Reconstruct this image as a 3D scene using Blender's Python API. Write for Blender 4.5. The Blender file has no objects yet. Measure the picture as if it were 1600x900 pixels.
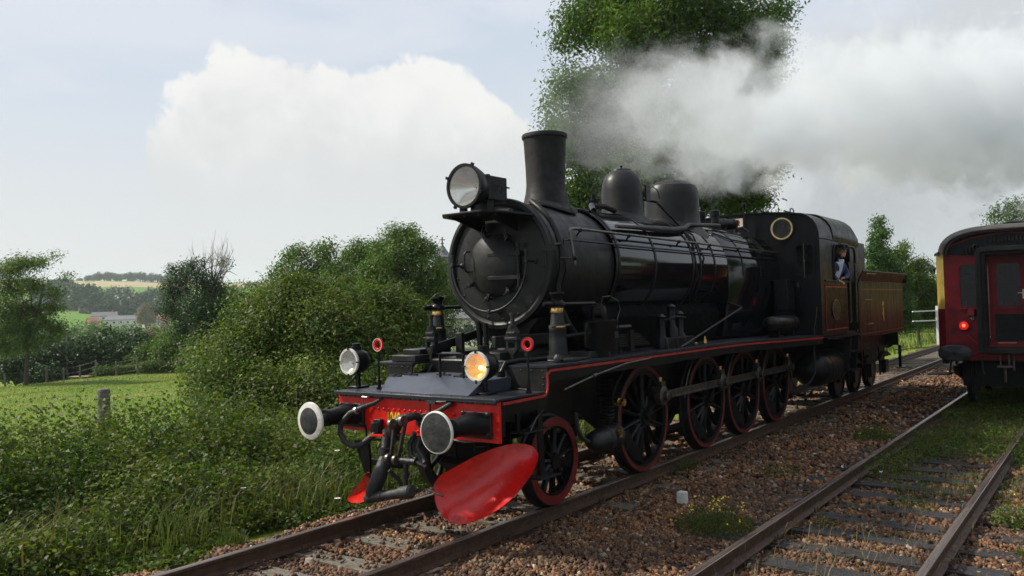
import bpy, bmesh, math, random
import numpy as np
from mathutils import Vector, Matrix, noise as mnoise
R=math.radians; pi=math.pi
rnd=random.Random(7); NR=np.random.default_rng(11)
sc=bpy.context.scene; COL=sc.collection
# ------------------------------------------------------------------ camera, world, sun, exposure
# world axes: x along the track away from the camera, y to its left, z up from the rail tops
CF,CP,CROLL,CT,CH=1272.0,0.0256,-0.0274,0.6408,2.161
def setup():
    cam=bpy.data.cameras.new('camera'); co=bpy.data.objects.new('camera',cam); COL.objects.link(co)
    cam.sensor_width=36; cam.lens=36*CF/1600; cam.clip_start=.05; cam.clip_end=6000
    yaw=CT
    F=Vector((math.cos(yaw)*math.cos(CP), math.sin(yaw)*math.cos(CP), math.sin(CP)))
    Rt=Vector((math.sin(yaw),-math.cos(yaw),0)); U=Rt.cross(F)
    c,s=math.cos(CROLL),math.sin(CROLL)
    R2=c*Rt+s*U; U2=-s*Rt+c*U
    M=Matrix((R2,U2,-F)).transposed().to_4x4(); M.translation=Vector((0,0,CH)); co.matrix_world=M
    sc.camera=co
    sc.view_settings.view_transform='Standard'; sc.view_settings.look='None'
    sc.view_settings.exposure=0.22; sc.view_settings.gamma=1
    sc.render.engine='CYCLES'
    cy=sc.cycles; cy.max_bounces=10; cy.diffuse_bounces=3; cy.glossy_bounces=4; cy.transmission_bounces=4
    cy.transparent_max_bounces=12; cy.volume_bounces=8; cy.volume_step_rate=1.0; cy.volume_max_steps=128
    cy.use_denoising=True; cy.sample_clamp_indirect=6
    try: cy.denoiser='OPENIMAGEDENOISE'
    except Exception: pass
setup()
def pxdir(px,py):
    """direction (forward depth 1) seen at a point of the photograph, used to place far scenery"""
    a=(px-800)/CF; yh=482.5-.0273*(px-800)
    return a,(yh-py)/CF
def G(px,D):
    a=(px-800)/CF
    f=(math.cos(CT),math.sin(CT)); r=(math.sin(CT),-math.cos(CT))
    return (D*(f[0]+a*r[0]), D*(f[1]+a*r[1]))
def ZH(px,py,D): return CH+pxdir(px,py)[1]*D

SUN_EL,SUN_DIR=R(42),Vector((-.42,.91,0)).normalized()
def node(nt,t,loc=None,**k):
    n=nt.nodes.new(t)
    for a,b in k.items():
        if a.startswith('i_'):
            key=a[2:]; key=int(key) if key.isdigit() else key.replace('_',' ')
            n.inputs[key].default_value=b
        else: setattr(n,a,b)
    return n
def link(nt,a,b): nt.links.new(a,b)
def ramp(nt,fac,stops,interp='LINEAR'):
    n=nt.nodes.new('ShaderNodeValToRGB'); n.color_ramp.interpolation=interp
    e=n.color_ramp.elements
    while len(e)<len(stops): e.new(.5)
    for i,(p,c) in enumerate(stops):
        e[i].position=p; e[i].color=(*c,1) if len(c)==3 else c
    if fac is not None: link(nt,fac,n.inputs[0])
    return n.outputs[0]
def math_(nt,op,a,b=None,c=None,clamp=False):
    n=nt.nodes.new('ShaderNodeMath'); n.operation=op; n.use_clamp=clamp
    for i,v in enumerate((a,b,c)):
        if v is None: continue
        if isinstance(v,(int,float)): n.inputs[i].default_value=v
        else: link(nt,v,n.inputs[i])
    return n.outputs[0]
def mixc(nt,fac,a,b,mode='MIX'):
    n=nt.nodes.new('ShaderNodeMix'); n.data_type='RGBA'; n.blend_type=mode
    for i,v in ((0,fac),(6,a),(7,b)):
        if isinstance(v,(int,float)): n.inputs[i].default_value=v
        elif isinstance(v,tuple): n.inputs[i].default_value=(*v,1) if len(v)==3 else v
        else: link(nt,v,n.inputs[i])
    return n.outputs[2]
def mapr(nt,v,a,b,c=0,d=1,smooth=True):
    n=nt.nodes.new('ShaderNodeMapRange'); n.interpolation_type='SMOOTHSTEP' if smooth else 'LINEAR'
    link(nt,v,n.inputs[0])
    for i,x in enumerate((a,b,c,d)): n.inputs[i+1].default_value=x
    return n.outputs[0]
def nz(nt,vec,scale,detail=4,rough=.55,dist=0,dim='3D'):
    n=nt.nodes.new('ShaderNodeTexNoise'); n.noise_dimensions=dim
    n.inputs['Scale'].default_value=scale; n.inputs['Detail'].default_value=detail; n.inputs['Roughness'].default_value=rough; n.inputs['Distortion'].default_value=dist
    if vec is not None: link(nt,vec,n.inputs['Vector'])
    return n
def world():
    w=bpy.data.worlds.new('World'); sc.world=w; w.use_nodes=True; nt=w.node_tree; nt.nodes.clear()
    out=node(nt,'ShaderNodeOutputWorld'); bg=node(nt,'ShaderNodeBackground'); link(nt,bg.outputs[0],out.inputs[0])
    sky=node(nt,'ShaderNodeTexSky'); sky.sky_type='NISHITA'; sky.sun_disc=False; sky.sun_elevation=SUN_EL
    sky.sun_rotation=math.atan2(SUN_DIR.x,SUN_DIR.y); sky.air_density=1.0; sky.dust_density=1.6; sky.altitude=100
    K=.10
    tc=node(nt,'ShaderNodeTexCoord').outputs['Generated']
    sep=node(nt,'ShaderNodeSeparateXYZ'); link(nt,tc,sep.inputs[0])
    zup=sep.outputs[2]
    n1=nz(nt,tc,2.2,7,.58,.3); n2=nz(nt,tc,9.0,9,.62,.25); n3=nz(nt,tc,1.3,5,.5)
    stv=node(nt,'ShaderNodeMapping'); stv.inputs['Scale'].default_value=(1,1,3.2); link(nt,tc,stv.inputs[0])
    # thin high veil over blue
    veil=mapr(nt,nz(nt,stv.outputs[0],2.6,6,.55,.4).outputs[0],.38,.60,.25,.95)
    low=mapr(nt,zup,0.05,.36,1.0,.30)
    veil=math_(nt,'MAXIMUM',veil,low)
    veilc=mixc(nt,mapr(nt,zup,.08,.34),(6.5,6.6,6.7),(6.3,6.65,7.35))
    blue=mixc(nt,.85,sky.outputs[0],(5.3,6.1,7.1))
    c0=mixc(nt,veil,blue,veilc)
    # heaped cumulus: soft lumps round fixed directions, edge broken up by noise
    def lumps(lst,edge):
        acc=None
        for px,py,r in lst:
            a,e=pxdir(px,py)
            f=Vector((math.cos(CT),math.sin(CT),0)); rt=Vector((math.sin(CT),-math.cos(CT),0))
            d=(f+rt*a+Vector((0,0,e))).normalized()
            vd=node(nt,'ShaderNodeVectorMath',operation='DISTANCE'); link(nt,tc,vd.inputs[0]); vd.inputs[1].default_value=d
            v=math_(nt,'DIVIDE',vd.outputs['Value'],r/CF)
            v=math_(nt,'SUBTRACT',1.0,v)
            if acc is None: acc=v
            else:
                m=math_(nt,'SMOOTH_MAX',acc,v,.25); acc=m
        s=math_(nt,'MULTIPLY_ADD',math_(nt,'SUBTRACT',n2.outputs[0],.5),1.5,acc)
        s=math_(nt,'MULTIPLY_ADD',math_(nt,'SUBTRACT',n1.outputs[0],.5),.8,s)
        return s
    cu=lumps([(385,185,100),(450,160,80),(520,175,85),(655,160,82),(600,190,95),(705,195,80),(760,230,80),(300,250,70),(470,260,150),(620,290,170),(270,345,60),(800,300,120)],.1)
    cum=mapr(nt,cu,.03,.20)
    fade=mapr(nt,zup,.10,.19,.25,1.0)
    tone=mapr(nt,math_(nt,'MULTIPLY_ADD',math_(nt,'SUBTRACT',n2.outputs[0],.5),.35,zup),.14,.30)
    cc=mixc(nt,tone,(6.35,6.45,6.5),(7.9,7.85,7.75))
    c1=mixc(nt,math_(nt,'MULTIPLY',cum,fade),c0,cc)
    gr=lumps([(1450,250,230),(1620,150,260),(1350,330,170),(1560,330,200),(1800,300,400)],.2)
    grm=mapr(nt,gr,-.1,.6)
    gc=mixc(nt,mapr(nt,n1.outputs[0],.38,.62),(4.0,4.2,4.5),(5.6,5.8,6.1))
    c2=mixc(nt,math_(nt,'MULTIPLY',grm,.9),c1,gc)
    below=mapr(nt,zup,-.12,-.01,1,0)
    c3=mixc(nt,below,c2,(1.2,1.3,1.0))
    link(nt,c3,bg.inputs[0]); bg.inputs[1].default_value=K
world()
def sun():
    l=bpy.data.lights.new('sun','SUN'); l.energy=4.8; l.angle=R(2.5); l.color=(1,.93,.82)
    o=bpy.data.objects.new('sun',l); COL.objects.link(o)
    d=Vector((SUN_DIR.x*math.cos(SUN_EL),SUN_DIR.y*math.cos(SUN_EL),math.sin(SUN_EL)))
    o.rotation_euler=d.to_track_quat('Z','Y').to_euler(); o.location=d*60
sun()
# ------------------------------------------------------------------ materials
MATS={}
def mat(name,col,rough=.6,metal=0,var=.25,vs=8,bump=0,bs=60,spec=.5,col2=None,emit=None,estr=1,coat=0,island=0,trans=0,streak=False,alpha=None,dust=None,thr=None):
    if name in MATS: return MATS[name]
    m=bpy.data.materials.new(name); m.use_nodes=True; nt=m.node_tree; b=nt.nodes['Principled BSDF']
    b.inputs['Roughness'].default_value=rough; b.inputs['Metallic'].default_value=metal
    b.inputs['Specular IOR Level'].default_value=spec
    if coat: b.inputs['Coat Weight'].default_value=coat; b.inputs['Coat Roughness'].default_value=.08
    tc=node(nt,'ShaderNodeTexCoord'); geo=node(nt,'ShaderNodeNewGeometry')
    vec=tc.outputs['Object']
    if streak:
        mp=node(nt,'ShaderNodeMapping'); mp.inputs['Scale'].default_value=streak; link(nt,vec,mp.inputs[0]); vec=mp.outputs[0]
    n=nz(nt,vec,vs,5,.6)
    c2=col2 or tuple(min(1,x*(1+var)) for x in col); c1=col if col2 else tuple(x*(1-var) for x in col)
    lo,hi=thr or (.35,.65)
    c=mixc(nt,mapr(nt,n.outputs[0],lo,hi),c1,c2)
    if island:
        hs=node(nt,'ShaderNodeHueSaturation'); link(nt,c,hs.inputs['Color'])
        link(nt,mapr(nt,geo.outputs['Random Per Island'],0,1,1-island,1+island,False),hs.inputs['Value'])
        # a second, decorrelated draw for hue
        r2=math_(nt,'FRACT',math_(nt,'MULTIPLY',geo.outputs['Random Per Island'],37.7))
        link(nt,mapr(nt,r2,0,1,.5-.035*min(1,island*2),.5+.03*min(1,island*2),False),hs.inputs['Hue'])
        c=hs.outputs[0]
    if dust:
        dn=nz(nt,tc.outputs['Object'],3.3,6,.65)
        c=mixc(nt,mapr(nt,dn.outputs[0],.5,.75,0,dust[1]),c,dust[0])
    link(nt,c,b.inputs['Base Color'])
    if rough and not trans:
        rn=nz(nt,vec,vs*1.7,4,.6)
        link(nt,mapr(nt,rn.outputs[0],.3,.7,max(.02,rough*.78),min(1,rough*1.2)),b.inputs['Roughness'])
    if bump:
        bn=nz(nt,tc.outputs['Object'],bs,5,.6); bp=node(nt,'ShaderNodeBump'); bp.inputs['Strength'].default_value=min(1,bump); bp.inputs['Distance'].default_value=.02*max(1,bump)
        link(nt,bn.outputs[0],bp.inputs['Height']); link(nt,bp.outputs[0],b.inputs['Normal'])
    if emit: b.inputs['Emission Color'].default_value=(*emit,1); b.inputs['Emission Strength'].default_value=estr
    if trans:
        tr=node(nt,'ShaderNodeBsdfTranslucent'); mx=node(nt,'ShaderNodeMixShader'); mx.inputs[0].default_value=trans
        tcn=mixc(nt,1.0,c,(1.0,1.15,.5),'MULTIPLY'); link(nt,tcn,tr.inputs[0])
        out=nt.nodes['Material Output']; link(nt,b.outputs[0],mx.inputs[1]); link(nt,tr.outputs[0],mx.inputs[2]); link(nt,mx.outputs[0],out.inputs[0])
    MATS[name]=m; return m
M_PAINT=mat('loco_black_paint',(.0052,.0054,.0062),.36,0,.3,5,.12,18,spec=.22,dust=((.017,.016,.015),.5))
M_GLOSS=mat('boiler_gloss_black',(.005,.0055,.007),.075,0,.3,2,.05,6,coat=.25,spec=.4,dust=((.012,.012,.012),.3))
M_SMOKE=mat('smokebox_matt_black',(.0115,.0113,.0113),.48,0,.3,4,.14,16,spec=.28,dust=((.028,.026,.024),.5))
M_CHIM=mat('chimney_matt',(.012,.0112,.0105),.62,0,.3,5,.2,20,spec=.3)
M_GREY=mat('grey_black_steel',(.014,.0145,.016),.45,.2,.35,9,.4,40,dust=((.035,.03,.026),.5))
M_DECK=mat('deck_blue_black',(.018,.020,.027),.42,0,.3,4,.1,16,spec=.35,dust=((.05,.05,.052),.4))
M_RED=mat('signal_red_paint',(.64,.013,.008),.36,0,.16,5,.15,18,spec=.35,dust=((.20,.02,.014),.4))
M_REDBLADE=mat('plough_red_paint',(.58,.010,.008),.26,0,.12,4,.6,5,coat=.2,dust=((.16,.03,.024),.95))
M_REDDARK=mat('wheel_red_paint',(.15,.008,.006),.45,0,.3,8,.1,30,dust=((.03,.015,.012),.8))
M_LINE=mat('red_lining',(.34,.02,.016),.4,0,.2,7)
M_FILLBLACK=mat('filler_dead_black',(.004,.004,.004),.8,0,.3,6,spec=.05)  # near-black without sheen, stands in for the darkness under the boiler
M_ROD=mat('rod_steel',(.11,.10,.088),.38,.7,.3,12,.2,40,dust=((.03,.028,.025),.6))
M_STEEL=mat('bright_steel',(.45,.44,.42),.35,.9,.2,12)
M_BRASS=mat('brass',(.65,.42,.15),.28,1,.25,9)
M_WHITE=mat('chipped_white_paint',(.62,.60,.54),.55,0,.1,6,.4,30,dust=((.10,.09,.08),1.0))
M_BUFDARK=mat('buffer_worn_face',(.035,.037,.036),.5,.3,.4,7,.35,18,dust=((.14,.135,.12),.7))
M_YELLOW=mat('yellow_lettering',(.75,.50,.03),.5,0,.1,9)
M_GOLD=mat('gold_emblem',(.55,.36,.08),.45,.4,.2,20)
M_RING=mat('cream_ring',(.55,.42,.20),.5,.2,.2,20)
M_HOSE=mat('rubber_hose',(.014,.014,.014),.55,0,.3,20,.4,50)
M_TENDER=mat('tender_olive_black',(.020,.017,.008),.36,0,.45,4,.05,8,spec=.10,streak=(1,1,.18),dust=((.026,.020,.007),.7))
M_GLASSD=mat('dark_glass',(.005,.006,.006),.06,0,.2,6,spec=.22)
M_SILVER=mat('reflector_silver',(.72,.69,.62),.24,.85,.08,5,.06,6)
M_AMBERGLOW=mat('reflector_amber_glow',(.80,.48,.17),.3,.7,.1,5,emit=(1,.45,.10),estr=.30)  # bulb's warm light put into the reflector as colour and glow
M_BULB=mat('lit_bulb',(1,.9,.7),.4,0,0,5,emit=(1,.72,.38),estr=14)
M_TAIL=mat('tail_lamp_glow',(.8,.02,.02),.3,0,0,5,emit=(1,.02,.01),estr=.4)
M_TAILC=mat('tail_lamp_core',(1,.1,.05),.3,0,0,5,emit=(1,.12,.05),estr=2.5)
M_RUSTRAIL=mat('rail_rust',(.060,.035,.024),.6,.3,.4,12,.5,40,col2=(.10,.055,.035))
M_RAILTOP=mat('rail_head_worn',(.24,.18,.155),.30,.85,.25,6,.2,40,streak=(.15,3,3))
M_SLEEP=mat('weathered_sleeper',(.085,.070,.052),.85,0,.5,10,1.0,30,streak=(7,.8,7),col2=(.150,.128,.100),island=.25)
M_SLEEPD=mat('creosoted_sleeper',(.013,.013,.015),.8,0,.4,10,1.0,30,streak=(7,.8,7),col2=(.028,.026,.027))
def stone_mat():
    m=bpy.data.materials.new('ballast_stone'); m.use_nodes=True; nt=m.node_tree; b=nt.nodes['Principled BSDF']
    geo=node(nt,'ShaderNodeNewGeometry'); tc=node(nt,'ShaderNodeTexCoord')
    c=ramp(nt,geo.outputs['Random Per Island'],[(0,(.055,.030,.016)),(.20,(.15,.066,.028)),(.44,(.26,.11,.040)),(.62,(.16,.10,.06)),(.76,(.38,.18,.068)),(.89,(.38,.25,.14)),(.975,(.58,.50,.38))],'CONSTANT')
    n=nz(nt,tc.outputs['Object'],24,4,.6); c=mixc(nt,mapr(nt,n.outputs[0],.35,.65,.0,.55),c,(.07,.042,.03))
    n2=nz(nt,tc.outputs['Object'],.7,3,.6); c=mixc(nt,mapr(nt,n2.outputs[0],.40,.62,0,.5),c,(.05,.034,.026))
    link(nt,c,b.inputs['Base Color']); b.inputs['Roughness'].default_value=.75; b.inputs['Specular IOR Level'].default_value=.3
    MATS['stone']=m; return m
M_STONE=stone_mat()
def leafm(name,c1,c2,isl=.35,tr=.35,vs=1.2): return mat(name,c1,.55,0,0,vs,col2=c2,island=isl,trans=tr,spec=.25)
L_BUSH=leafm('bramble_leaf',(.064,.112,.015),(.115,.148,.025),.5,.45)
L_WEED=leafm('weed_leaf',(.056,.098,.016),(.105,.135,.024),.45,.45)
L_GRASS=leafm('grass_blade',(.070,.112,.020),(.125,.145,.033),.4,.4)
L_DRY=leafm('dry_grass_blade',(.22,.17,.08),(.16,.11,.05),.3,.2)
L_ASH=leafm('ash_leaf',(.055,.115,.018),(.090,.150,.025),.5,.5,.5)
L_TREE=leafm('maple_leaf',(.072,.135,.018),(.11,.165,.028),.40,.35,.5)
L_TREEY=leafm('light_green_leaf',(.085,.14,.025),(.11,.17,.03),.35,.35,.5)
L_DARK=leafm('dark_green_leaf',(.022,.055,.014),(.040,.085,.020),.40,.25,.5)
L_CON=leafm('cypress_leaf',(.040,.10,.022),(.075,.15,.03),.35,.25,.8)
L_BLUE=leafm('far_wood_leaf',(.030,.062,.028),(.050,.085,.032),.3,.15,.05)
L_AUT=leafm('autumn_leaf',(.22,.15,.045),(.17,.14,.05),.3,.2,.3)
L_PINK=leafm('brown_seedhead',(.17,.11,.075),(.12,.10,.06),.3,.2,.3)
M_BARK=mat('bark',(.055,.045,.035),.9,0,.4,12,.8,30)
M_BARKL=mat('pale_bare_twig',(.22,.19,.16),.85,0,.3,12)
M_YFLOW=mat('yellow_petals',(.75,.62,.02),.6,0,.1,9)
M_DAISY=mat('white_petals',(.8,.8,.76),.6,0,.05,9)
# ------------------------------------------------------------------ building helpers
WL={}
def tag(o,label=None,cat=None,group=None,kind=None):
    if label: o['label']=label
    if cat: o['category']=cat
    if group: o['group']=group
    if kind: o['kind']=kind
    return o
def empty(name,loc,label=None,cat=None,group=None,kind=None,parent=None):
    o=bpy.data.objects.new(name,None); COL.objects.link(o); o.empty_display_size=.2
    loc=Vector(loc)
    if parent is not None: o.parent=parent; o.location=loc-WL[parent.name]
    else: o.location=loc
    WL[o.name]=loc; return tag(o,label,cat,group,kind)
def frame_of(d,up=Vector((0,0,1))):
    d=Vector(d).normalized()
    if abs(d.dot(up))>.98: up=Vector((1,0,0))
    a=up.cross(d).normalized(); b=d.cross(a); return a,b,d
class MB:
    def __init__(s,off=(0,0,0)): s.v=[];s.f=[];s.mi=[];s.cur=0;s.off=Vector(off)
    def add(s,vs,fs):
        n=len(s.v); s.v+= [tuple(Vector(v)+s.off) for v in vs]
        s.f+=[tuple(i+n for i in f) for f in fs]; s.mi+=[s.cur]*len(fs); return s
    def box(s,x0,x1,y0,y1,z0,z1):
        v=[(x,y,z) for x in (x0,x1) for y in (y0,y1) for z in (z0,z1)]
        return s.add(v,[(0,1,3,2),(4,6,7,5),(0,4,5,1),(2,3,7,6),(0,2,6,4),(1,5,7,3)])
    def bar(s,p,q,w,h=None,up=(0,0,1)):
        h=h or w; p=Vector(p);q=Vector(q);a,b,d=frame_of(q-p,Vector(up)); a=a*w/2;b=b*h/2
        v=[p-a-b,p+a-b,p+a+b,p-a+b,q-a-b,q+a-b,q+a+b,q-a+b]
        return s.add(v,[(0,3,2,1),(4,5,6,7),(0,1,5,4),(1,2,6,5),(2,3,7,6),(3,0,4,7)])
    def rings(s,rings,cap0=True,cap1=True,closed=False):
        n=len(rings[0]); v=[p for r in rings for p in r]; f=[]
        m=len(rings)
        for i in range(m if closed else m-1):
            j=(i+1)%m
            for k in range(n): f.append((i*n+k,i*n+(k+1)%n,j*n+(k+1)%n,j*n+k))
        if not closed:
            if cap0: f.append(tuple(range(n-1,-1,-1)))
            if cap1: f.append(tuple((m-1)*n+k for k in range(n)))
        return s.add(v,f)
    def tube(s,pts,r,n=8,closed=False):
        pts=[Vector(p) for p in pts]; rr=r if isinstance(r,(list,tuple)) else [r]*len(pts)
        rg=[];pa=None
        for i,p in enumerate(pts):
            if closed: d=pts[(i+1)%len(pts)]-pts[i-1]
            else: d=pts[min(i+1,len(pts)-1)]-pts[max(i-1,0)]
            d.normalize()
            if pa is None: a,b,_=frame_of(d)
            else:
                a=pa-d*pa.dot(d)
                if a.length<1e-6: a,b,_=frame_of(d)
                a.normalize(); b=d.cross(a)
            pa=a
            rg.append([p+(a*math.cos(t)+b*math.sin(t))*rr[i] for t in [2*pi*k/n for k in range(n)]])
        return s.rings(rg,closed=closed)
    def lathe(s,c,axis,prof,n=24,caps=True):
        """prof: (distance along axis, radius)"""
        c=Vector(c); a,b,d=frame_of(axis)
        rg=[[c+d*h+(a*math.cos(t)+b*math.sin(t))*max(r,1e-4) for t in [2*pi*k/n for k in range(n)]] for h,r in prof]
        return s.rings(rg,cap0=caps,cap1=caps)
    def cyl(s,p,q,r,n=16): return s.lathe(p,Vector(q)-Vector(p),[(0,r),((Vector(q)-Vector(p)).length,r)],n)
    def prism(s,poly,axis,d0,d1):
        """poly in the two remaining axes, in order"""
        def P(u,v,w): return {'x':(w,u,v),'y':(u,w,v),'z':(u,v,w)}[axis]
        n=len(poly); v=[P(u,w,d0) for u,w in poly]+[P(u,w,d1) for u,w in poly]
        return s.add(v,[tuple(range(n-1,-1,-1)),tuple(range(n,2*n))]+[(i,(i+1)%n,n+(i+1)%n,n+i) for i in range(n)])
    def ring(s,c,axis,ro,ri,t,n=32):
        c=Vector(c);a,b,d=frame_of(axis)
        rg=[[c+d*h+(a*math.cos(u)+b*math.sin(u))*r for u in [2*pi*k/n for k in range(n)]] for h,r in ((0,ro),(t,ro),(t,ri),(0,ri))]
        return s.rings(rg,closed=True)
    def torus(s,c,axis,ro,r,n=28,m=8):
        a,b,d=frame_of(axis); c=Vector(c)
        return s.tube([c+(a*math.cos(u)+b*math.sin(u))*ro for u in [2*pi*k/n for k in range(n)]],r,m,closed=True)
    def dome(s,p,axis,r,n=6,h=.6):
        return s.lathe(p,axis,[(0,r),(r*h*.6,r*.8),(r*h,r*.3)],n)
    def build(s,name,mats,parent=None,smooth=True,bevel=0,angle=40,mesh_only=False,**tg):
        if not isinstance(mats,(list,tuple)): mats=[mats]
        V=np.array(s.v); lo=V.min(0);hi=V.max(0); org=Vector(((lo[0]+hi[0])/2,(lo[1]+hi[1])/2,lo[2]))
        me=bpy.data.meshes.new(name); me.from_pydata([tuple(p) for p in (V-np.array(org))],[],s.f)
        for m in mats: me.materials.append(m)
        if len(mats)>1: me.polygons.foreach_set('material_index',s.mi)
        bm=bmesh.new(); bm.from_mesh(me); bmesh.ops.recalc_face_normals(bm,faces=bm.faces); bm.to_mesh(me); bm.free()
        if smooth:
            me.polygons.foreach_set('use_smooth',[True]*len(me.polygons)); me.set_sharp_from_angle(angle=R(angle))
        o=bpy.data.objects.new(name,me); COL.objects.link(o); WL[o.name]=org
        if parent is not None: o.parent=parent; o.location=org-WL[parent.name]
        else: o.location=org
        if bevel:
            b=o.modifiers.new('bevel','BEVEL'); b.width=bevel; b.segments=2; b.limit_method='ANGLE'; b.angle_limit=R(35)
        return tag(o,**tg)
def np_mesh(name,V,quads=None,tris=None,mats=(),mi=None,smooth=False):
    me=bpy.data.meshes.new(name); V=np.asarray(V,dtype=np.float32)
    nq=0 if quads is None else len(quads); ntr=0 if tris is None else len(tris)
    me.vertices.add(len(V)); me.vertices.foreach_set('co',V.ravel())
    L=[]; st=[];
    if nq: L.append(np.asarray(quads).ravel())
    if ntr: L.append(np.asarray(tris).ravel())
    L=np.concatenate(L).astype(np.int32)
    me.loops.add(len(L)); me.loops.foreach_set('vertex_index',L)
    me.polygons.add(nq+ntr)
    ls=np.concatenate([np.arange(nq)*4,nq*4+np.arange(ntr)*3]).astype(np.int32)
    me.polygons.foreach_set('loop_start',ls)
    try: me.polygons.foreach_set('loop_total',np.concatenate([np.full(nq,4),np.full(ntr,3)]).astype(np.int32))
    except Exception: pass
    for m in mats: me.materials.append(m)
    if mi is not None: me.polygons.foreach_set('material_index',np.asarray(mi,dtype=np.int32))
    me.update(calc_edges=True)
    if smooth: me.polygons.foreach_set('use_smooth',[True]*(nq+ntr))
    return me
def np_obj(name,me,loc=(0,0,0),parent=None,**tg):
    o=bpy.data.objects.new(name,me); COL.objects.link(o); loc=Vector(loc); WL[o.name]=loc
    o.location=loc-WL[parent.name] if parent is not None else loc
    if parent is not None: o.parent=parent
    return tag(o,**tg)
def copy_tree(o,parent=None,loc=None,rotz=None,scale=None,**tg):
    c=o.copy(); COL.objects.link(c)
    if parent is not None: c.parent=parent
    if loc is not None: c.location=loc
    if rotz is not None: c.rotation_euler=(0,0,rotz)
    if scale is not None: c.scale=(scale,)*3 if not hasattr(scale,'__len__') else scale
    for ch in o.children: copy_tree(ch,c)
    return tag(c,**tg)
def sheet(poly,holes,axis,d0,d1,mb):
    """flat plate with real holes. poly/holes: lists of 2D points in the remaining axes"""
    bm=bmesh.new()
    def P(u,v,w): return {'x':(w,u,v),'y':(u,w,v),'z':(u,v,w)}[axis]
    es=[];loops=[]
    for lp in [poly]+holes:
        vs=[bm.verts.new(P(u,v,d0)) for u,v in lp]; loops.append(vs)
        for i in range(len(vs)): es.append(bm.edges.new((vs[i],vs[(i+1)%len(vs)])))
    bmesh.ops.triangle_fill(bm,use_beauty=True,use_dissolve=False,edges=es)
    bm.verts.index_update(); n=len(bm.verts)
    v0=[tuple(v.co) for v in bm.verts]
    ax='xyz'.index(axis); v1=[tuple(d1 if k==ax else c for k,c in enumerate(p)) for p in v0]
    f=[tuple(v.index for v in q.verts) for q in bm.faces]
    fs=f+[tuple(i+n for i in reversed(q)) for q in f]
    for vs in loops:
        for i in range(len(vs)):
            a,b=vs[i].index,vs[(i+1)%len(vs)].index; fs.append((a,b,b+n,a+n))
    bm.free(); mb.add(v0+v1,fs)
def rrect(u0,u1,v0,v1,r=.04,n=4):
    out=[]
    for cu,cv,a in ((u1-r,v1-r,0),(u0+r,v1-r,90),(u0+r,v0+r,180),(u1-r,v0+r,270)):
        for k in range(n+1):
            t=R(a+90*k/n); out.append((cu+r*math.cos(t),cv+r*math.sin(t)))
    return out
def circ(cu,cv,r,n=24): return [(cu+r*math.cos(2*pi*k/n),cv+r*math.sin(2*pi*k/n)) for k in range(n)]
def text(body,name,mat_,parent,loc,size,rot,sx=1,ext=.002,bold=0.0,**tg):
    cu=bpy.data.curves.new(name,'FONT'); cu.body=body; cu.size=size; cu.extrude=ext; cu.offset=bold; cu.align_x='CENTER'; cu.align_y='CENTER'; cu.materials.append(mat_)
    o=bpy.data.objects.new(name,cu); COL.objects.link(o); WL[o.name]=Vector(loc)
    bpy.context.view_layer.update(); me=bpy.data.meshes.new_from_object(o.evaluated_get(bpy.context.evaluated_depsgraph_get())); bpy.data.objects.remove(o); me.name=name
    o=bpy.data.objects.new(name,me); COL.objects.link(o); WL[o.name]=Vector(loc)
    o.parent=parent; o.location=Vector(loc)-WL[parent.name]; o.rotation_euler=rot; o.scale=(sx,1,1); return tag(o,**tg)
FACE_FRONT=(R(90),0,R(-90))      # faces the camera end of the track (-x)
FACE_SIDE=(R(90),0,0)            # faces the path side (-y)
# ------------------------------------------------------------------ ground
def smooth(a,b,x): t=np.clip((x-a)/(b-a),0,1); return t*t*(3-2*t)
def vnoise(x,y,s,seed=0):
    """cheap value noise for arrays"""
    x=np.asarray(x)/s+seed*17.13; y=np.asarray(y)/s-seed*9.7
    xi=np.floor(x).astype(int); yi=np.floor(y).astype(int); fx=x-xi; fy=y-yi; fx=fx*fx*(3-2*fx); fy=fy*fy*(3-2*fy)
    def h(a,b):
        n=(a*374761393+b*668265263+seed*1442695)&0x7fffffff; n=(n^(n>>13))*1274126177&0x7fffffff; return ((n^(n>>16))&0xffff)/65535.
    return (h(xi,yi)*(1-fx)+h(xi+1,yi)*fx)*(1-fy)+(h(xi,yi+1)*(1-fx)+h(xi+1,yi+1)*fx)*fy
KX=[-3000,-60,-6,0,7.0,7.7,9.2,12,14.5,20,50,58,120,250,330,430,490,620,900,1000,1500,3000]
KZ=[-2,-1.0,-.5,-.215,-.215,-.27,-.42,-.45,-.58,-1.05,-1.35,-2.2,-6,-8,-7.5,-4.5,5,17,45.5,46.5,42,36]
def ground_z(x,y):
    y=np.asarray(y,float); x=np.asarray(x,float)
    z=np.interp(y,KX,KZ)
    z=z+np.where(y>9,(vnoise(x,y,3.1,3)-.5)*.16,0)+(vnoise(x,y,170,5)-.5)*5*smooth(440,620,y)*(1-smooth(600,800,y)*.75)
    z=z+(vnoise(x,y,.8,6)-.5)*.03
    return z
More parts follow.
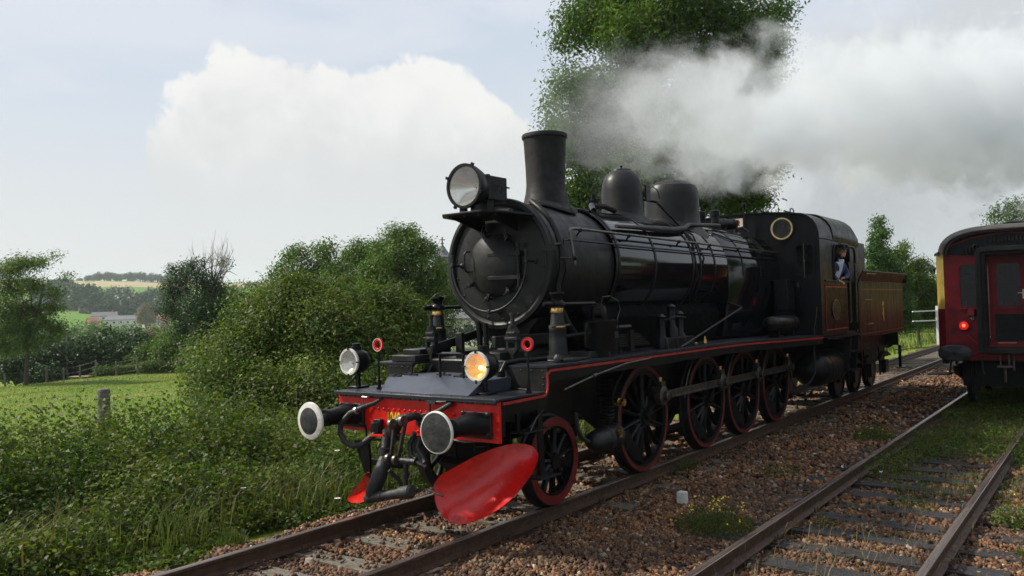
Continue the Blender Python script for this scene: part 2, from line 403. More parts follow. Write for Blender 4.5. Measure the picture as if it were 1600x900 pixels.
def terrain():
    f=Vector((math.cos(CT),math.sin(CT)))
    ang=np.radians(np.linspace(-75,75,330))+CT
    rad=np.concatenate([np.linspace(0.5,24,95),np.geomspace(24.6,2600,330)])
    A,Rr=np.meshgrid(ang,rad); X=Rr*np.cos(A)-3*0; Y=Rr*np.sin(A); Z=ground_z(X,Y)
    V=np.stack([X,Y,Z],-1).reshape(-1,3); na=len(ang); nr=len(rad)
    i,j=np.meshgrid(np.arange(nr-1),np.arange(na-1),indexing='ij')
    q=np.stack([i*na+j,i*na+j+1,(i+1)*na+j+1,(i+1)*na+j],-1).reshape(-1,4)
    c=V[q].mean(1); cx,cy=c[:,0],c[:,1]
    m=bpy.data.materials
    mi=np.full(len(q),1)
    edge=7.55+.5*(vnoise(cx,cy,1.3,8)-.5)
    mi[cy<edge]=0
    mi[(cx>52)&(cy<7.5)&(cy>-4)]=1
    far=cy>300
    mi[far]=2
    # pale stubble band near the crest, hedged green pasture below
    b=cy+ (vnoise(cx,cy,160,4)-.5)*16
    mi[(b>795)&(b<882)]=3
    mi[(b>882)]=2
    me=np_mesh('ground',V,quads=q,mats=[earth_mat(),MG_GREEN,MG_FAR,MG_TAN],mi=mi,smooth=True)
    return np_obj('ground',me,kind='structure')
def earth_mat():
    m=mat('trackbed_earth',(.05,.032,.022),.9,0,.3,7,1.0,35,col2=(.095,.058,.036)); return m
MG_GREEN=mat('meadow_grass_ground',(.105,.170,.020),.85,0,0,.35,.4,9,col2=(.165,.20,.034),spec=.1)
MG_FAR=mat('far_pasture',(.105,.20,.035),.9,0,0,.012,0,14,col2=(.14,.24,.045),spec=.05)
MG_TAN=mat('stubble_field',(.42,.33,.19),.9,0,0,.02,0,14,col2=(.36,.29,.165),spec=.05)
terrain()
# ------------------------------------------------------------------ leaf and blade generators
def leaves_geo(P,N,size,asp=.5,fold=.15,droop=None):
    """rhombic leaves at P, each turned about a random axis near its normal N"""
    n=len(P); T=NR.normal(size=(n,3)); T-= (T*N).sum(1,keepdims=True)*N; T/=np.linalg.norm(T,axis=1,keepdims=True)+1e-9
    B=np.cross(N,T); s=size[:,None]
    v0=P-T*s*.5; v2=P+T*s*.5; v1=P-T*s*.05+B*s*asp*.5+N*s*fold; v3=P-T*s*.05-B*s*asp*.5+N*s*fold
    V=np.stack([v0,v1,v2,v3],1).reshape(-1,3); q=np.arange(n*4).reshape(-1,4); return V,q
def rand_norm(n,up=.6):
    N=NR.normal(size=(n,3)); N/=np.linalg.norm(N,axis=1,keepdims=True); N[:,2]+=up; N/=np.linalg.norm(N,axis=1,keepdims=True); return N
def blades_geo(B,h,w,lean=.35):
    n=len(B); a=NR.uniform(0,2*pi,n); d=np.stack([np.cos(a),np.sin(a),np.zeros(n)],1); side=np.stack([-np.sin(a),np.cos(a),np.zeros(n)],1)
    l=NR.uniform(.1,1,n)[:,None]*lean; h=h[:,None]; w=w[:,None]; up=np.array([0,0,1.])
    m=B+up*h*.55+d*h*l*.3; t=B+up*h*(1-.35*l)+d*h*l
    V=np.stack([B-side*w,B+side*w,m+side*w*.8,m-side*w*.8,t],1).reshape(-1,3)
    k=np.arange(n)*5; q=np.stack([k,k+1,k+2,k+3],1); tr=np.stack([k+3,k+2,k+4],1); return V,q,tr
def merge(parts):
    Vs=[];Q=[];T=[];mq=[];mt=[];o=0
    for V,q,t,mi in parts:
        Vs.append(V)
        if q is not None and len(q): Q.append(q+o); mq.append(np.full(len(q),mi))
        if t is not None and len(t): T.append(t+o); mt.append(np.full(len(t),mi))
        o+=len(V)
    mi=np.concatenate(mq+mt)
    return np.concatenate(Vs),(np.concatenate(Q) if Q else None),(np.concatenate(T) if T else None),mi
def lobes_leaves(lobes,n,size,up=.5,fill=.35,clump=6,cr=.16,asp=.5,flat=1.0):
    L=np.array(lobes); vol=L[:,3]*L[:,4]*L[:,5]; wts=vol**.72; wts/=wts.sum()
    nc=n//clump; k=NR.choice(len(L),nc,p=wts); d=NR.normal(size=(nc,3)); d/=np.linalg.norm(d,axis=1,keepdims=True)
    r=1-NR.random(nc)**1.6*fill*1.6; r=np.clip(r,.05,1)*(1+.13*(NR.random(nc)-.5))
    P=L[k,:3]+d*L[k,3:6]*r[:,None]
    P=np.repeat(P,clump,0); dd=np.repeat(d,clump,0)
    j=NR.normal(size=P.shape)*cr; j[:,2]*=flat; P=P+j
    N=dd*.7+NR.normal(size=P.shape)*.55; N[:,2]+=up; N/=np.linalg.norm(N,axis=1,keepdims=True)
    return leaves_geo(P,N,size*NR.uniform(.6,1.3,len(P)),asp)
def branch_mesh(mb,base,h0,targets,r0,mat_=None,wig=.25):
    top=Vector(base)+Vector((0,0,h0)); b=Vector(base)
    mid=b.lerp(top,.5)+Vector((rnd.uniform(-1,1),rnd.uniform(-1,1),0))*h0*.03
    mb.tube([b-Vector((0,0,.2)),b+Vector((0,0,.15)),mid,top],[r0*1.35,r0*1.1,r0*.85,r0*.7],8)
    for t in targets:
        t=Vector(t); st=b.lerp(top,rnd.uniform(.55,1)); d=t-st
        m1=st+d*.35+Vector((rnd.uniform(-1,1),rnd.uniform(-1,1),rnd.uniform(0,1)))*d.length*wig*.4
        m2=st+d*.7+Vector((rnd.uniform(-1,1),rnd.uniform(-1,1),rnd.uniform(0,1)))*d.length*wig*.3
        rr=r0*.45
        mb.tube([st,m1,m2,t],[rr,rr*.7,rr*.45,rr*.12],6)
        for k in range(3):
            s2=m1.lerp(t,rnd.random()*.8); e=s2+Vector((rnd.uniform(-1,1),rnd.uniform(-1,1),rnd.uniform(-.2,1)))*d.length*.3
            mb.tube([s2,s2.lerp(e,.5)+Vector((0,0,.03*d.length)),e],[rr*.35,rr*.25,rr*.06],4)
def tree(name,label,cat,loc,lobes,nleaf,lsize,leafmat,trunk_h=2,trunk_r=.15,targets=None,group=None,kind_part='crown',up=.5,fill=.35,clump=6,cr=.16,asp=.5,flat=1,extra=None,twigs=True):
    """lobes relative to loc: (x,y,z,rx,ry,rz)"""
    root=empty(name,loc,label,cat,group)
    if trunk_h:
        mb=MB(loc); mb.off=Vector(loc)
        tg=[(l[0],l[1],l[2]+l[5]*.3) for l in lobes] if targets is None else targets
        branch_mesh(mb,(0,0,0),trunk_h,tg,trunk_r); mb.build('trunk',M_BARK,root)
    V,q=lobes_leaves(lobes,nleaf,lsize,up,fill,clump,cr,asp,flat)
    parts=[(V,q,None,0)]
    if extra: parts+=extra
    V,q,t,mi=merge(parts)
    me=np_mesh(kind_part,V,quads=q,tris=t,mats=[leafmat,M_BARKL],mi=mi)
    np_obj(kind_part,me,loc,root)
    return root
def rl(n,cx,cy,cz,sx,sy,sz,r,rz=None,rv=.35):
    """n random lobes scattered in an ellipsoid"""
    out=[]
    while len(out)<n:
        a,b,c=rnd.uniform(-1,1),rnd.uniform(-1,1),rnd.uniform(-1,1)
        if a*a+b*b+c*c>1: continue
        q=rnd.uniform(1-rv,1+rv); out.append((cx+a*sx,cy+b*sy,cz+c*sz,r*q,r*q,(rz or r*.8)*q))
    return out
# ------------------------------------------------------------------ railway tracks
A0=5.841; A2=2.082
RAILP=[(-.07,-.150),(.07,-.150),(.07,-.140),(.012,-.118),(.010,-.045),(.034,-.032),(.035,-.006),(.028,0),(-.028,0),(-.035,-.006),(-.034,-.032),(-.010,-.045),(-.012,-.118),(-.07,-.140)]
def rail(y,x0,x1,parent,label):
    mb=MB()
    xs=np.arange(x0,x1,12.0).tolist()+[x1]
    rg=[[(x,y+a,b) for a,b in RAILP] for x in xs]
    mb.rings(rg)
    n=len(RAILP); 
    for fi,f in enumerate(mb.f):
        if len(f)==4:
            k=fi%n
            if k in (6,7,8): mb.mi[fi]=1
    # joint with fishplates and bolts
    for xj in (9.2,) if y>5.3 and y<5.4 else ():
        mb.box(xj-.3,xj+.3,y-.030,y-.012,-.115,-.05)
        for k in range(4): mb.dome((xj-.22+.147*k,y-.030,-.082),(0,-1,0),.018,6)
    return mb.build('rail',[M_RUSTRAIL,M_RAILTOP],parent,angle=25,label=label)
def sleeper_mesh(m,seed):
    r=random.Random(seed); mb=MB(); L=1.3
    n=9; rg=[]
    for i in range(n):
        y=-L+2*L*i/(n-1); w=.125+r.uniform(-.008,.008); h=r.uniform(-.008,.006)
        rg.append([(-w,y,-.12),(w,y,-.12),(w,y,-.006+h),(w-.012,y,h+r.uniform(-.004,.004)),(.03,y,h+.004),(-.02,y,h-.006),(-w+.012,y,h+r.uniform(-.004,.004)),(-w,y,-.006+h)])
    mb.rings(rg); return mb
def fastening_mesh():
    mb=MB(); mb.box(-.08,.08,-.16,.16,0,.012)
    for sx in (-.045,.045):
        for sy in (-.115,.115):
            mb.lathe((sx,sy,.01),(0,0,1),[(0,.022),(.012,.022),(.012,.015),(.03,.015),(.03,.009),(.055,.009)],6)
    return mb
def track(label,yc,x0,x1,n,ms,dark,fast_n):
    root=empty('railway_track',(10,yc,-.15),label,None,None,'structure')
    for s,l in ((-.7525,'near rail with worn brown running surface'),(.7525,'far rail with worn brown running surface')): rail(yc+s,x0,x1,root,l)
    protos=[sleeper_mesh(ms,dark*10+k).build('sleeper',ms,root,smooth=False) for k in range(3)]
    fp=fastening_mesh().build('rail_fastening',M_RUSTRAIL,root,smooth=False)
    base=[p.data for p in protos]; fm=fp.data
    for p in protos: bpy.data.objects.remove(p)
    bpy.data.objects.remove(fp)
    r=random.Random(dark+3)
    for i in range(n):
        x=x0+.35+i*.62 if x0>-5 else x0+i*.62
        o=bpy.data.objects.new('sleeper',base[i%3]); COL.objects.link(o); o.parent=root
        w=Vector((x+r.uniform(-.03,.03),yc+r.uniform(-.04,.04),-.285)); o.location=w-WL[root.name]; o.rotation_euler=(0,r.uniform(-.01,.01),r.uniform(-.02,.02)+(pi if r.random()<.5 else 0)); WL[o.name]=w
        if i<fast_n:
            for s in (-.7525,.7525):
                f=bpy.data.objects.new('rail_fastening',fm); COL.objects.link(f); f.parent=o; f.location=(0,s,.12)
    return root
track('railway track with weathered grey sleepers under the black steam engine',A0,1.8,150,150,M_SLEEP,0,18)
track('railway track with dark tarred sleepers, partly overgrown, leading to the red coach',A2,3.2,150,130,M_SLEEPD,1,22)
# ------------------------------------------------------------------ ballast
def ballast():
    # deformed octahedral/cuboid stones, dense near the camera
    pts=[];siz=[]
    def put(n,x0,x1,y0,y1,s0,s1,keep=None):
        x=NR.uniform(x0,x1,n); y=NR.uniform(y0,y1,n); s=NR.uniform(s0,s1,n)**1.0
        if keep is not None:
            k=keep(x,y); x,y,s=x[k],y[k],s[k]
        z=-.178+(vnoise(x,y,.5,2)-.5)*.05
        # shoulders fall away either side
        z=z-np.clip(y-7.35,0,2)*.20
        # keep sleeper tops mostly clear between the rails
        for yc,x00,br in ((A0,2.15,1.25),(A2,3.55,1.25)):
            u=((x-x00+.31)%.62)-.31
            on=(np.abs(u)<.125)&(np.abs(y-yc)<1.28)
            kp=np.where(np.abs(y-yc)<.7,.90 if yc==A0 else .97,.60); z=np.where(on,z-np.where(NR.random(len(x))<kp,.12,-.015),z)
            z=np.where(~on&(np.abs(y-yc)<.72),z-(.012 if yc==A0 else .022),z)
            z=np.where(np.abs(np.abs(y-yc)-.7525)<.09,z-.06,z)
        pts.append(np.stack([x,y,z],1)); siz.append(s)
    edge=lambda x,y: (y<7.45+.9*(vnoise(x,y,1.1,8)-.45))&~((y>7.3)&(vnoise(x,y,.5,9)>.6))
    put(42000,2.6,9.5,.2,8.4,.015,.031,edge)
    put(40000,2.6,9.5,.2,8.4,.010,.019,edge)
    put(22000,9.5,16,.4,8.2,.022,.042,edge)
    put(9000,16,30,.0,8.0,.03,.055,edge)
    put(600,3.5,14,3.0,8.4,.035,.055,edge)
    P=np.concatenate(pts);S=np.concatenate(siz); n=len(P)
    b=np.array([(1,0,0),(0,1,0),(-1,0,0),(0,-1,0),(0,0,1),(0,0,-.8),(.66,.66,.55),(-.66,.6,-.4)],float)
    b=np.array([[-.7,-.6,-.5],[.75,-.65,-.45],[.6,.7,-.5],[-.65,.7,-.5],[-.55,-.5,.5],[.5,-.6,.6],[.65,.5,.45],[-.5,.6,.55]])
    J=b[None]+NR.normal(size=(n,8,3))*.20
    J*=S[:,None,None]*NR.uniform(.65,1.35,(n,1,3))
    a=NR.uniform(0,2*pi,(n,3)); 
    ca,sa=np.cos(a),np.sin(a)
    x,y,z=J[...,0],J[...,1],J[...,2]
    y,z=y*ca[:,0:1]-z*sa[:,0:1], y*sa[:,0:1]+z*ca[:,0:1]
    x,z=x*ca[:,1:2]-z*sa[:,1:2], x*sa[:,1:2]+z*ca[:,1:2]
    x,y=x*ca[:,2:3]-y*sa[:,2:3], x*sa[:,2:3]+y*ca[:,2:3]
    V=(np.stack([x,y,z],-1)+P[:,None]+np.array([0,0,0])).reshape(-1,3)
    f=np.array([[0,3,2,1],[4,5,6,7],[0,1,5,4],[1,2,6,5],[2,3,7,6],[3,0,4,7]])
    q=(np.arange(n)[:,None,None]*8+f[None]).reshape(-1,4)
    # split the quads so each stone is faceted
    t=np.concatenate([q[:,[0,1,2]],q[:,[0,2,3]]])
    me=np_mesh('ballast_stones',V,tris=t,mats=[M_STONE])
    np_obj('ballast_stones',me,kind='stuff',label='brown and tan crushed stone ballast round the sleepers')
ballast()
# ------------------------------------------------------------------ lineside vegetation
def weed_h(x,y):
    """height of the growth above the soil"""
    e=smooth(7.55,8.6,y+.5*(vnoise(x,y,1.1,8)-.5))
    h=.10+.62*e*(.35+.9*vnoise(x,y,1.6,21))*(1-.85*smooth(11.6,14.2,y))
    return h*(1+.75*smooth(8.8,11.5,y))
def weeds():
    parts=[]
    # leafy stems
    def stems(n,x0,x1,y0,y1,ls,nl,mi,hm=1.0,keep=None):
        x=NR.uniform(x0,x1,n); y=NR.uniform(y0,y1,n)
        k=(y>7.55+.9*(vnoise(x,y,1.1,8)-.45)+NR.uniform(-.15,.25,n))
        if keep is not None: k&=keep(x,y)
        x,y=x[k],y[k]; n=len(x)
        h=weed_h(x,y)*NR.uniform(.55,1.25,n)*hm; z=ground_z(x,y)
        a=NR.uniform(0,2*pi,n); le=NR.uniform(0,.5,n)*h
        t=NR.uniform(.12,1,(n,nl)); 
        X=x[:,None]+np.cos(a)[:,None]*le[:,None]*t**2+NR.normal(size=(n,nl))*.045
        Y=y[:,None]+np.sin(a)[:,None]*le[:,None]*t**2+NR.normal(size=(n,nl))*.045
        Z=z[:,None]+h[:,None]*t
        P=np.stack([X,Y,Z],-1).reshape(-1,3)
        V,q=leaves_geo(P,rand_norm(len(P),1.1),ls*NR.uniform(.55,1.35,len(P)),.62)
        parts.append((V,q,None,mi))
    stems(15000,1.5,13,7.3,11.5,.062,10,0)
    stems(13000,1.5,16,8.5,13.8,.075,10,0)
    stems(3500,1.5,13,7.4,12,.045,10,3,1.15)
    stems(2000,8,22,9,13,.09,9,0,1.1)
    # low creeping leaves on the ballast margin
    stems(2200,2,12,7.1,8.4,.055,6,0,.35)
    def grass(n,x0,x1,y0,y1,h0,h1,w,mi,keep=None,zb=0,lean=.55):
        x=NR.uniform(x0,x1,n); y=NR.uniform(y0,y1,n); k=np.ones(n,bool)
        if keep is not None: k=keep(x,y)
        x,y=x[k],y[k]; n=len(x)
        B=np.stack([x,y,ground_z(x,y)+zb],1)
        V,q,t=blades_geo(B,NR.uniform(h0,h1,n),np.full(n,w)*NR.uniform(.6,1.3,n),lean*1.8); parts.append((V,q,t,mi))
    ed=lambda x,y:(y>7.7+.9*(vnoise(x,y,1.1,8)-.45))&(vnoise(x,y,1.2,31)+NR.uniform(-.25,.25,len(x))>.42)
    grass(17000,1.5,14,7.6,12,.25,.85,.005,1,ed)
    grass(8000,1.5,15,8,13.5,.3,.95,.006,2,lambda x,y:(vnoise(x,y,.9,37)>.58))
    grass(14000,3,20,10,14,.3,.8,.007,1)
    # bright grass patch below the big bush
    grass(9000,7.0,12.5,7.9,10.5,.15,.5,.006,1)
    V,q,t,mi=merge(parts)
    me=np_mesh('lineside_weeds',V,quads=q,tris=t,mats=[L_WEED,L_GRASS,L_DRY,L_BUSH],mi=mi)
    np_obj('lineside_weeds',me,kind='stuff',label='dense green nettles, brambles and grass beside the track')
    # meadow turf
    parts.clear()
    n=110000; D=15+45*NR.random(n)**1.3; px=NR.uniform(-80,760,n)
    X=np.array([G(p,d) for p,d in zip(px,D)]); x,y=X[:,0],X[:,1]; k=(y>13)&(y<53); x,y,D=x[k],y[k],D[k]
    B=np.stack([x,y,ground_z(x,y)-.02],1); V,q,t=blades_geo(B,NR.uniform(.05,.13,len(x)),(.0022+.00022*D)*NR.uniform(.6,1.2,len(x)),.9)
    dry=NR.random(len(x))<np.clip((D-32)/40,.05,.5)
    mi=dry.astype(int)
    me=np_mesh('meadow_turf',V,quads=q,tris=t,mats=[MATS['meadow_blade'],MATS['meadow_blade_dry']],mi=np.concatenate([mi,mi]))
    np_obj('meadow_turf',me,kind='stuff',label='grazed green meadow turf behind the hedgerow')
leafm('meadow_blade',(.11,.175,.024),(.165,.205,.035),.2,.5); leafm('meadow_blade_dry',(.22,.20,.06),(.17,.16,.05),.3,.3)
weeds()
def clump(name,label,cat,x,y,rx,ry,h,nb,nl,mats,flower=0,group=None,lw=.03,kind=None,zb=-.2):
    """a tuft: blades, small leaves and optionally yellow flower heads"""
    parts=[]
    a=NR.uniform(0,2*pi,nb); r=np.sqrt(NR.random(nb)); X=x+np.cos(a)*r*rx; Y=y+np.sin(a)*r*ry
    k=1-.6*r**2
    V,q,t=blades_geo(np.stack([X,Y,np.full(nb,zb-.03)],1),h*k*NR.uniform(.5,1.1,nb),np.full(nb,.004),.7); parts.append((V,q,t,0))
    if nl:
        a=NR.uniform(0,2*pi,nl); r=np.sqrt(NR.random(nl)); tz=NR.random(nl)**.8
        P=np.stack([x+np.cos(a)*r*rx*1.05,y+np.sin(a)*r*ry*1.05,zb+h*.85*(1-.6*r**2)*tz],1)
        V,q=leaves_geo(P,rand_norm(nl,.5),lw*NR.uniform(.6,1.3,nl),.35); parts.append((V,q,None,1))
    if flower:
        a=NR.uniform(0,2*pi,flower); r=np.sqrt(NR.random(flower)); 
        P=np.stack([x+np.cos(a)*r*rx*1.15,y+np.sin(a)*r*ry*1.15,zb+h*(1.05-.45*r**2)*NR.uniform(.75,1.15,flower)],1)
        P=np.repeat(P,5,0)+NR.normal(size=(flower*5,3))*.006
        V,q=leaves_geo(P,rand_norm(len(P),1.5),np.full(len(P),.022),.7); parts.append((V,q,None,2))
    V,q,t,mi=merge(parts); V=V-np.array([x,y,zb])
    me=np_mesh(name,V,quads=q,tris=t,mats=mats+[M_YFLOW],mi=mi)
    return np_obj(name,me,(x,y,zb),label=label,cat=cat,group=group,kind=kind)
clump('yellow_wildflower','bushy weed with small yellow flowers between the two tracks, by the white marker','plant',7.95,3.42,.36,.40,.34,260,2300,[L_GRASS,L_WEED],34)
clump('weed_clump','low green weed with tiny yellow buds near the inner rail of the overgrown track','plant',14.4,3.35,.45,.3,.36,200,2000,[L_GRASS,L_WEED],14)
clump('weed_clump','sparse small weed growing in the gravel between the tracks','plant',11.0,3.75,.4,.3,.2,120,500,[L_GRASS,L_WEED],4)
clump('weed_clump','thin grassy weed against the rail beside the rear driving wheels','plant',10.6,4.95,.35,.12,.3,120,300,[L_GRASS,L_WEED],0)
clump('grass_tuft','bright green grass tuft on the ballast edge beside the far left rail','plant',4.95,7.35,.16,.16,.34,330,0,[L_GRASS,L_WEED],0)
clump('weed_clump','leafy yellow-green weed at the right edge of the photo','plant',9.6,.95,.14,.2,.34,60,500,[L_GRASS,L_TREEY],3,lw=.04)
clump('grass_tuft','green grass tuft near the bottom right corner','plant',8.6,.72,.12,.15,.2,160,60,[L_GRASS,L_WEED],0)
clump('weed_clump','small leafy weed on the sleepers of the overgrown track','plant',10.0,1.95,.35,.25,.16,60,420,[L_GRASS,L_WEED],0)
clump('weed_clump','little seedling touching the inner side of the nearer rail','plant',8.7,2.55,.12,.12,.16,40,120,[L_GRASS,L_WEED],0)
def track_grass():
    parts=[]
    n=26000; x=NR.uniform(10.5,40,n)**1.0; y=NR.uniform(.2,2.95,n)
    k=(vnoise(x,y,1.1,51)*.8+.5*smooth(10.5,15,x)+.15*NR.random(n)>.56)&~((np.abs(y-(A2-.7525))<.05))&(y<2.72)
    x,y=x[k],y[k]; V,q,t=blades_geo(np.stack([x,y,np.full(len(x),-.22)],1),NR.uniform(.06,.24,len(x)),np.full(len(x),.005),.9); parts.append((V,q,t,0))
    m=34000; x=NR.uniform(11,26,m); y=NR.uniform(.3,2.75,m); k=(vnoise(x,y,1.0,51)*.8+.5*smooth(10.5,15,x)>.60); x,y=x[k],y[k]
    V,q=leaves_geo(np.stack([x,y,-.22+NR.random(len(x))*.26],1),rand_norm(len(x),.6),.05*NR.uniform(.6,1.4,len(x)),.4); parts.append((V,q,None,1))
    # thin dead straws lying over the nearer sleepers
    m=700; x=NR.uniform(5.5,10,m); y=NR.uniform(1.2,3.0,m)
    V,q,t=blades_geo(np.stack([x,y,np.full(m,-.18)],1),NR.uniform(.08,.3,m),np.full(m,.0022),1.6); parts.append((V,q,t,2))
    # verge behind the coach and tender
    m=16000; x=NR.uniform(26,90,m); y=NR.uniform(7.8,22,m)
    V,q,t=blades_geo(np.stack([x,y,ground_z(x,y)],1),NR.uniform(.1,.55,m),np.full(m,.012),.7); parts.append((V,q,t,0))
    V,q,t,mi=merge(parts)
    me=np_mesh('track_grass',V,quads=q,tris=t,mats=[L_GRASS,L_WEED,L_DRY],mi=mi); np_obj('track_grass',me,kind='stuff',label='green grass growing between the rails in front of the coach')
track_grass()
def small_bits():
    def daisy(px,py,D,label):
        x,y=G(px,D); z=ZH(px,py,D)
        mb=MB()
        for k in range(9):
            a=2*pi*k/9; mb.add([(x,y,z),(x+math.cos(a-.3)*.028,y+math.sin(a-.3)*.028,z+.006),(x+math.cos(a)*.038,y+math.sin(a)*.038,z+.002),(x+math.cos(a+.3)*.028,y+math.sin(a+.3)*.028,z+.006)],[(0,1,2,3)])
        mb.cur=1; mb.dome((x,y,z+.002),(0,0,1),.010,8); mb.cur=2; mb.tube([(x,y,z-.3),(x+.01,y,z-.15),(x,y,z)],.003,5)
        mb.build('daisy',[M_DAISY,M_YFLOW,L_GRASS],label=label,cat='flower',group='white daisies among the lineside weeds')
    daisy(521,703,9.6,'white daisy in the bright grass just below the left buffer')
    daisy(247,726,10.4,'white daisy in the weeds left of the middle of the verge')
    daisy(520,777,8.8,'white daisy low in the grass beside the far rail')
    daisy(374,761,9.6,'white daisy in the weeds right of the middle of the verge')
    # short white kilometre stub in the gravel
    mb=MB(); 
    mb.rings([[(8.9+a*w,4.22+b*w,z) for a,b in ((-.05,-.05),(.05,-.055),(.055,.05),(-.05,.05))] for z,w in ((-.3,1),(-.06,1),(-.045,.9))])
    mb.build('marker_stub',mat('chalky_white',(.55,.55,.5),.8,0,.1,20,.5,40,dust=((.2,.17,.14),.8)),label='short square white marker stub standing in the gravel between the tracks',cat='marker',bevel=.006)
    def paper(x,y,label,s):
        mb=MB(); n=4
        v=[(x+s*(i/n-.5)*1.6,y+s*(j/n-.5)*.7+.02*i,-.20+.03*math.sin(i*2.1+j*1.3)+.02) for i in range(n+1) for j in range(n+1)]
        f=[(i*(n+1)+j,(i+1)*(n+1)+j,(i+1)*(n+1)+j+1,i*(n+1)+j+1) for i in range(n) for j in range(n)]
        mb.add(v,f); mb.build('paper_scrap',mat('paper_white',(.7,.7,.68),.8,0,.05,9),label=label,cat='litter')
    paper(11.75,2.62,'crumpled white paper scrap against the inside of the nearer rail',.12)
    paper(11.9,3.15,'thin white scrap lying outside the nearer rail',.09)
    def stone(x,y,s,label,m):
        mb=MB(); r=random.Random(int(x*100)); 
        mb.lathe((x,y,-.235),(0,0,1),[(0,s*.6),(s*.35,s*r.uniform(.9,1.05)),(s*.8,s*.8),(s*1.1,s*.35)],7)
        mb.v=[(a+r.uniform(-.2,.2)*s,b+r.uniform(-.2,.2)*s,c+r.uniform(-.1,.1)*s) for a,b,c in mb.v]
        mb.build('stone',m,label=label,cat='stone',smooth=False)
    mw=mat('pale_quartz',(.5,.46,.4),.7,0,.2,20)
    stone(8.35,3.12,.055,'pale round stone between the yellow flowers and the rail',mw)
    stone(7.15,3.30,.06,'tan angular stone just below the yellow flowers',mat('tan_stone',(.40,.26,.15),.75,0,.2,20))
    stone(9.85,3.55,.05,'small white stone in the gravel behind the marker stub',mw)
small_bits()
# ------------------------------------------------------------------ hedgerow, trees and bushes
def at(px,D,zoff=0):
    x,y=G(px,D); return (x,y,float(ground_z(x,y))+zoff)
def big_bush():
    D=17.5; lb=[]
    f=Vector((math.cos(CT),math.sin(CT))); rt=Vector((math.sin(CT),-math.cos(CT)))
    o=at(480,D); ox,oy,oz=o
    def W(px,py,d): # lobe centre relative to the bush base
        x,y=G(px,D+d); return (x-ox,y-oy,ZH(px,py,D+d)-oz)
    spec=[(340,600,-1.0,.75),(390,560,.2,.95),(350,640,-1.6,.6),(450,500,.3,1.0),(520,520,-.2,1.0),(580,540,0,1.0),(640,560,.3,.8),(420,620,-1.2,.8),(500,610,-1.3,.85),(560,620,-1.4,.8),(620,620,-1.2,.75),(470,470,.8,.7),(400,500,.9,.8),(350,560,.8,.8),(540,480,1.0,.8),(600,500,1.0,.8),(330,660,-2.4,.45),(400,670,-2.2,.5),(460,675,-2.3,.5),(540,680,-2.2,.45),(455,452,.6,.45),(515,462,.5,.4),(585,472,.6,.5),(640,500,.7,.6),(625,480,.8,.4),(425,478,.5,.4)]
    for px,py,d,r in spec:
        x,y,z=W(px,py,d); lb.append((x,y,z,r,r,r*.85))
    # arching shoots with leaves breaking the outline
    ex=[];twV=MB()
    P=[];
    for k in range(230):
        l=rnd.choice(lb); a=rnd.uniform(0,2*pi); u=rnd.uniform(-.2,1)
        d=Vector((math.cos(a)*math.sqrt(1-u*u) if abs(u)<1 else 0,math.sin(a)*math.sqrt(max(0,1-u*u)),u))
        s=Vector(l[:3])+Vector((d.x*l[3],d.y*l[4],d.z*l[5]))*.9; L=rnd.uniform(.25,.75); 
        pts=[s+d*L*t+Vector((0,0,.25*L*t-.45*L*t*t)) for t in (0,.35,.7,1)]
        twV.tube(pts,[.006,.005,.004,.002],4)
        for t in range(10):
            q=t/9; i=min(2,int(q*3)); p=pts[i].lerp(pts[i+1],q*3-i); P.append((p.x+rnd.gauss(0,.02),p.y+rnd.gauss(0,.02),p.z+rnd.gauss(0,.02)))
    P=np.array(P); V,q=leaves_geo(P,rand_norm(len(P),.8),NR.uniform(.04,.075,len(P)),.55); ex.append((V,q,None,0))
    tv=np.array(twV.v); tf=[f for f in twV.f if len(f)==4]; ex.append((tv,np.array(tf),None,1))
    tree('large_bush','large dense bramble bush filling the verge left of the engine','bush',o,lb,105000,.074,L_BUSH,0,0,extra=ex,fill=.5,clump=7,cr=.12,asp=.6,up=.55)
big_bush()
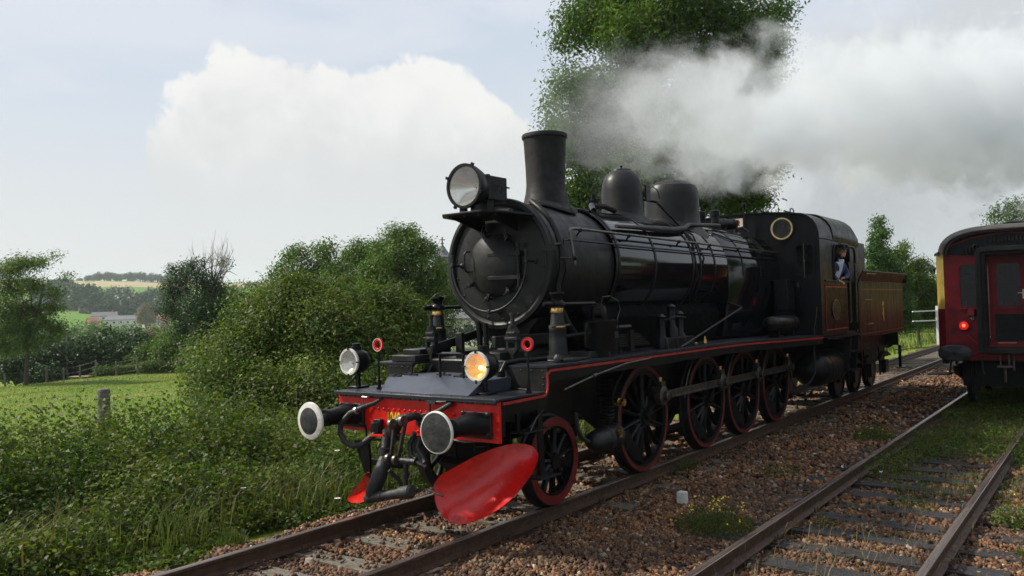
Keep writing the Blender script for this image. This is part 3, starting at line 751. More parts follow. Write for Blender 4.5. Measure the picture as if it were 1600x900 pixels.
def lineside_trees():
    # left edge: airy tree with layered sprays
    o=at(38,46); H=lambda px,py,D:ZH(px,py,D)-o[2]
    def rel(px,py,D,r,rz=None):
        x,y=G(px,D); return (x-o[0],y-o[1],ZH(px,py,D)-o[2],r,r,rz or r*.8)
    lb=[]
    for px,py,r in [(10,420,.8),(35,415,.75),(60,410,.6),(82,400,.35),(20,450,1.0),(55,445,.9),(85,450,.6),(100,440,.3),(8,480,1.0),(45,480,1.1),(80,478,.7),(15,510,1.1),(55,512,1.0),(85,505,.6),(5,540,.9),(40,540,.9),(70,535,.6),(-25,440,1.0),(-30,490,1.2)]:
        lb.append(rel(px+rnd.uniform(-7,7),py+rnd.uniform(-9,9),46+rnd.uniform(-1,1),r*rnd.uniform(.75,1.05),r*rnd.uniform(.4,.75)))
    tree('airy_tree','light green airy tree with layered branches at the left edge of the meadow','tree',o,lb,36000,.13,L_TREEY,3.2,.13,targets=[(l[0]*.7,l[1]*.7,l[2]*.9) for l in lb[:12]],clump=7,cr=.26,fill=.8,up=.8,flat=.7)
    o=at(-35,52)
    tree('dark_tree','dark tree cut off by the left edge of the photo','tree',o,rl(14,0,0,4.6,1.8,1.8,2.2,.9),9000,.2,L_DARK,3.5,.25,cr=.25)
    # dense dark tree with a bare dead top, middle left
    o=at(310,48); lb=[]
    for px,py,r in [(290,430,.9),(275,450,.9),(320,440,.9),(345,455,.8),(268,480,1.0),(310,480,1.2),(345,490,1.1),(290,510,1.1),(330,520,1.2),(360,500,.9),(262,445,.4),(300,415,.5),(268,420,.3),(352,410,.35),(318,408,.3),(375,470,.7)]:
        lb.append(rel(px,py,48+rnd.uniform(-1.2,1.2),r))
    bare=MB()
    c=Vector(rel(330,470,48,1)[:3])
    for k in range(26):
        px=rnd.uniform(296,368); py=rnd.uniform(372,405)+abs(px-330)*.35
        t=Vector(rel(px,py,48+rnd.uniform(-.6,.6),1)[:3]); s=c+Vector((rnd.uniform(-.4,.4),rnd.uniform(-.4,.4),rnd.uniform(-.3,.4)))
        m=s.lerp(t,.5)+Vector((rnd.uniform(-.15,.15),rnd.uniform(-.15,.15),.1)); bare.tube([s,m,t],[.035,.02,.006],4)
        for j in range(4):
            a=m.lerp(t,rnd.random()); b=a+(t-m)*rnd.uniform(.25,.5)+Vector((rnd.uniform(-.3,.3),rnd.uniform(-.3,.3),rnd.uniform(0,.3))); bare.tube([a,b],[.012,.004],3)
    ex=[(np.array(bare.v),np.array([f for f in bare.f if len(f)==4]),None,1)]
    tv=np.array([f for f in bare.f if len(f)==3]); 
    tree('dying_tree','dark green tree with bare dead twigs sticking out of its top','tree',o,lb,26000,.13,L_DARK,2,.2,extra=ex,fill=.5,cr=.16)
    # the pair of tall round trees behind the bush
    def rounded(px0,D,pts,label,m,n,ls=.13,tr=.2):
        nonlocal o
        o=at(px0,D); lb=[rel(a,b,D+rnd.uniform(-1.0,1.0),r) for a,b,r in pts]
        tree('broadleaf_tree',label,'tree',o,lb,n,ls,m,2,tr,fill=.45,cr=.15)
    rounded(490,38,[(455,400,.5),(470,395,.45),(510,390,.6),(450,430,.9),(500,420,1.0),(530,430,.8),(440,460,.8),(480,460,1.1),(520,465,1.1),(550,460,.9),(470,500,1.2),(530,500,1.2),(430,480,.8)],'mid green tree with a ragged top behind the big bush','' or L_TREE,30000)
    rounded(570,46,[(560,395,.9),(575,400,1.0),(548,410,.8),(565,440,1.3),(590,430,1.2),(570,480,1.4)],'darker tree partly hidden between two lighter trees behind the bush',L_ASH,15000,.15)
    rounded(630,36,[(620,368,.6),(640,365,.5),(650,380,.55),(600,390,.7),(625,400,.9),(660,395,.7),(675,390,.4),(590,425,.9),(630,435,1.1),(670,425,.9),(690,430,.5),(585,460,.9),(620,470,1.1),(660,465,1.1),(695,460,.7),(640,500,1.0),(685,490,.8),(600,500,1.0),(720,470,.6)],'tall rounded maple just left of the smokebox',L_TREE,46000,.12)
    # dark spreading evergreens and shrubs across the foot of the meadow
    def shrub(px,D,w,h,label,m,n,ls=.2,name='shrub',cat='bush',flat=.8):
        oo=at(px,D); k=max(4,int(w*1.6))
        lb=[(rnd.uniform(-w/2,w/2)*math.sin(CT),-rnd.uniform(-w/2,w/2)*math.cos(CT),rnd.uniform(.25,.75)*h,w*.22,w*.22,h*.28) for _ in range(k)]
        lb=[((i+.5)/k*w-w/2,)+l[1:] for i,l in enumerate(lb)]
        lb=[(l[0]*math.sin(CT),-l[0]*math.cos(CT)+rnd.uniform(-.6,.6),l[2]*(1-.35*abs(l[0])/(w/2)),l[3],l[4],l[5]) for l in lb]
        tree(name,label,cat,oo,lb,n,ls,m,0,0,fill=.6,cr=.22,flat=flat)
    shrub(140,58,7,4.1,'dark layered evergreen to the right of the tall lamp post',L_DARK,16000,.24,'evergreen_tree','tree',.4)
    shrub(185,60,6,4.2,'dark evergreen in the middle of the row beyond the meadow',L_DARK,15000,.24,'evergreen_tree','tree',.4)
    shrub(75,58,6,2.6,'dark shrubs behind the airy tree beyond the meadow',L_DARK,6000,.22)
    shrub(15,56,6,2.6,'dark shrubs behind the fence at the left edge',L_DARK,6000,.22)
    shrub(232,62,4,4.2,'brownish seed-headed shrub below the autumn tree',L_PINK,4500,.2)
    shrub(255,56,4,3.6,'yellow-green shrub at the right end of the meadow fence',L_TREEY,5000,.2)
    shrub(285,54,4,3.6,'green shrub beside the dead-topped tree',L_TREE,5000,.2)
    shrub(360,50,5,3.2,'green shrub behind the left side of the big bush',L_TREE,7000,.2)
    # clipped low hedge
    for a,b,lab in ((150,215,'low clipped hedge running behind the meadow fence posts'),(222,300,'clipped yellow-green hedge right of the little shed')):
        p=at(a,52); q=at(b,54); o=(p[0],p[1],p[2]); n=9
        lb=[((q[0]-p[0])*i/n,(q[1]-p[1])*i/n,.35+rnd.uniform(-.02,.06),.45,.35,.42) for i in range(n+1)]
        tree('hedge',lab,'hedge',o,lb,5000,.13,L_TREEY,0,0,fill=.6,cr=.08)
    # big tree behind the steam
    o=at(1060,30); lb=[]
    for i in range(85):
        py=rnd.uniform(-120,320); half=190-max(0,(py-60))*.12 if py>-20 else 190+(py+20)*.9
        px=1060+rnd.uniform(-1,1)*max(60,half-35); lb.append(rel(px,py,30+rnd.uniform(-2.2,2.2),rnd.uniform(.8,1.3)))
    for i in range(26): lb.append(rel(rnd.uniform(885,1200),rnd.uniform(190,335),30+rnd.uniform(-1.6,1.6),rnd.uniform(.6,1.0)))
    for px,py,r in [(900,60,.7),(905,20,.5),(895,130,.6),(872,160,.45),(868,185,.4),(900,200,.8),(920,250,.9),(905,300,.8),(925,310,.7),(960,300,.9),(1215,20,.7),(1240,10,.45),(1225,60,.6),(1220,110,.5),(1225,150,.5),(1215,180,.4),(1210,230,.5),(1205,265,.4),(1170,300,.7),(1130,300,.8),(1195,310,.3),(1050,320,.9)]:
        lb.append(rel(px,py,30+rnd.uniform(-1,1),r))
    tree('tall_ash_tree','tall dense dark green tree towering behind the engine and its steam','tree',o,lb,260000,.165,L_ASH,4.5,.26,targets=[(l[0]*.62,l[1]*.62,l[2]*.88) for l in lb[:14]],fill=.6,clump=10,cr=.26,asp=.36,up=.35)
    # right hand side
    o=at(1378,40); lb=[rel(1378+rnd.uniform(-1,1)*(py-335)*.24,py,40+rnd.uniform(-.8,.8),.28+(py-335)*.0035) for py in [345,355,365,372,380,388,396,404,412,420,430,440,450,460,470,480,400,420,440,460,480,500,500,420,450]]
    tree('cypress_tree','pointed bright green conifer just right of the cab','tree',o,lb,34000,.12,L_CON,3.5,.12,targets=[],fill=.5,cr=.1,up=.2)
    o=at(1432,44); lb=[rel(a,b,44+rnd.uniform(-1,1),r) for a,b,r in [(1405,400,.6),(1415,385,.3),(1420,430,.9),(1440,415,.5),(1452,440,.5),(1445,455,.9),(1415,470,1.0),(1462,470,.7),(1470,455,.6),(1440,490,1.0),(1400,460,.9),(1480,480,.9),(1500,460,1.0)]]
    ex=MB()
    for k in range(24):
        p=Vector(rel(rnd.uniform(1400,1466),rnd.uniform(395,450),44+rnd.uniform(-.5,.5),1)[:3]); q=p+Vector((rnd.uniform(-.3,.3),rnd.uniform(-.3,.3),rnd.uniform(.3,.9))); ex.tube([p,q],[.015,.004],3)
    tree('leafy_shrub','loose bright green shrubbery between the tender and the coach','bush',o,lb,36000,.13,L_TREE,1.5,.08,targets=[],fill=.5,cr=.14,extra=[(np.array(ex.v),np.array([f for f in ex.f if len(f)==4]),None,1)])
    shrub(1445,62,7,2.2,'low tangled undergrowth behind the white fence',L_WEED,7000,.16)
    o=at(1580,48); lb=[rel(a,b,48+rnd.uniform(-1,1),r) for a,b,r in [(1575,318,.4),(1560,335,.6),(1585,335,.7),(1600,325,.8),(1620,330,1.0),(1570,360,1.0),(1610,370,1.4),(1550,370,.8),(1600,430,2.0),(1650,400,2.0)]]
    tree('distant_tree','grey-green tree top showing above the coach roof','tree',o,lb,16000,.15,L_ASH,3,.2,fill=.5,cr=.16)
lineside_trees()
# ------------------------------------------------------------------ fences, posts and far buildings
M_CONC=mat('lichened_concrete',(.07,.065,.055),.9,0,.35,14,.8,35,col2=(.15,.14,.115))
M_WOODP=mat('grey_fence_wood',(.14,.12,.10),.85,0,.3,20,.6,30)
M_WIRE=mat('fence_wire',(.05,.05,.05),.6,.3,.2,20)
M_WALLW=mat('pale_render',(.55,.53,.49),.8,0,.08,3)
M_ROOFG=mat('slate_roof',(.10,.10,.11),.7,0,.2,8)
M_ROOFR=mat('red_tile_roof',(.28,.10,.06),.8,0,.2,8)
M_BRICK=mat('orange_brick',(.36,.17,.11),.85,0,.15,6)
M_PANE=mat('far_window_pane',(.05,.055,.06),.15,0,.2,4)
M_FWHITE=mat('white_gate_paint',(.7,.7,.68),.5,0,.08,9)
def near_posts():
    x,y=G(159,15.2); z=ZH(159,606,15.2); gz=float(ground_z(x,y)); 
    mb=MB(); mb.lathe((x,y,gz-.3),(0,0,1),[(0,.115),(z-gz+.24,.112),(z-gz+.28,.098),(z-gz+.3,.03)],14)
    mb.v=[(a+.006*math.sin(c*17),b+.006*math.cos(c*13),c) for a,b,c in mb.v]
    root=empty('concrete_fence_post',(x,y,gz),'thick weathered concrete fence post standing in the weeds before the meadow','post')
    mb.build('post_shaft',M_CONC,root,bevel=.004)
    m2=MB()
    for h in (.16,.5,.85):
        m2.torus((x,y,z-h),(0,0,1),.103,.004,16,5)
    m2.build('wire_tie',M_WIRE,root)
    w=MB(); x2,y2=G(-260,19); x3,y3=G(420,17.2)
    for h in (.18,.52,.87):
        pts=[(x2,y2,z-h-.1),((x2+x)/2,(y2+y)/2,z-h-.10),(x,y,z-h),((x3+x)/2,(y3+y)/2,z-h-.08),(x3,y3,z-h)]
        w.tube(pts,.0015,4)
    tag(w.build('fence_wire',M_WIRE),'thin strands of wire either side of the concrete post','wire')
near_posts()
def meadow_fence():
    root=empty('meadow_fence',at(110,52),'post and wire fence along the far edge of the meadow','fence')
    pts=[]
    for k,(px,D) in enumerate(((6,50.5),(41,50.8),(70,51.2),(98,51.5),(123,51.8),(147,51),(180,52),(213,51),(246,52.5),(279,52.5))):
        x,y,z=at(px,D); h=1.05+.1*((k*7)%3); mb=MB(); mb.lathe((x,y,z-.1),(.03*((k%3)-1),0,1),[(0,.065),(h,.06),(h+.03,.03)],8); mb.build('fence_post',M_WOODP,root); pts.append(Vector((x,y,z+h-.15)))
    for d in (0,.35,.7):
        mb=MB(); mb.tube([p-Vector((0,0,d)) for p in pts],.008,4); mb.build('wire_strand',M_WIRE,root)
meadow_fence()
def shed():
    o=at(119,55); root=empty('feed_box',o,'small low wooden feed box beyond the meadow, right of the lamp post','feed box')
    x,y,z=o; d=Vector((math.sin(CT),-math.cos(CT),0)); f=Vector((math.cos(CT),math.sin(CT),0))
    def P(a,b,c): return tuple(Vector(o)+d*a+f*b+Vector((0,0,c)))
    def bx(mb,a0,a1,b0,b1,c0,c1):
        v=[P(a,b,c) for a in (a0,a1) for b in (b0,b1) for c in (c0,c1)]; mb.add(v,[(0,1,3,2),(4,6,7,5),(0,4,5,1),(2,3,7,6),(0,2,6,4),(1,5,7,3)])
    mb=MB(); bx(mb,-.58,.58,.1,.7,0,.42); mb.build('wall',M_WOODP,root)
    mb=MB(); bx(mb,-.66,.66,.0,.8,.425,.48); mb.build('roof',mat('shed_roof',(.36,.27,.19),.8,0,.15,9),root)
    mb=MB(); bx(mb,-.42,.42,.06,.098,.1,.34); mb.build('opening',mat('opening_shade',(.03,.025,.02),.9),root)  # solid dark panel painted as the shaded inside of an opening
shed()
def lamp_posts():
    x,y,z=at(103,57); top=ZH(102,518,57)
    root=empty('street_lamp',(x,y,z),'tall slim grey lamp post beside the dark evergreen left of the meadow shed','lamp post')
    mb=MB(); mb.lathe((x,y,z-.2),(0,0,1),[(0,.09),(1.2,.08),(1.25,.055),(top-z+.2,.04)],10); mb.build('lamp_column',mat('galvanised',(.22,.25,.26),.6,.3,.1,5),root)
    mb=MB(); mb.lathe((x,y,top-.05),(0,0,1),[(0,.05),(.08,.28),(.16,.30),(.22,.2),(.28,.05)],12); mb.build('lamp_head',mat('lamp_head_grey',(.3,.33,.33),.5,0,.1,5),root)
    x,y,z=at(1458,60); top=ZH(1458,418,60)
    root=empty('lantern_lamp',(x,y,z),'old fashioned lantern lamp rising above the bushes left of the coach','lamp post')
    mb=MB(); mb.lathe((x,y,z-.2),(0,0,1),[(0,.12),(.8,.1),(.9,.05),(top-z-.35,.045)],10); mb.build('lamp_column',M_GREY,root)
    mb=MB(); mb.lathe((x,y,top-.5),(0,0,1),[(0,.08),(.03,.15),(.42,.24)],6); mb.build('lantern_glass',M_GLASSD,root,smooth=False)
    mb=MB(); mb.lathe((x,y,top-.08),(0,0,1),[(0,.30),(.16,.12),(.22,.04),(.30,.03)],6); mb.build('lantern_cap',M_GREY,root,smooth=False)
lamp_posts()
def white_gate():
    o=at(1450,38); root=empty('white_crossing_fence',o,'white painted rail fence beyond the tracks between tender and coach','fence')
    d=Vector((math.sin(CT),-math.cos(CT),0))
    zt=ZH(1462,480,38); 
    def P(px,py): 
        x,y=G(px,38); return (x,y,ZH(px,py,38))
    mb=MB(); mb.bar(P(1462,538),P(1462,478),.10,.10); mb.build('fence_post',M_FWHITE,root)
    mb=MB(); mb.bar(P(1478,538),P(1478,480),.10,.10); mb.build('fence_post',M_FWHITE,root)
    for a,b in (((1424,487),(1480,484.5)),((1424,502),(1480,500))):
        mb=MB(); mb.bar(P(*a),P(*b),.10,.05); mb.build('fence_rail',M_FWHITE,root)
white_gate()
def house(name,label,px,D,w,dpt,h,rh,wall,roof,nwin,cat='house',yaw=0,py=None,chim=True):
    x,y=G(px,D); z=ZH(px,py,D) if py else float(ground_z(x,y)); z0=z
    a=CT-pi/2+yaw; u=Vector((math.cos(a),math.sin(a),0)); f=Vector((-math.sin(a),math.cos(a),0)); o=Vector((x,y,z))
    root=empty(name,o,label,cat)
    def P(p,q,r): return tuple(o+u*p+f*q+Vector((0,0,r)))
    def bx(mb,p0,p1,q0,q1,r0,r1):
        v=[P(p,q,r) for p in (p0,p1) for q in (q0,q1) for r in (r0,r1)]; mb.add(v,[(0,1,3,2),(4,6,7,5),(0,4,5,1),(2,3,7,6),(0,2,6,4),(1,5,7,3)])
    mb=MB(); bx(mb,-w/2,w/2,0,dpt,-3,h); mb.add([P(-w/2,0,h),P(-w/2,dpt,h),P(-w/2,dpt/2,h+rh),P(w/2,0,h),P(w/2,dpt,h),P(w/2,dpt/2,h+rh)],[(0,1,2),(3,5,4)]); mb.build('wall',wall,root,smooth=False)
    e=.3; mb=MB()
    for s in (0,1):
        q0=-e if s==0 else dpt+e; zz=h-e*rh/(dpt/2)
        v=[P(-w/2-e,q0,zz),P(w/2+e,q0,zz),P(w/2+e,dpt/2,h+rh),P(-w/2-e,dpt/2,h+rh)]; v2=[(a_,b_,c_+.18) for a_,b_,c_ in v]
        mb.add(v+v2,[(3,2,1,0),(4,5,6,7),(0,1,5,4),(1,2,6,5),(2,3,7,6),(3,0,4,7)])
    rf=mb.build('roof',roof,root,smooth=False)
    if chim:
        mb=MB(); bx(mb,w*.28,w*.28+.7,dpt/2-.3,dpt/2+.4,h+rh*.6,h+rh+1.1); mb.build('chimney',M_BRICK,rf,smooth=False)
    for k in range(nwin):
        cx=-w/2+w*(k+.5)/nwin; mb=MB(); bx(mb,cx-.75,cx+.75,-.08,.02,h-2.1,h-.7); wn=mb.build('window',M_FWHITE,root,smooth=False)
        mb=MB(); bx(mb,cx-.63,cx+.63,-.12,-.085,h-1.98,h-.82); mb.build('pane',M_PANE,wn,smooth=False)
    return root
house('village_house','long white house with a dark roof in the valley, right of the red gable',188,450,19,9,4.4,2.2,M_WALLW,M_ROOFG,5,py=512)
house('village_house','pale two storey house rising behind the long white house',161,470,13,9,7.2,2.2,M_WALLW,M_ROOFG,3,py=513,yaw=.3)
house('village_house','small orange-red gabled house left of the white village houses',147,440,5,6,3.4,2.0,M_BRICK,M_ROOFR,1,py=512,yaw=.8,chim=False)
house('village_house','cream house partly behind the autumn tree in the valley',217,455,6,8,5,2.2,M_WALLW,M_ROOFG,2,py=517,yaw=.4)
house('village_house','white gabled house just right of the autumn tree',241,440,6,7,3.6,2.6,M_WALLW,M_ROOFG,1,py=514,yaw=1.0,chim=False)
house('village_house','orange brick house at the foot of the dead-topped tree',255,450,6,8,6,2,M_BRICK,M_ROOFR,1,py=514,yaw=.5,chim=False)
house('roadside_house','grey roofed white house glimpsed below the smokebox, behind the hedge',700,104,9,7,2.0,1.6,M_WALLW,M_ROOFG,3,yaw=-.5,py=522,chim=False)
house('roadside_house','second grey roof glimpsed beside the valve column beyond the tracks',655,108,6,7,2.0,1.7,M_WALLW,M_ROOFG,2,yaw=.5,py=522,chim=False)
def church():
    x,y=G(693,260); zt=ZH(693,368,260); zb=ZH(693,430,260); z=zb
    root=empty('church_spire',(x,y,zb-10),'slate church spire with a cross showing between the maple and the smokebox','church')
    k=260/CF
    mb=MB(); mb.lathe((x,y,zb-10),(0,0,1),[(0,3.3),(10+ (430-402)*k,3.3)],4); mb.build('tower',M_CONC,root,smooth=False)
    mb=MB(); b=zb+(430-402)*k; mb.lathe((x,y,b),(0,0,1),[(0,3.6),(.4*k*8,2.6),(9*k,1.7),(20*k,.18)],8); mb.build('spire',M_ROOFG,root,smooth=False)
    t=b+20*k; mb=MB(); mb.bar((x,y,t-.3),(x,y,t+12*k),.28); u=Vector((math.sin(CT),-math.cos(CT),0)); c=Vector((x,y,t+7.5*k)); mb.bar(c-u*.9,c+u*.9,.26); mb.lathe((x,y,t),(0,0,1),[(0,.2),(.4,.5),(.8,.2)],8); mb.build('cross',M_GREY,root,smooth=False)
church()
def hedge_dark():
    o=at(690,77); u=Vector((math.sin(CT),-math.cos(CT),0)); w=5.2
    lb=[(u.x*t,u.y*t,1.35+rnd.uniform(-.03,.03),.6,.6,1.4) for t in np.linspace(-w,w,22)]
    tree('dark_hedge','tall clipped dark hedge seen through the gap under the smokebox','hedge',o,lb,16000,.16,L_DARK,0,0,fill=.6,cr=.06)
hedge_dark()
def far_woods():
    # separate trees on the ridge, all copies of three meshes
    def proto(nm,mt,n,ls,seed):
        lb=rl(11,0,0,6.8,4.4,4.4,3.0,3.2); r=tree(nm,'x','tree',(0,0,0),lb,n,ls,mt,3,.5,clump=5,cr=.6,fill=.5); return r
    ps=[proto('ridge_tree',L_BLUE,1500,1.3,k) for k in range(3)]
    pos=[(112,437,930,.45),(124,436,930,.6)]+[(132+5,437,935,.35)]
    xs=[138,146,154,163,172,181,190,200,209,219,228,237,246,256,266,390,400,470,478]
    for i,px in enumerate(xs): pos.append((px,436 if px<300 else 442,930+rnd.uniform(-15,15),rnd.uniform(.9,1.2) if 140<px<300 else .8))
    used=[False]*3
    words='leftmost second third fourth fifth sixth seventh eighth ninth tenth eleventh twelfth thirteenth fourteenth fifteenth sixteenth seventeenth eighteenth nineteenth twentieth last'.split()
    for i,(px,py,D,s) in enumerate(pos):
        x,y=G(px,D); z=float(ground_z(x,y))-1.5; p=ps[i%3]
        k_=sorted(range(len(pos)),key=lambda q:pos[q][0]).index(i); lab=('smallest round tree, ' if s<.5 else 'round tree, ')+words[min(k_,20)]+' from the left in the row on the far hill crest' if i<len(pos)-4 else 'small far tree on the skyline, '+['first','second','third','fourth'][i-len(pos)+4]+' from the left behind the bushes'
        if not used[i%3]: o=p; used[i%3]=True; o.location=(x,y,z); o.scale=(s,s,s); o.rotation_euler=(0,0,i*1.3)
        else: o=copy_tree(p,None,(x,y,z),i*1.3,s)
        tag(o,lab,'tree','trees along the crest of the far hill')
    # wooded lower slope as one mass
    lb=[]
    o=G(190,520); o=(o[0],o[1],float(ground_z(*o)))
    for k in range(110):
        px=rnd.uniform(60,330); D=rnd.uniform(500,580)
        py=rnd.uniform(470,505) if px>150 else rnd.uniform(452,500)
        x,y=G(px,D); r=rnd.uniform(4,7); lb.append((x-o[0],y-o[1],ZH(px,py,D)-o[2],r,r,r))
    for px,py,r in [(180,468,9),(192,466,8),(172,478,9),(203,478,6),(238,462,6),(236,472,7),(252,472,9),(265,474,9),(285,472,10),(100,455,9),(92,460,10),(115,462,9),(122,470,9),(105,475,10),(84,448,6),(155,480,7),(165,485,8),(215,480,7),(230,485,8),(128,462,5)]:
        x,y=G(px,600); lb.append((x-o[0],y-o[1],ZH(px,py,600)-o[2],r*1.1,r*1.1,r))
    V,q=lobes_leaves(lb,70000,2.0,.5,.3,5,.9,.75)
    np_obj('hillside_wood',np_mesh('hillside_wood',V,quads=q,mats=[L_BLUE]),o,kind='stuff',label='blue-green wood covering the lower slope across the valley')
    # broad belt of trees behind the hedgerow on the right of the valley and behind the station
    lb=[]; o=at(560,95)
    for k in range(70):
        px=rnd.uniform(330,640); D=rnd.uniform(85,130); x,y=G(px,D); r=rnd.uniform(1.6,3.0); lb.append((x-o[0],y-o[1],ZH(px,rnd.uniform(455,500),D)-o[2],r,r,r))
    V,q=lobes_leaves(lb,22000,.34,.4,.4,6,.3,.6)
    np_obj('background_wood',np_mesh('background_wood',V,quads=q,mats=[L_TREE]),o,kind='stuff',label='belt of mixed trees behind the hedgerow trees')
    lb=[]; o=at(1300,100)
    for k in range(60):
        px=rnd.uniform(1080,1750); D=rnd.uniform(85,120); x,y=G(px,D); r=rnd.uniform(1.6,2.8); lb.append((x-o[0],y-o[1],ZH(px,rnd.uniform(440,480),D)-o[2],r,r,r))
    V,q=lobes_leaves(lb,22000,.34,.4,.4,6,.3,.6)
    np_obj('background_wood',np_mesh('background_wood',V,quads=q,mats=[L_ASH]),o,kind='stuff',label='dark belt of trees behind the engine cab and coach')
    lb=[]; o=G(190,300); o=(o[0],o[1],float(ground_z(*o)))
    for k in range(90):
        px=rnd.uniform(-60,330); D=rnd.uniform(190,330); x,y=G(px,D); r_=rnd.uniform(3,5); lb.append((x-o[0],y-o[1],ZH(px,rnd.uniform(520,540),D)-o[2],r_,r_,r_*.8))
    V,q=lobes_leaves(lb,30000,.9,.4,.4,5,.6,.7)
    np_obj('valley_wood',np_mesh('valley_wood',V,quads=q,mats=[L_ASH]),o,kind='stuff',label='tangled growth filling the valley below the village')
    # autumn tree in the village and a few field trees
    x,y=G(227,430); o=(x,y,ZH(227,512,430)); lb=[(a,0,b,r,r,r) for a,b,r in [(0,9,3.2),(-2.2,6.5,2.8),(2.4,6.8,2.8),(0,4.5,3.2),(-2.8,4,2.4),(2.9,4.2,2.4),(0,11,2.0),(1.5,9.5,2.2),(-1.5,9.3,2.2)]]
    tree('autumn_tree','round yellow-brown autumn tree among the village houses','tree',o,lb,6000,.8,L_AUT,3,.4,cr=.4)
    for px,py,s,lb_ in ((242,462,.42,'larger left one of two tiny lone trees in the green pasture on the far hill'),(248,462,.35,'smaller right one of two tiny lone trees in the green pasture on the far hill')):
        x,y=G(px,760); z=float(ground_z(x,y)); c=copy_tree(ps[0],None,(x,y,z-.5),px,s); tag(c,lb_,'tree','two small trees in the far pasture')
    # field hedge line across the pasture
    lb=[];x0,y0=G(255,700); z0=float(ground_z(x0,y0))
    for px in np.linspace(238,330,30):
        x,y=G(px,735); lb.append((x-x0,y-y0,float(ground_z(x,y))-z0+.8,2.0,2.0,1.3))
    tree('field_hedge','thin dark hedge line crossing the green pasture on the far hill','hedge',(x0,y0,z0),lb,2500,1.0,L_BLUE,0,0,cr=.3)
far_woods()
def camera_side_wood():
    lb=[]; o=(12,-11,-.5)
    for k in range(70):
        x=rnd.uniform(-26,44); y=rnd.uniform(-15,-9.5); h=rnd.uniform(1.5,9.2); r_=rnd.uniform(1.3,2.2); lb.append((x-o[0],y-o[1],h,r_,r_,r_))
    V,q=lobes_leaves(lb,34000,.42,.4,.5,6,.35,.6)
    np_obj('trackside_wood',np_mesh('trackside_wood',V,quads=q,mats=[L_ASH]),o,kind='stuff',label='line of trees on the near side of the tracks, mirrored in the boiler')
camera_side_wood()
# ------------------------------------------------------------------ the steam locomotive (y measured from the track centre)
def K(): return MB((0,A0,0))
LOCO=empty('steam_locomotive',(11,A0,0),'black steam locomotive with a red buffer beam and red wheel rims','locomotive')
def rivets(mb,pts,axis,r=.011,n=6):
    for p in pts: mb.dome(p,axis,r,n)
def beam_and_deck():
    mb=K(); mb.box(5.955,5.985,-1.215,.985,.918,1.303); b=mb.build('buffer_beam',M_RED,LOCO,bevel=.004)
    mb=K(); 
    rivets(mb,[(5.955,y,1.165) for y in np.linspace(-.60,.52,16)],(-1,0,0),.016)
    rivets(mb,[(5.955,y,.965) for y in (-1.185,-.62,-.18,.12,.24,.50,.95)]+[(5.955,-1.185,z) for z in (1.04,1.12,1.2)],(-1,0,0),.015)
    for y in (-.66,.57): mb.lathe((5.955,y,1.165),(-1,0,0),[(0,.026),(.012,.026),(.018,.016),(.026,.012)],8)
    mb.build('rivet_heads',M_RED,b)
    text('1040','painted_number',M_YELLOW,b,(5.951,A0+.155,1.075),.150,FACE_FRONT,.66,.0015,.005)
    # beam stiffeners and side bracket
    mb=K(); mb.box(5.987,6.05,-1.21,-1.10,.97,1.30); mb.box(5.987,6.05,.87,.98,.97,1.30); mb.build('beam_end_bracket',M_PAINT,LOCO,bevel=.004)
    # deck
    mb=K(); mb.box(5.90,6.74,-1.225,1.0,1.308,1.330); mb.build('front_deck_plate',M_DECK,LOCO,bevel=.004)
    mb=K(); mb.box(5.895,5.925,-1.225,1.0,1.296,1.307)
    rivets(mb,[(5.93,y,1.330) for y in np.linspace(-1.18,.96,17)],(0,0,1),.012)
    for k in range(16):
        y=-1.18+k*.135; mb.box(5.938,5.952,y,y+.10,1.272,1.3)
    mb.build('deck_edge_rivets',M_DECK,LOCO)
    mb=K(); mb.prism([(6.03,1.332),(6.28,1.462),(7.25,1.462),(7.25,1.332)],'y',-.78,.56)
    mb.v=[(a+(0 if c>A0 else 0),b+(-.14 if (b-A0>.5 and c<1.4 and a<6.1) else 0),c) for a,b,c in mb.v]
    mb.build('sloping_cover_plate',mat('cover_plate_blue_grey',(.050,.057,.075),.38,0,.15,2,.1,12,dust=((.07,.075,.085),.5)),LOCO,bevel=.006)
    mb=K(); 
    for x,y in ((6.5,.42),(6.62,.05),(6.5,-.3),(6.33,.5)): mb.lathe((x,y,1.463),(0,0,1),[(0,.035),(.012,.035),(.012,.022),(.03,.02)],6); mb.box(x-.02,x+.02,y-.09,y+.09,1.463,1.478)
    mb.build('cover_hinge',M_GREY,LOCO)
    # raised platform steps both sides (vertical plates with rivets)
    for s,y0,y1 in ((-1,-1.235,-.72),(1,.62,1.02)):
        mb=K(); mb.box(6.725,6.745,y0,y1,1.331,1.565)
        m2=K(); rivets(m2,[(6.725,y,z) for y in np.linspace(y0+.06,y1-.06,4) for z in (1.53,)]+[(6.725,y0+.05,1.46),(6.725,y0+.05,1.39),(6.725,y1-.05,1.4)],(-1,0,0),.012)
        p=mb.build('step_up_plate',M_SMOKE,LOCO,bevel=.003); m2.build('rivet_heads',M_SMOKE,p)
beam_and_deck()
def ysb(x):
    """half width of the running board edge, widening to the cab"""
    return float(np.interp(x,[6.7,11.5,12.6,13.6,14.8,15.3],[1.235,1.255,1.33,1.42,1.49,1.50]))
def zrb(x): return float(np.interp(x,[6.7,12,15.3,22],[1.56,1.56,1.512,1.50]))
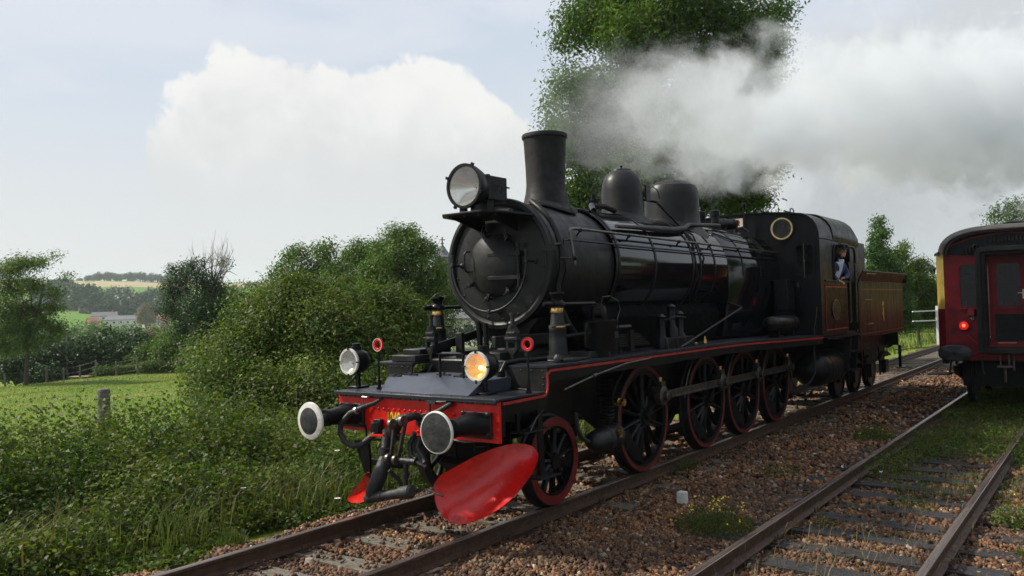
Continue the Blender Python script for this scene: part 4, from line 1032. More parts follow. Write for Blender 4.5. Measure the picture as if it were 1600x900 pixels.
def running_board():
    xs=np.linspace(6.72,15.2,30)
    for s in (-1,1):
        mb=K(); rg=[]
        for x in xs:
            yo=ysb(x)*s if s<0 else min(ysb(x),1.5); yi=.60*s; z=zrb(x)
            rg.append([(x,yi,z-.0),(x,yo,z),(x,yo,z+.02),(x,yi,z+.02)])
        mb.rings(rg); mb.build('running_board',M_DECK,LOCO)
    # valance with red edge: follows the drop at the front, then the deck
    xs=np.linspace(6.78,15.25,40)
    path=[(5.99,1.282),(6.3,1.285),(6.60,1.29)]+[(6.66+.07*math.sin(t),1.36-.07*math.cos(t)) for t in (0,.5,1.0,1.57)]+[(6.735,1.42),(6.735,1.50)]
    path+= [(x,zrb(x)-.030) for x in xs]
    rg=[];rg2=[]
    for i,(x,z) in enumerate(path):
        y=-ysb(x)-.004
        a=path[max(0,i-1)];b=path[min(len(path)-1,i+1)]; d=Vector((b[0]-a[0],b[1]-a[1])); d.normalize(); n=Vector((-d.y,d.x))*.013
        if i in (len(path)-40,len(path)-41): n=Vector((-.7,.7)).normalized()*.016
        rg.append([(x-n.x,y,z-n.y),(x+n.x,y,z+n.y),(x+n.x,y+.012,z+n.y),(x-n.x,y+.012,z-n.y)])
    mb=K(); mb.rings(rg); mb.build('red_edge_stripe',M_LINE,LOCO,smooth=False)
    mb=K(); rg=[[(x,-ysb(x)+.009,zrb(x)-.14),(x,-ysb(x)+.009,zrb(x)-.003),(x,-ysb(x)+.03,zrb(x)-.003),(x,-ysb(x)+.03,zrb(x)-.14)] for x in xs]; mb.rings(rg)
    mb.build('valance',M_PAINT,LOCO)
    mb=K(); mb.box(6.05,6.78,-1.20,-1.18,1.16,1.306); mb.build('deck_side_plate',M_PAINT,LOCO)
    mb=K()
    rivets(mb,[(x,-ysb(x)+.05,zrb(x)+.02) for x in np.arange(7.9,15,.11)],(0,0,1),.009)
    mb.build('board_rivets',M_DECK,LOCO)
running_board()
def frames():
    for s in (-1,1):
        mb=K(); mb.prism([(6.0,.97),(6.0,1.30),(6.9,1.5),(17.8,1.5),(17.8,.85),(15.5,.55),(8.9,.55),(8.2,.95),(6.6,.95)],'y',.56*s-.015,.56*s+.015); mb.build('main_frame_plate',M_PAINT,LOCO,smooth=False)
    # frame interior: cross members, axle boxes
    mb=K()
    for x in (6.6,7.0,8.3,10.4,12.3,13.9,15.6): mb.box(x,x+.04,-.54,.54,.6,1.45)
    mb.build('frame_stretcher',M_PAINT,LOCO,smooth=False)
    mb=K(); mb.box(6.95,8.35,-.54,.54,.75,1.62); mb.build('inside_cylinder_block',M_PAINT,LOCO,bevel=.03)
    for x in (9.55,11.56,13.09,14.66):
        mb=K(); mb.box(x-.16,x+.16,-.70,-.58,.55,.85); mb.cyl((x,-.68,.694),(x,.68,.694),.085,12); mb.build('axle_box',M_PAINT,LOCO)
    # leaf springs over the driving axles
    for x in (9.55,11.56,13.09,14.66):
        mb=K()
        for k in range(6): mb.box(x-.48+.065*k,x+.48-.065*k,-.64,-.56,1.12+.02*k,1.137+.02*k)
        mb.box(x-.05,x+.05,-.655,-.55,1.09,1.27); mb.build('leaf_spring',M_PAINT,LOCO,smooth=False)
frames()
def wheel(x,r,name,label,nsp,redw,side,crank=None,cw=True):
    """tyre, rim, spokes, hub, counterweight; outer face towards side*y"""
    root=empty(name,(x,A0+side*.75,0),label,None,parent=LOCO)
    yf=side*.815; yb=side*.68; ax=(0,side,0); c=(x,0,r)
    def Y(h): return Vector((x,h,r))
    mb=K(); n=56
    prof=[(.0,r-.075),(.0,r+.028),(.03,r+.026),(.04,r+.003),(.13,r-.004),(.135,r-.012),(.135,r-.075)]
    a=(1,0,0); 
    rg=[[Vector((x+math.cos(t)*q,side*(.68+h),r+math.sin(t)*q)) for t in [2*pi*k/n for k in range(n)]] for h,q in prof]
    mb.rings(rg,closed=True); mb.build('tyre',M_GREY,root,angle=30)
    mb=K(); rg=[[Vector((x+math.cos(t)*q,side*(.8155+h),r+math.sin(t)*q)) for t in [2*pi*k/n for k in range(n)]] for h,q in ((0,r-.012),(.004,r-.014),(.004,r-redw),(0,r-redw-.002))]
    mb.rings(rg,closed=True); mb.build('red_tyre_face',M_REDDARK,root,angle=30)
    mb=K(); rg=[[Vector((x+math.cos(t)*q,side*h,r+math.sin(t)*q)) for t in [2*pi*k/n for k in range(n)]] for h,q in ((.70,r-.076),(.80,r-.076),(.80,r-.13),(.70,r-.12))]
    mb.rings(rg,closed=True); mb.build('rim',M_PAINT,root,angle=30)
    spk=None
    for k in range(nsp):
        t=2*pi*(k+.35)/nsp
        if side>0 and k>0 and False: break
        mb=K(); d=Vector((math.cos(t),0,math.sin(t))); p=Vector((x,side*.765,r))+d*(r*.16); q=Vector((x,side*.755,r))+d*(r-.10)
        u=Vector((-math.sin(t),0,math.cos(t)))
        rg=[]
        for pt,w,h in ((p,.040,.055),(p.lerp(q,.5),.026,.042),(q,.034,.048)):
            rg.append([pt+u*w*math.cos(a)+Vector((0,h*math.sin(a),0)) for a in [2*pi*j/8 for j in range(8)]])
        mb.rings(rg); mb.build('spoke',M_PAINT,root,angle=60)
    mb=K(); mb.lathe((x,side*.66,r),ax,[(0,r*.2),(.14,r*.2),(.155,r*.18),(.16,.085),(.175,.08)],24); mb.build('hub',M_PAINT,root)
    if crank:
        dx,dz=crank; cr=math.hypot(dx,dz); mb=K(); 
        mb.lathe((x+dx,side*.72,r+dz),ax,[(0,.12),(.11,.12),(.115,.10)],18); mb.bar((x,side*.79,r),(x+dx,side*.79,r+dz),.08,.16,up=(0,1,0)); mb.build('crank_boss',M_SMOKE,root)
        ang=math.atan2(-dz,-dx); pts=[]; ri=r-.10; 
        for k in range(13):
            t=ang-.62+1.24*k/12; pts.append((x+math.cos(t)*ri,r+math.sin(t)*ri))
        for k in (12,8,4,0):
            t=ang-.60+1.2*k/12; pts.append((x+math.cos(t)*ri*.66,r+math.sin(t)*ri*.66))
        mb=K(); mb.prism(pts,'y',side*.73,side*.80); mb.build('counterweight',M_PAINT,root,angle=30)
    return root
CR=(.25,.27)
def wheels():
    xs=(9.55,11.56,13.09,14.66); nm=('first','second','third','rearmost')
    for i,x in enumerate(xs):
        wheel(x,.694,'driving_wheel',nm[i]+' red-rimmed spoked driving wheel',14,.052,-1,CR)
        wheel(x,.694,'driving_wheel','driving wheel on the far side',14,.052,1,(-.27,.25))
    wheel(7.44,.485,'leading_wheel','small leading wheel with a broad red tyre face',11,.105,-1)
    wheel(7.44,.485,'leading_wheel','small leading wheel on the far side',11,.105,1)
    # coupling rods with fluted faces, bushes and oil cups
    pins=[(x+CR[0],.694+CR[1]) for x in xs]
    for i in range(3):
        (x0,z0),(x1,z1)=pins[i],pins[i+1]; off=-.965 if i%2==0 else -.965
        rod=empty('coupling_rod',((x0+x1)/2,A0+off,z0-.06),None,parent=LOCO)
        mb=K(); a=.13 if i==0 else .17
        for zz,h in ((z0+.040,.014),(z0-.040,.014)): mb.box(x0+a,x1-.13,off-.018,off+.018,zz-h,zz+h)
        mb.box(x0+a,x1-.13,off-.006,off+.006,z0-.03,z0+.03)
        mb.build('fluted_bar',M_ROD,rod,bevel=.004)
    for i,(px,pz) in enumerate(pins):
        b=empty('rod_bush',(px,A0-.96,pz-.12),None,parent=LOCO)
        mb=K(); mb.lathe((px,-.90,pz),(0,-1,0),[(0,.125),(.085,.125),(.10,.10),(.10,.062),(.15,.062),(.155,.045)],20)
        mb.build('bush_eye',M_ROD,b)
        mb=K(); mb.box(px-.055,px+.055,-.985,-.90,pz+.10,pz+.19); mb.build('oil_cup',M_ROD,b,bevel=.008)
        mb=K(); mb.lathe((px-.02,-.945,pz+.19),(0,0,1),[(0,.018),(.03,.018),(.035,.028),(.05,.028)],8); mb.build('oil_cap',M_BRASS,b)
        mb=K(); mb.lathe((px+(.17 if i in(0,) else -.15),-.93,pz),(0,-1,0),[(0,.05),(.07,.05),(.075,.035),(.09,.03)],12); mb.build('rod_knuckle',M_ROD,b)
wheels()
def buffers():
    for yy,lab in ((-.955,'near'),(.755,'far')):
        far=yy>0
        b=empty('buffer',(5.65,A0+yy,.9),'buffer with a white rimmed round head' if far else 'buffer with a worn dark round head',parent=LOCO)
        mb=K(); mb.box(5.925,5.953,yy-.18,yy+.18,.955,1.205)
        for dy in (-.15,.15):
            for dz in (-.095,.095): mb.lathe((5.925,yy+dy,1.09+dz),(-1,0,0),[(0,.026),(.018,.026),(.018,.015),(.03,.015)],6)
        mb.build('mounting_plate',M_GREY,b,bevel=.004)
        mb=K(); n=16; rg=[]
        for x,w,h in ((5.925,.165,.115),(5.88,.135,.112),(5.80,.105,.100),(5.68,.085,.085),(5.60,.080,.080),(5.595,.086,.086),(5.565,.086,.086)):
            rg.append([(x,yy+math.copysign(abs(math.cos(t))**.7,math.cos(t))*w,1.09+math.copysign(abs(math.sin(t))**.7,math.sin(t))*h) for t in [2*pi*k/n for k in range(n)]])
        mb.rings(rg); 
        for s in (-1,1): mb.add([(5.925,yy+s*.012,1.20),(5.66,yy+s*.012,1.155),(5.66,yy+s*.012,1.1),(5.925,yy+s*.012,1.1)],[(0,1,2,3)])
        mb.build('buffer_housing',M_PAINT,b,angle=50)
        mb=K(); mb.cyl((5.57,yy,1.085),(5.40,yy,1.085),.05,16); mb.build('plunger',M_GREY,b)
        mb=K(); 
        mb.cur=0; mb.lathe((5.41,yy,1.085),(-1,0,0),[(0,.05),(.01,.14),(.022,.190),(.036,.190),(.042,.186)],40,caps=False)
        if far:
            mb.lathe((5.368,yy,1.085),(-1,0,0),[(0,.186),(.008,.16),(.012,.136)],40,caps=False)
            mb.cur=1; mb.lathe((5.356,yy,1.085),(-1,0,0),[(0,.136),(.008,.09),(.012,.04),(.013,.001)],40,caps=False)
            mb.cur=1; mb.torus((5.352,yy,1.085),(1,0,0),.088,.004,30,6)
        else:
            mb.cur=0; mb.lathe((5.368,yy,1.085),(-1,0,0),[(0,.186),(.003,.176)],40,caps=False)
            mb.cur=1; mb.lathe((5.365,yy,1.085),(-1,0,0),[(0,.176),(.006,.10),(.008,.001)],40,caps=False)
        mb.build('buffer_head',[M_WHITE,M_BUFDARK],b,angle=30)
buffers()
def lamp(x,y,z,r,lit,name,label):
    L=empty(name,(x+.1,A0+y,z-r-.1),label,parent=LOCO)
    mb=K(); mb.lathe((x+.02,y,z),(1,0,0),[(0,r*.98),(.03,r*1.0),(.12,r*.98),(.20,r*.80),(.235,r*.5),(.24,.01)],28,caps=False); mb.build('lamp_body',M_PAINT,L)
    mb=K(); mb.ring((x-.002,y,z),(1,0,0),r*1.04,r*.86,.026,36); mb.build('lamp_rim',M_WHITE,L,bevel=.003)
    mb=K(); mb.lathe((x+.006,y,z),(1,0,0),[(0,r*.86),(.02,r*.74),(.05,r*.52),(.075,r*.30),(.085,r*.12),(.086,.005)],32,caps=False); mb.build('reflector',M_AMBERGLOW if lit else M_SILVER,L)
    mb=K(); mb.lathe((x+.045,y-.01,z-.015),(1,0,0),[(0,.004),(.006,.016),(.018,.020),(.03,.012)],12); mb.build('bulb',M_BULB if lit else M_STEEL,L)
    gl=glass(); mb=K(); mb.lathe((x+.001,y,z),(1,0,0),[(-.008,.002),(-.006,r*.5),(0,r*.86)],28,caps=False); mb.build('lamp_glass',gl,L)
    mb=K(); mb.lathe((x+.12,y,z+r*.9),(0,0,1),[(0,.06),(.035,.06),(.035,.045),(.06,.045),(.062,.052),(.07,.05)],14); mb.build('vent_cap',M_PAINT,L)
    mb=K()
    for a in (0,90,180,270):
        t=R(a); mb.bar((x-.006,y+math.cos(t)*r*.92,z+math.sin(t)*r*.92),(x-.006,y+math.cos(t)*r*1.17,z+math.sin(t)*r*1.17),.016)
    mb.build('rim_clip',M_GREY,L)
    mb=K(); mb.bar((x+.13,y,z-r*.9),(x+.13,y-.01,1.335),.05,.035); mb.box(x+.04,x+.22,y-.09,y+.07,1.331,1.352); mb.bar((x+.06,y+.10,1.345),(x+.13,y,z-r),.02,.02); mb.build('lamp_bracket',M_PAINT,L,bevel=.004)
_gl=[]
def glass():
    if _gl: return _gl[0]
    m=bpy.data.materials.new('thin_lens_glass'); m.use_nodes=True; nt=m.node_tree; nt.nodes.clear()
    out=node(nt,'ShaderNodeOutputMaterial'); t=node(nt,'ShaderNodeBsdfTransparent'); g=node(nt,'ShaderNodeBsdfGlossy'); g.inputs['Roughness'].default_value=.03
    fr=node(nt,'ShaderNodeFresnel'); fr.inputs[0].default_value=1.6; mx=node(nt,'ShaderNodeMixShader'); mx.inputs[0].default_value=.13; link(nt,t.outputs[0],mx.inputs[1]); link(nt,g.outputs[0],mx.inputs[2]); link(nt,mx.outputs[0],out.inputs[0])
    _gl.append(m); return m
def lamps():
    lamp(6.12,-.815,1.61,.142,True,'front_lamp','lit amber front lamp with a white rim')
    lamp(6.12,1.0,1.625,.142,False,'front_lamp','unlit silver front lamp with a white rim')
    for x,y in ((6.5,-1.165),(6.22,.63)):
        mk=empty('marker_ring',(x,A0+y,1.33),'upright rod with a small red ring on top',parent=LOCO)
        mb=K(); mb.tube([(x,y,1.33),(x,y,1.745)],.011,8); mb.lathe((x,y,1.33),(0,0,1),[(0,.03),(.02,.03),(.02,.018),(.10,.016)],8); mb.build('rod',M_PAINT,mk)
        mb=K(); n=28; 
        mb.ring((x-.014,y,1.81),(1,0,0),.070,.040,.028,28); mb.build('ring',[M_RED],mk,bevel=.004)
        mb=K(); mb.ring((x-.018,y,1.81),(1,0,0),.071,.065,.0035,28); mb.build('ring_edge',M_BUFDARK if y<0 else M_WHITE,mk)
lamps()
def headlamp():
    x,y,z,r=6.90,-.075,3.535,.245
    L=empty('headlamp',(7.2,A0+y,3.25),'large central headlamp on a shelf above the smokebox door',parent=LOCO)
    mb=K(); mb.lathe((x,y,z),(1,0,0),[(.005,r*.99),(.06,r*.99),(.16,r*.86),(.26,r*.62),(.28,r*.5),(.281,.01)],36,caps=False); mb.build('lamp_body',M_PAINT,L)
    mb=K(); mb.ring((x-.015,y,z),(1,0,0),r*1.02,r*.9,.04,40)
    for a in (25,120,200,300):
        t=R(a); mb.bar((x-.01,y+math.cos(t)*r,z+math.sin(t)*r),(x-.01,y+math.cos(t)*r*1.13,z+math.sin(t)*r*1.13),.03,.03)
    mb.build('lamp_rim',M_PAINT,L)
    mb=K(); mb.lathe((x+.01,y,z),(1,0,0),[(0,r*.9),(.03,r*.80),(.08,r*.60),(.14,r*.38),(.18,r*.2),(.2,.01)],40,caps=False); mb.build('reflector',M_SILVER,L)
    mb=K(); mb.lathe((x+.002,y,z),(1,0,0),[(-.02,.002),(-.015,r*.5),(0,r*.9)],32,caps=False); mb.build('lamp_glass',glass(),L)
    mb=K(); mb.box(x+.26,x+.62,y-.125,y+.125,z-.13,z+.14); mb.box(x+.255,x+.30,y-.135,y+.135,z-.14,z+.15); mb.tube([(x+.60,y-.12,z+.03),(x+.66,y-.13,z+.03)],.012,6); bb=mb.build('number_box',M_PAINT,L,bevel=.006)
    text('1040','box_number',M_GREY,bb,(x+.45,A0+y-.1275,z+.0),.15,FACE_SIDE,.75,.003)
    mb=K(); mb.box(x+.05,x+.12,y-.10,y-.04,3.24,3.34); mb.box(x+.05,x+.12,y+.06,y+.12,3.24,3.34); mb.box(x+.3,x+.42,y-.08,y+.08,3.26,3.45); mb.build('lamp_foot',M_PAINT,L)
    # shelf
    mb=K(); mb.prism([(6.83,.20),(6.83,-.36),(7.05,-.48),(7.60,-.52),(7.60,.46),(7.0,.34)],'z',3.215,3.24); sh=mb.build('lamp_shelf',M_PAINT,LOCO,bevel=.004)
    mb=K(); 
    for s in (-.28,.2): mb.prism([(6.95,3.213),(7.60,3.213),(7.60,3.06)],'y',s,s+.012)
    for p in ((6.86,.12),(6.86,-.1),(6.86,-.3),(7.0,-.42)): mb.lathe((p[0],p[1],3.214),(0,0,-1),[(0,.014),(.03,.012)],6)
    mb.build('shelf_bracket',M_PAINT,sh)
headlamp()
ZB=2.70; YB=.03
def smokebox():
    sb=empty('smokebox',(8.3,A0,1.9),'matt black smokebox',parent=LOCO)
    R1=.765
    mb=K(); mb.lathe((7.60,YB,ZB),(1,0,0),[(.10,R1-.03),(1.48,R1-.03)],72,caps=False); mb.build('smokebox_barrel',M_SMOKE,sb)
    mb=K(); mb.lathe((7.60,YB,ZB),(1,0,0),[(.02,R1-.075),(0,R1-.06),(-.012,R1-.04),(-.004,R1+.004),(.02,R1+.012),(.07,R1+.012),(.10,R1-.002),(.12,R1-.032)],72,caps=False); mb.build('front_ring',M_SMOKE,sb,angle=25)
    mb=K(); mb.lathe((7.64,YB,ZB),(-1,0,0),[(0,R1-.06),(.014,R1-.10),(.02,.45),(.02,.002)],64,caps=False); mb.build('front_plate',M_SMOKE,sb)
    mb=K(); rivets(mb,[(7.625,YB+math.cos(t)*.655,ZB+math.sin(t)*.655) for t in [2*pi*(k+.3)/18 for k in range(18)]],(-1,0,0),.015,6); mb.build('ring_studs',M_SMOKE,sb)
    # door
    yd,zd,rd=.075,2.685,.375
    dr=empty('smokebox_door',(7.55,A0+yd,zd-rd),'round dished smokebox door',parent=LOCO)
    mb=K(); mb.lathe((7.615,yd,zd),(-1,0,0),[(0,rd),(.03,rd),(.045,rd-.012),(.075,rd*.8),(.115,rd*.5),(.13,rd*.25),(.135,.002)],48,caps=False); mb.build('door_dish',M_SMOKE,dr,angle=40)
    mb=K()
    for z in (2.80,2.525): 
        pts=[(7.565,-.30),(7.545,-.15),(7.505,-.02),(7.50,.085)]
        rg=[[(a,b,z-.022),(a-.02,b,z-.022),(a-.02,b,z+.022),(a,b,z+.022)] for a,b in pts]; mb.rings(rg)
    mb.build('hinge_strap',M_SMOKE,dr,bevel=.003)
    mb=K(); mb.tube([(7.545,-.315,2.42),(7.545,-.315,2.88)],.018,10); mb.box(7.53,7.61,-.345,-.29,2.775,2.83); mb.box(7.53,7.61,-.345,-.29,2.50,2.555); mb.lathe((7.545,-.315,2.88),(0,0,1),[(0,.028),(.04,.028),(.05,.01)],8); mb.build('hinge_pin',M_SMOKE,dr)
    for a in (104,52,-52,-100,-145):
        t=R(a); c=Vector((7.60,yd+math.cos(t)*-(rd+.03),zd+math.sin(t)*(rd+.03))); c.y=yd-math.cos(t)*(rd+.03)
        o=Vector((0,-math.cos(t),math.sin(t)))
        mb=K(); mb.cyl(c+Vector((.01,0,0)),c+Vector((-.10,0,0)),.013,8); mb.lathe(c+Vector((-.075,0,0)),(-1,0,0),[(0,.03),(.02,.03),(.022,.015)],6); mb.bar(c-o*.06+Vector((-.055,0,0)),c+o*.03+Vector((-.055,0,0)),.035,.018)
        mb.bar(c+Vector((-.105,0,-.01)),c+Vector((-.115,0,0))+Vector((0,-.03 if a>0 else .05,.075 if a>0 else -.045)),.016,.012); mb.build('door_clamp',M_GREY,dr)
    mb=K(); mb.tube([(7.57,.425,2.86),(7.50,.43,2.86),(7.47,.43,2.83),(7.47,.43,2.66),(7.50,.43,2.62),(7.57,.425,2.62)],.011,8); mb.build('door_handle',M_GREY,dr)
    # curved handrail below the door
    mb=K(); yc=.045; rr=.545; pts=[(7.44,yc+rr,2.76)]+[(7.44,yc+rr*math.cos(t),2.68-rr*math.sin(t)) for t in [pi*k/24 for k in range(25)]]+[(7.44,yc-rr,2.76)]
    hr=mb.tube(pts,.014,10) and mb.build('curved_handrail',M_GREY,LOCO)
    mb=K()
    for y,z in ((yc+rr,2.70),(yc-rr,2.70),(yc,2.68-rr)):
        mb.cyl((7.63,y,z),(7.44,y,z),.014,8); mb.lathe((7.44,y,z-.028),(0,0,1),[(0,.012),(.012,.026),(.044,.026),(.056,.012)],10); mb.lathe((7.62,y,z),(-1,0,0),[(0,.035),(.02,.03),(.03,.014)],10)
        if z>2.6: mb.tube([(7.44,y,z+.03),(7.44,y,z+.12)],.012,8); mb.lathe((7.44,y,z+.10),(0,0,1),[(0,.018),(.03,.018)],8)
    mb.build('handrail_stanchion',M_GREY,hr)
    # saddle below
    mb=K(); rg=[]
    for z,w,x0,x1 in ((1.58,.30,7.72,8.5),(1.75,.26,7.78,8.45),(1.92,.36,7.72,8.5),(2.05,.50,7.70,8.6)):
        rg.append([(x0,YB-w,z),(x1,YB-w,z),(x1,YB+w,z),(x0,YB+w,z)])
    mb.rings(rg); mb.build('saddle',M_SMOKE,sb,angle=20)
smokebox()
def boiler():
    bo=empty('boiler',(12,A0,1.95),'glossy black boiler with cladding bands',parent=LOCO)
    r=.755; zc=2.72
    mb=K(); mb.lathe((9.08,0,zc),(1,0,0),[(0,r-.02),(.015,r),(3.62,r)],80,caps=False); mb.build('boiler_barrel',M_GLOSS,bo)
    # firebox casing: round top, straight sides narrowing into the frames
    def sec(x,rr,w):
        pts=[]; 
        for k in range(25): t=pi*k/24; pts.append((x,rr*math.cos(t)*(w/rr if math.sin(t)<.0 else 1),zc+rr*math.sin(t)))
        return pts+[(x,-rr,2.3),(x,-.62,1.62),(x,.62,1.62),(x,rr,2.3)]
    mb=K(); mb.rings([sec(12.70,r,r),sec(12.72,r+.012,r),sec(15.19,r+.012,r)]); mb.build('firebox_casing',M_GLOSS,bo)
    for i,x in enumerate((9.10,10.12,11.35,11.62,12.16,13.3,14.15)):
        rb=r+.004 if x<12.7 else r+.016
        mb=K(); mb.lathe((x,0,zc),(1,0,0),[(0,rb-.003),(.003,rb+.006),(.045,rb+.006),(.048,rb-.003)],80,caps=False); mb.build('cladding_band',M_PAINT,bo,angle=20)
    mb=K(); rivets(mb,[(9.13,math.cos(t)*(r+.008),zc+math.sin(t)*(r+.008)) for t in [R(a) for a in range(100,260,7)]],(0,-1,.3),.006); mb.build('band_bolts',M_PAINT,bo)
    # washout plug covers on the firebox shoulder
    for x in (14.45,):
        t=R(140); mb=K(); c=Vector((x,math.cos(t)*(r+.02),zc+math.sin(t)*(r+.02))); mb.lathe(c-Vector((0,math.cos(t),math.sin(t)))*.015,(0,math.cos(t),math.sin(t)),[(0,.17),(.02,.165),(.026,.10),(.03,.01)],24); mb.build('washout_cover',M_PAINT,bo)
boiler()
def underfill():
    mb=K(); mb.prism([(-.50,1.50),(.50,1.50),(.60,2.02),(.50,2.2),(-.50,2.2),(-.60,2.02)],'x',8.55,12.7); mb.build('under_boiler_filler',M_FILLBLACK,LOCO,bevel=.02)  # added block closing the see-through gap so the underside reads dark
underfill()
def tops():
    def mount(name,x,prof,m,flare,y=0,n=48,label=None):
        """lathe whose foot follows the curve of the boiler; prof: (height above centre line foot, radius)"""
        mb=K(); zc,r=2.72,.755; rg=[]
        for i,(h,q) in enumerate(prof):
            ring=[]
            for k in range(n):
                t=2*pi*k/n; px=x+q*math.cos(t); py=y+q*math.sin(t)
                if i<flare: zz=zc+math.sqrt(max(.01,(r+h)**2-py*py))
                else: zz=h
                ring.append((px,py,zz))
            rg.append(ring)
        mb.rings(rg,cap0=False); return mb.build(name,m,LOCO,angle=35,label=label)
    # chimney: r + small height for the foot rings, then absolute heights
    ch=mount('chimney',8.62,[(-.02,.40),(-.004,.395),(.012,.36),(.04,.30),(3.64,.262),(3.74,.252),(3.95,.256),(4.30,.274),(4.325,.280),(4.33,.292),(4.365,.296),(4.38,.288),(4.383,.262),(4.30,.255),(4.1,.24)],M_CHIM,4,label='tall tapering chimney with a lipped top')
    mb=K(); rivets(mb,[(8.62+.375*math.cos(t),.375*math.sin(t),2.72+math.sqrt(.77**2-(.375*math.sin(t))**2)+.002) for t in [2*pi*k/16 for k in range(16)]],(0,0,1),.012); mb.build('chimney_bolts',M_CHIM,ch)
    d1=mount('steam_dome',10.62,[(-.02,.44),(.0,.43),(.025,.36),(.06,.315),(3.62,.302),(3.85,.300),(3.98,.285),(4.08,.24),(4.135,.18),(4.15,.155),(4.152,.15),(4.168,.145),(4.175,.12),(4.18,.01)],M_SMOKE,4,label='narrow rounded dome behind the chimney')
    mb=K(); mb.lathe((10.62,0,4.178),(0,0,1),[(0,.014),(.03,.010),(.035,.02),(.055,.02),(.06,.008)],8); mb.build('dome_knob',M_PAINT,d1)
    mb=K(); mb.box(10.78,10.92,-.315,-.285,3.70,3.94); mb.build('dome_plate',M_GREY,d1,bevel=.006)
    d2=mount('sand_dome',12.28,[(-.02,.60),(.0,.585),(.025,.50),(.06,.455),(3.66,.440),(3.92,.438),(4.02,.425),(4.09,.39),(4.11,.345),(4.114,.34),(4.165,.25),(4.19,.14),(4.20,.01)],M_SMOKE,4,label='wide flat-topped dome in front of the cab')
    # safety valves, turret and generator ahead of the cab
    sv=empty('safety_valve',(13.75,A0,3.45),'pair of safety valves',parent=LOCO)
    for y in (.13,-.13):
        mb=K(); mb.lathe((13.75,y,3.44),(0,0,1),[(0,.10),(.10,.10),(.10,.075),(.26,.07),(.27,.085),(.36,.085),(.37,.06)],16); mb.build('valve_body',M_PAINT,sv)
    mb=K(); mb.tube([(14.3,-.1,3.45),(14.3,-.1,3.62)],.03); mb.lathe((14.35,.15,3.60),(0,-1,0),[(0,.09),(.08,.12),(.22,.12),(.26,.10),(.40,.10),(.44,.05)],16); mb.build('turbo_generator',M_PAINT,LOCO)
    mb=K(); mb.lathe((14.75,-.12,3.45),(0,0,1),[(0,.04),(.15,.035),(.15,.055),(.24,.055),(.27,.02)],12); mb.tube([(14.75,-.12,3.55),(14.6,-.3,3.55),(14.6,-.42,3.45)],.018,6); mb.build('whistle',M_PAINT,LOCO)
    mb=K(); mb.tube([(15.1,-.15,3.6),(15.1,-.15,3.95),(15.1,-.15,3.97)],.014,6); mb.lathe((15.1,-.15,3.97),(0,0,1),[(0,.02),(.02,.045),(.07,.045),(.1,.015)],10); mb.build('vent_rod',M_PAINT,LOCO)
tops()
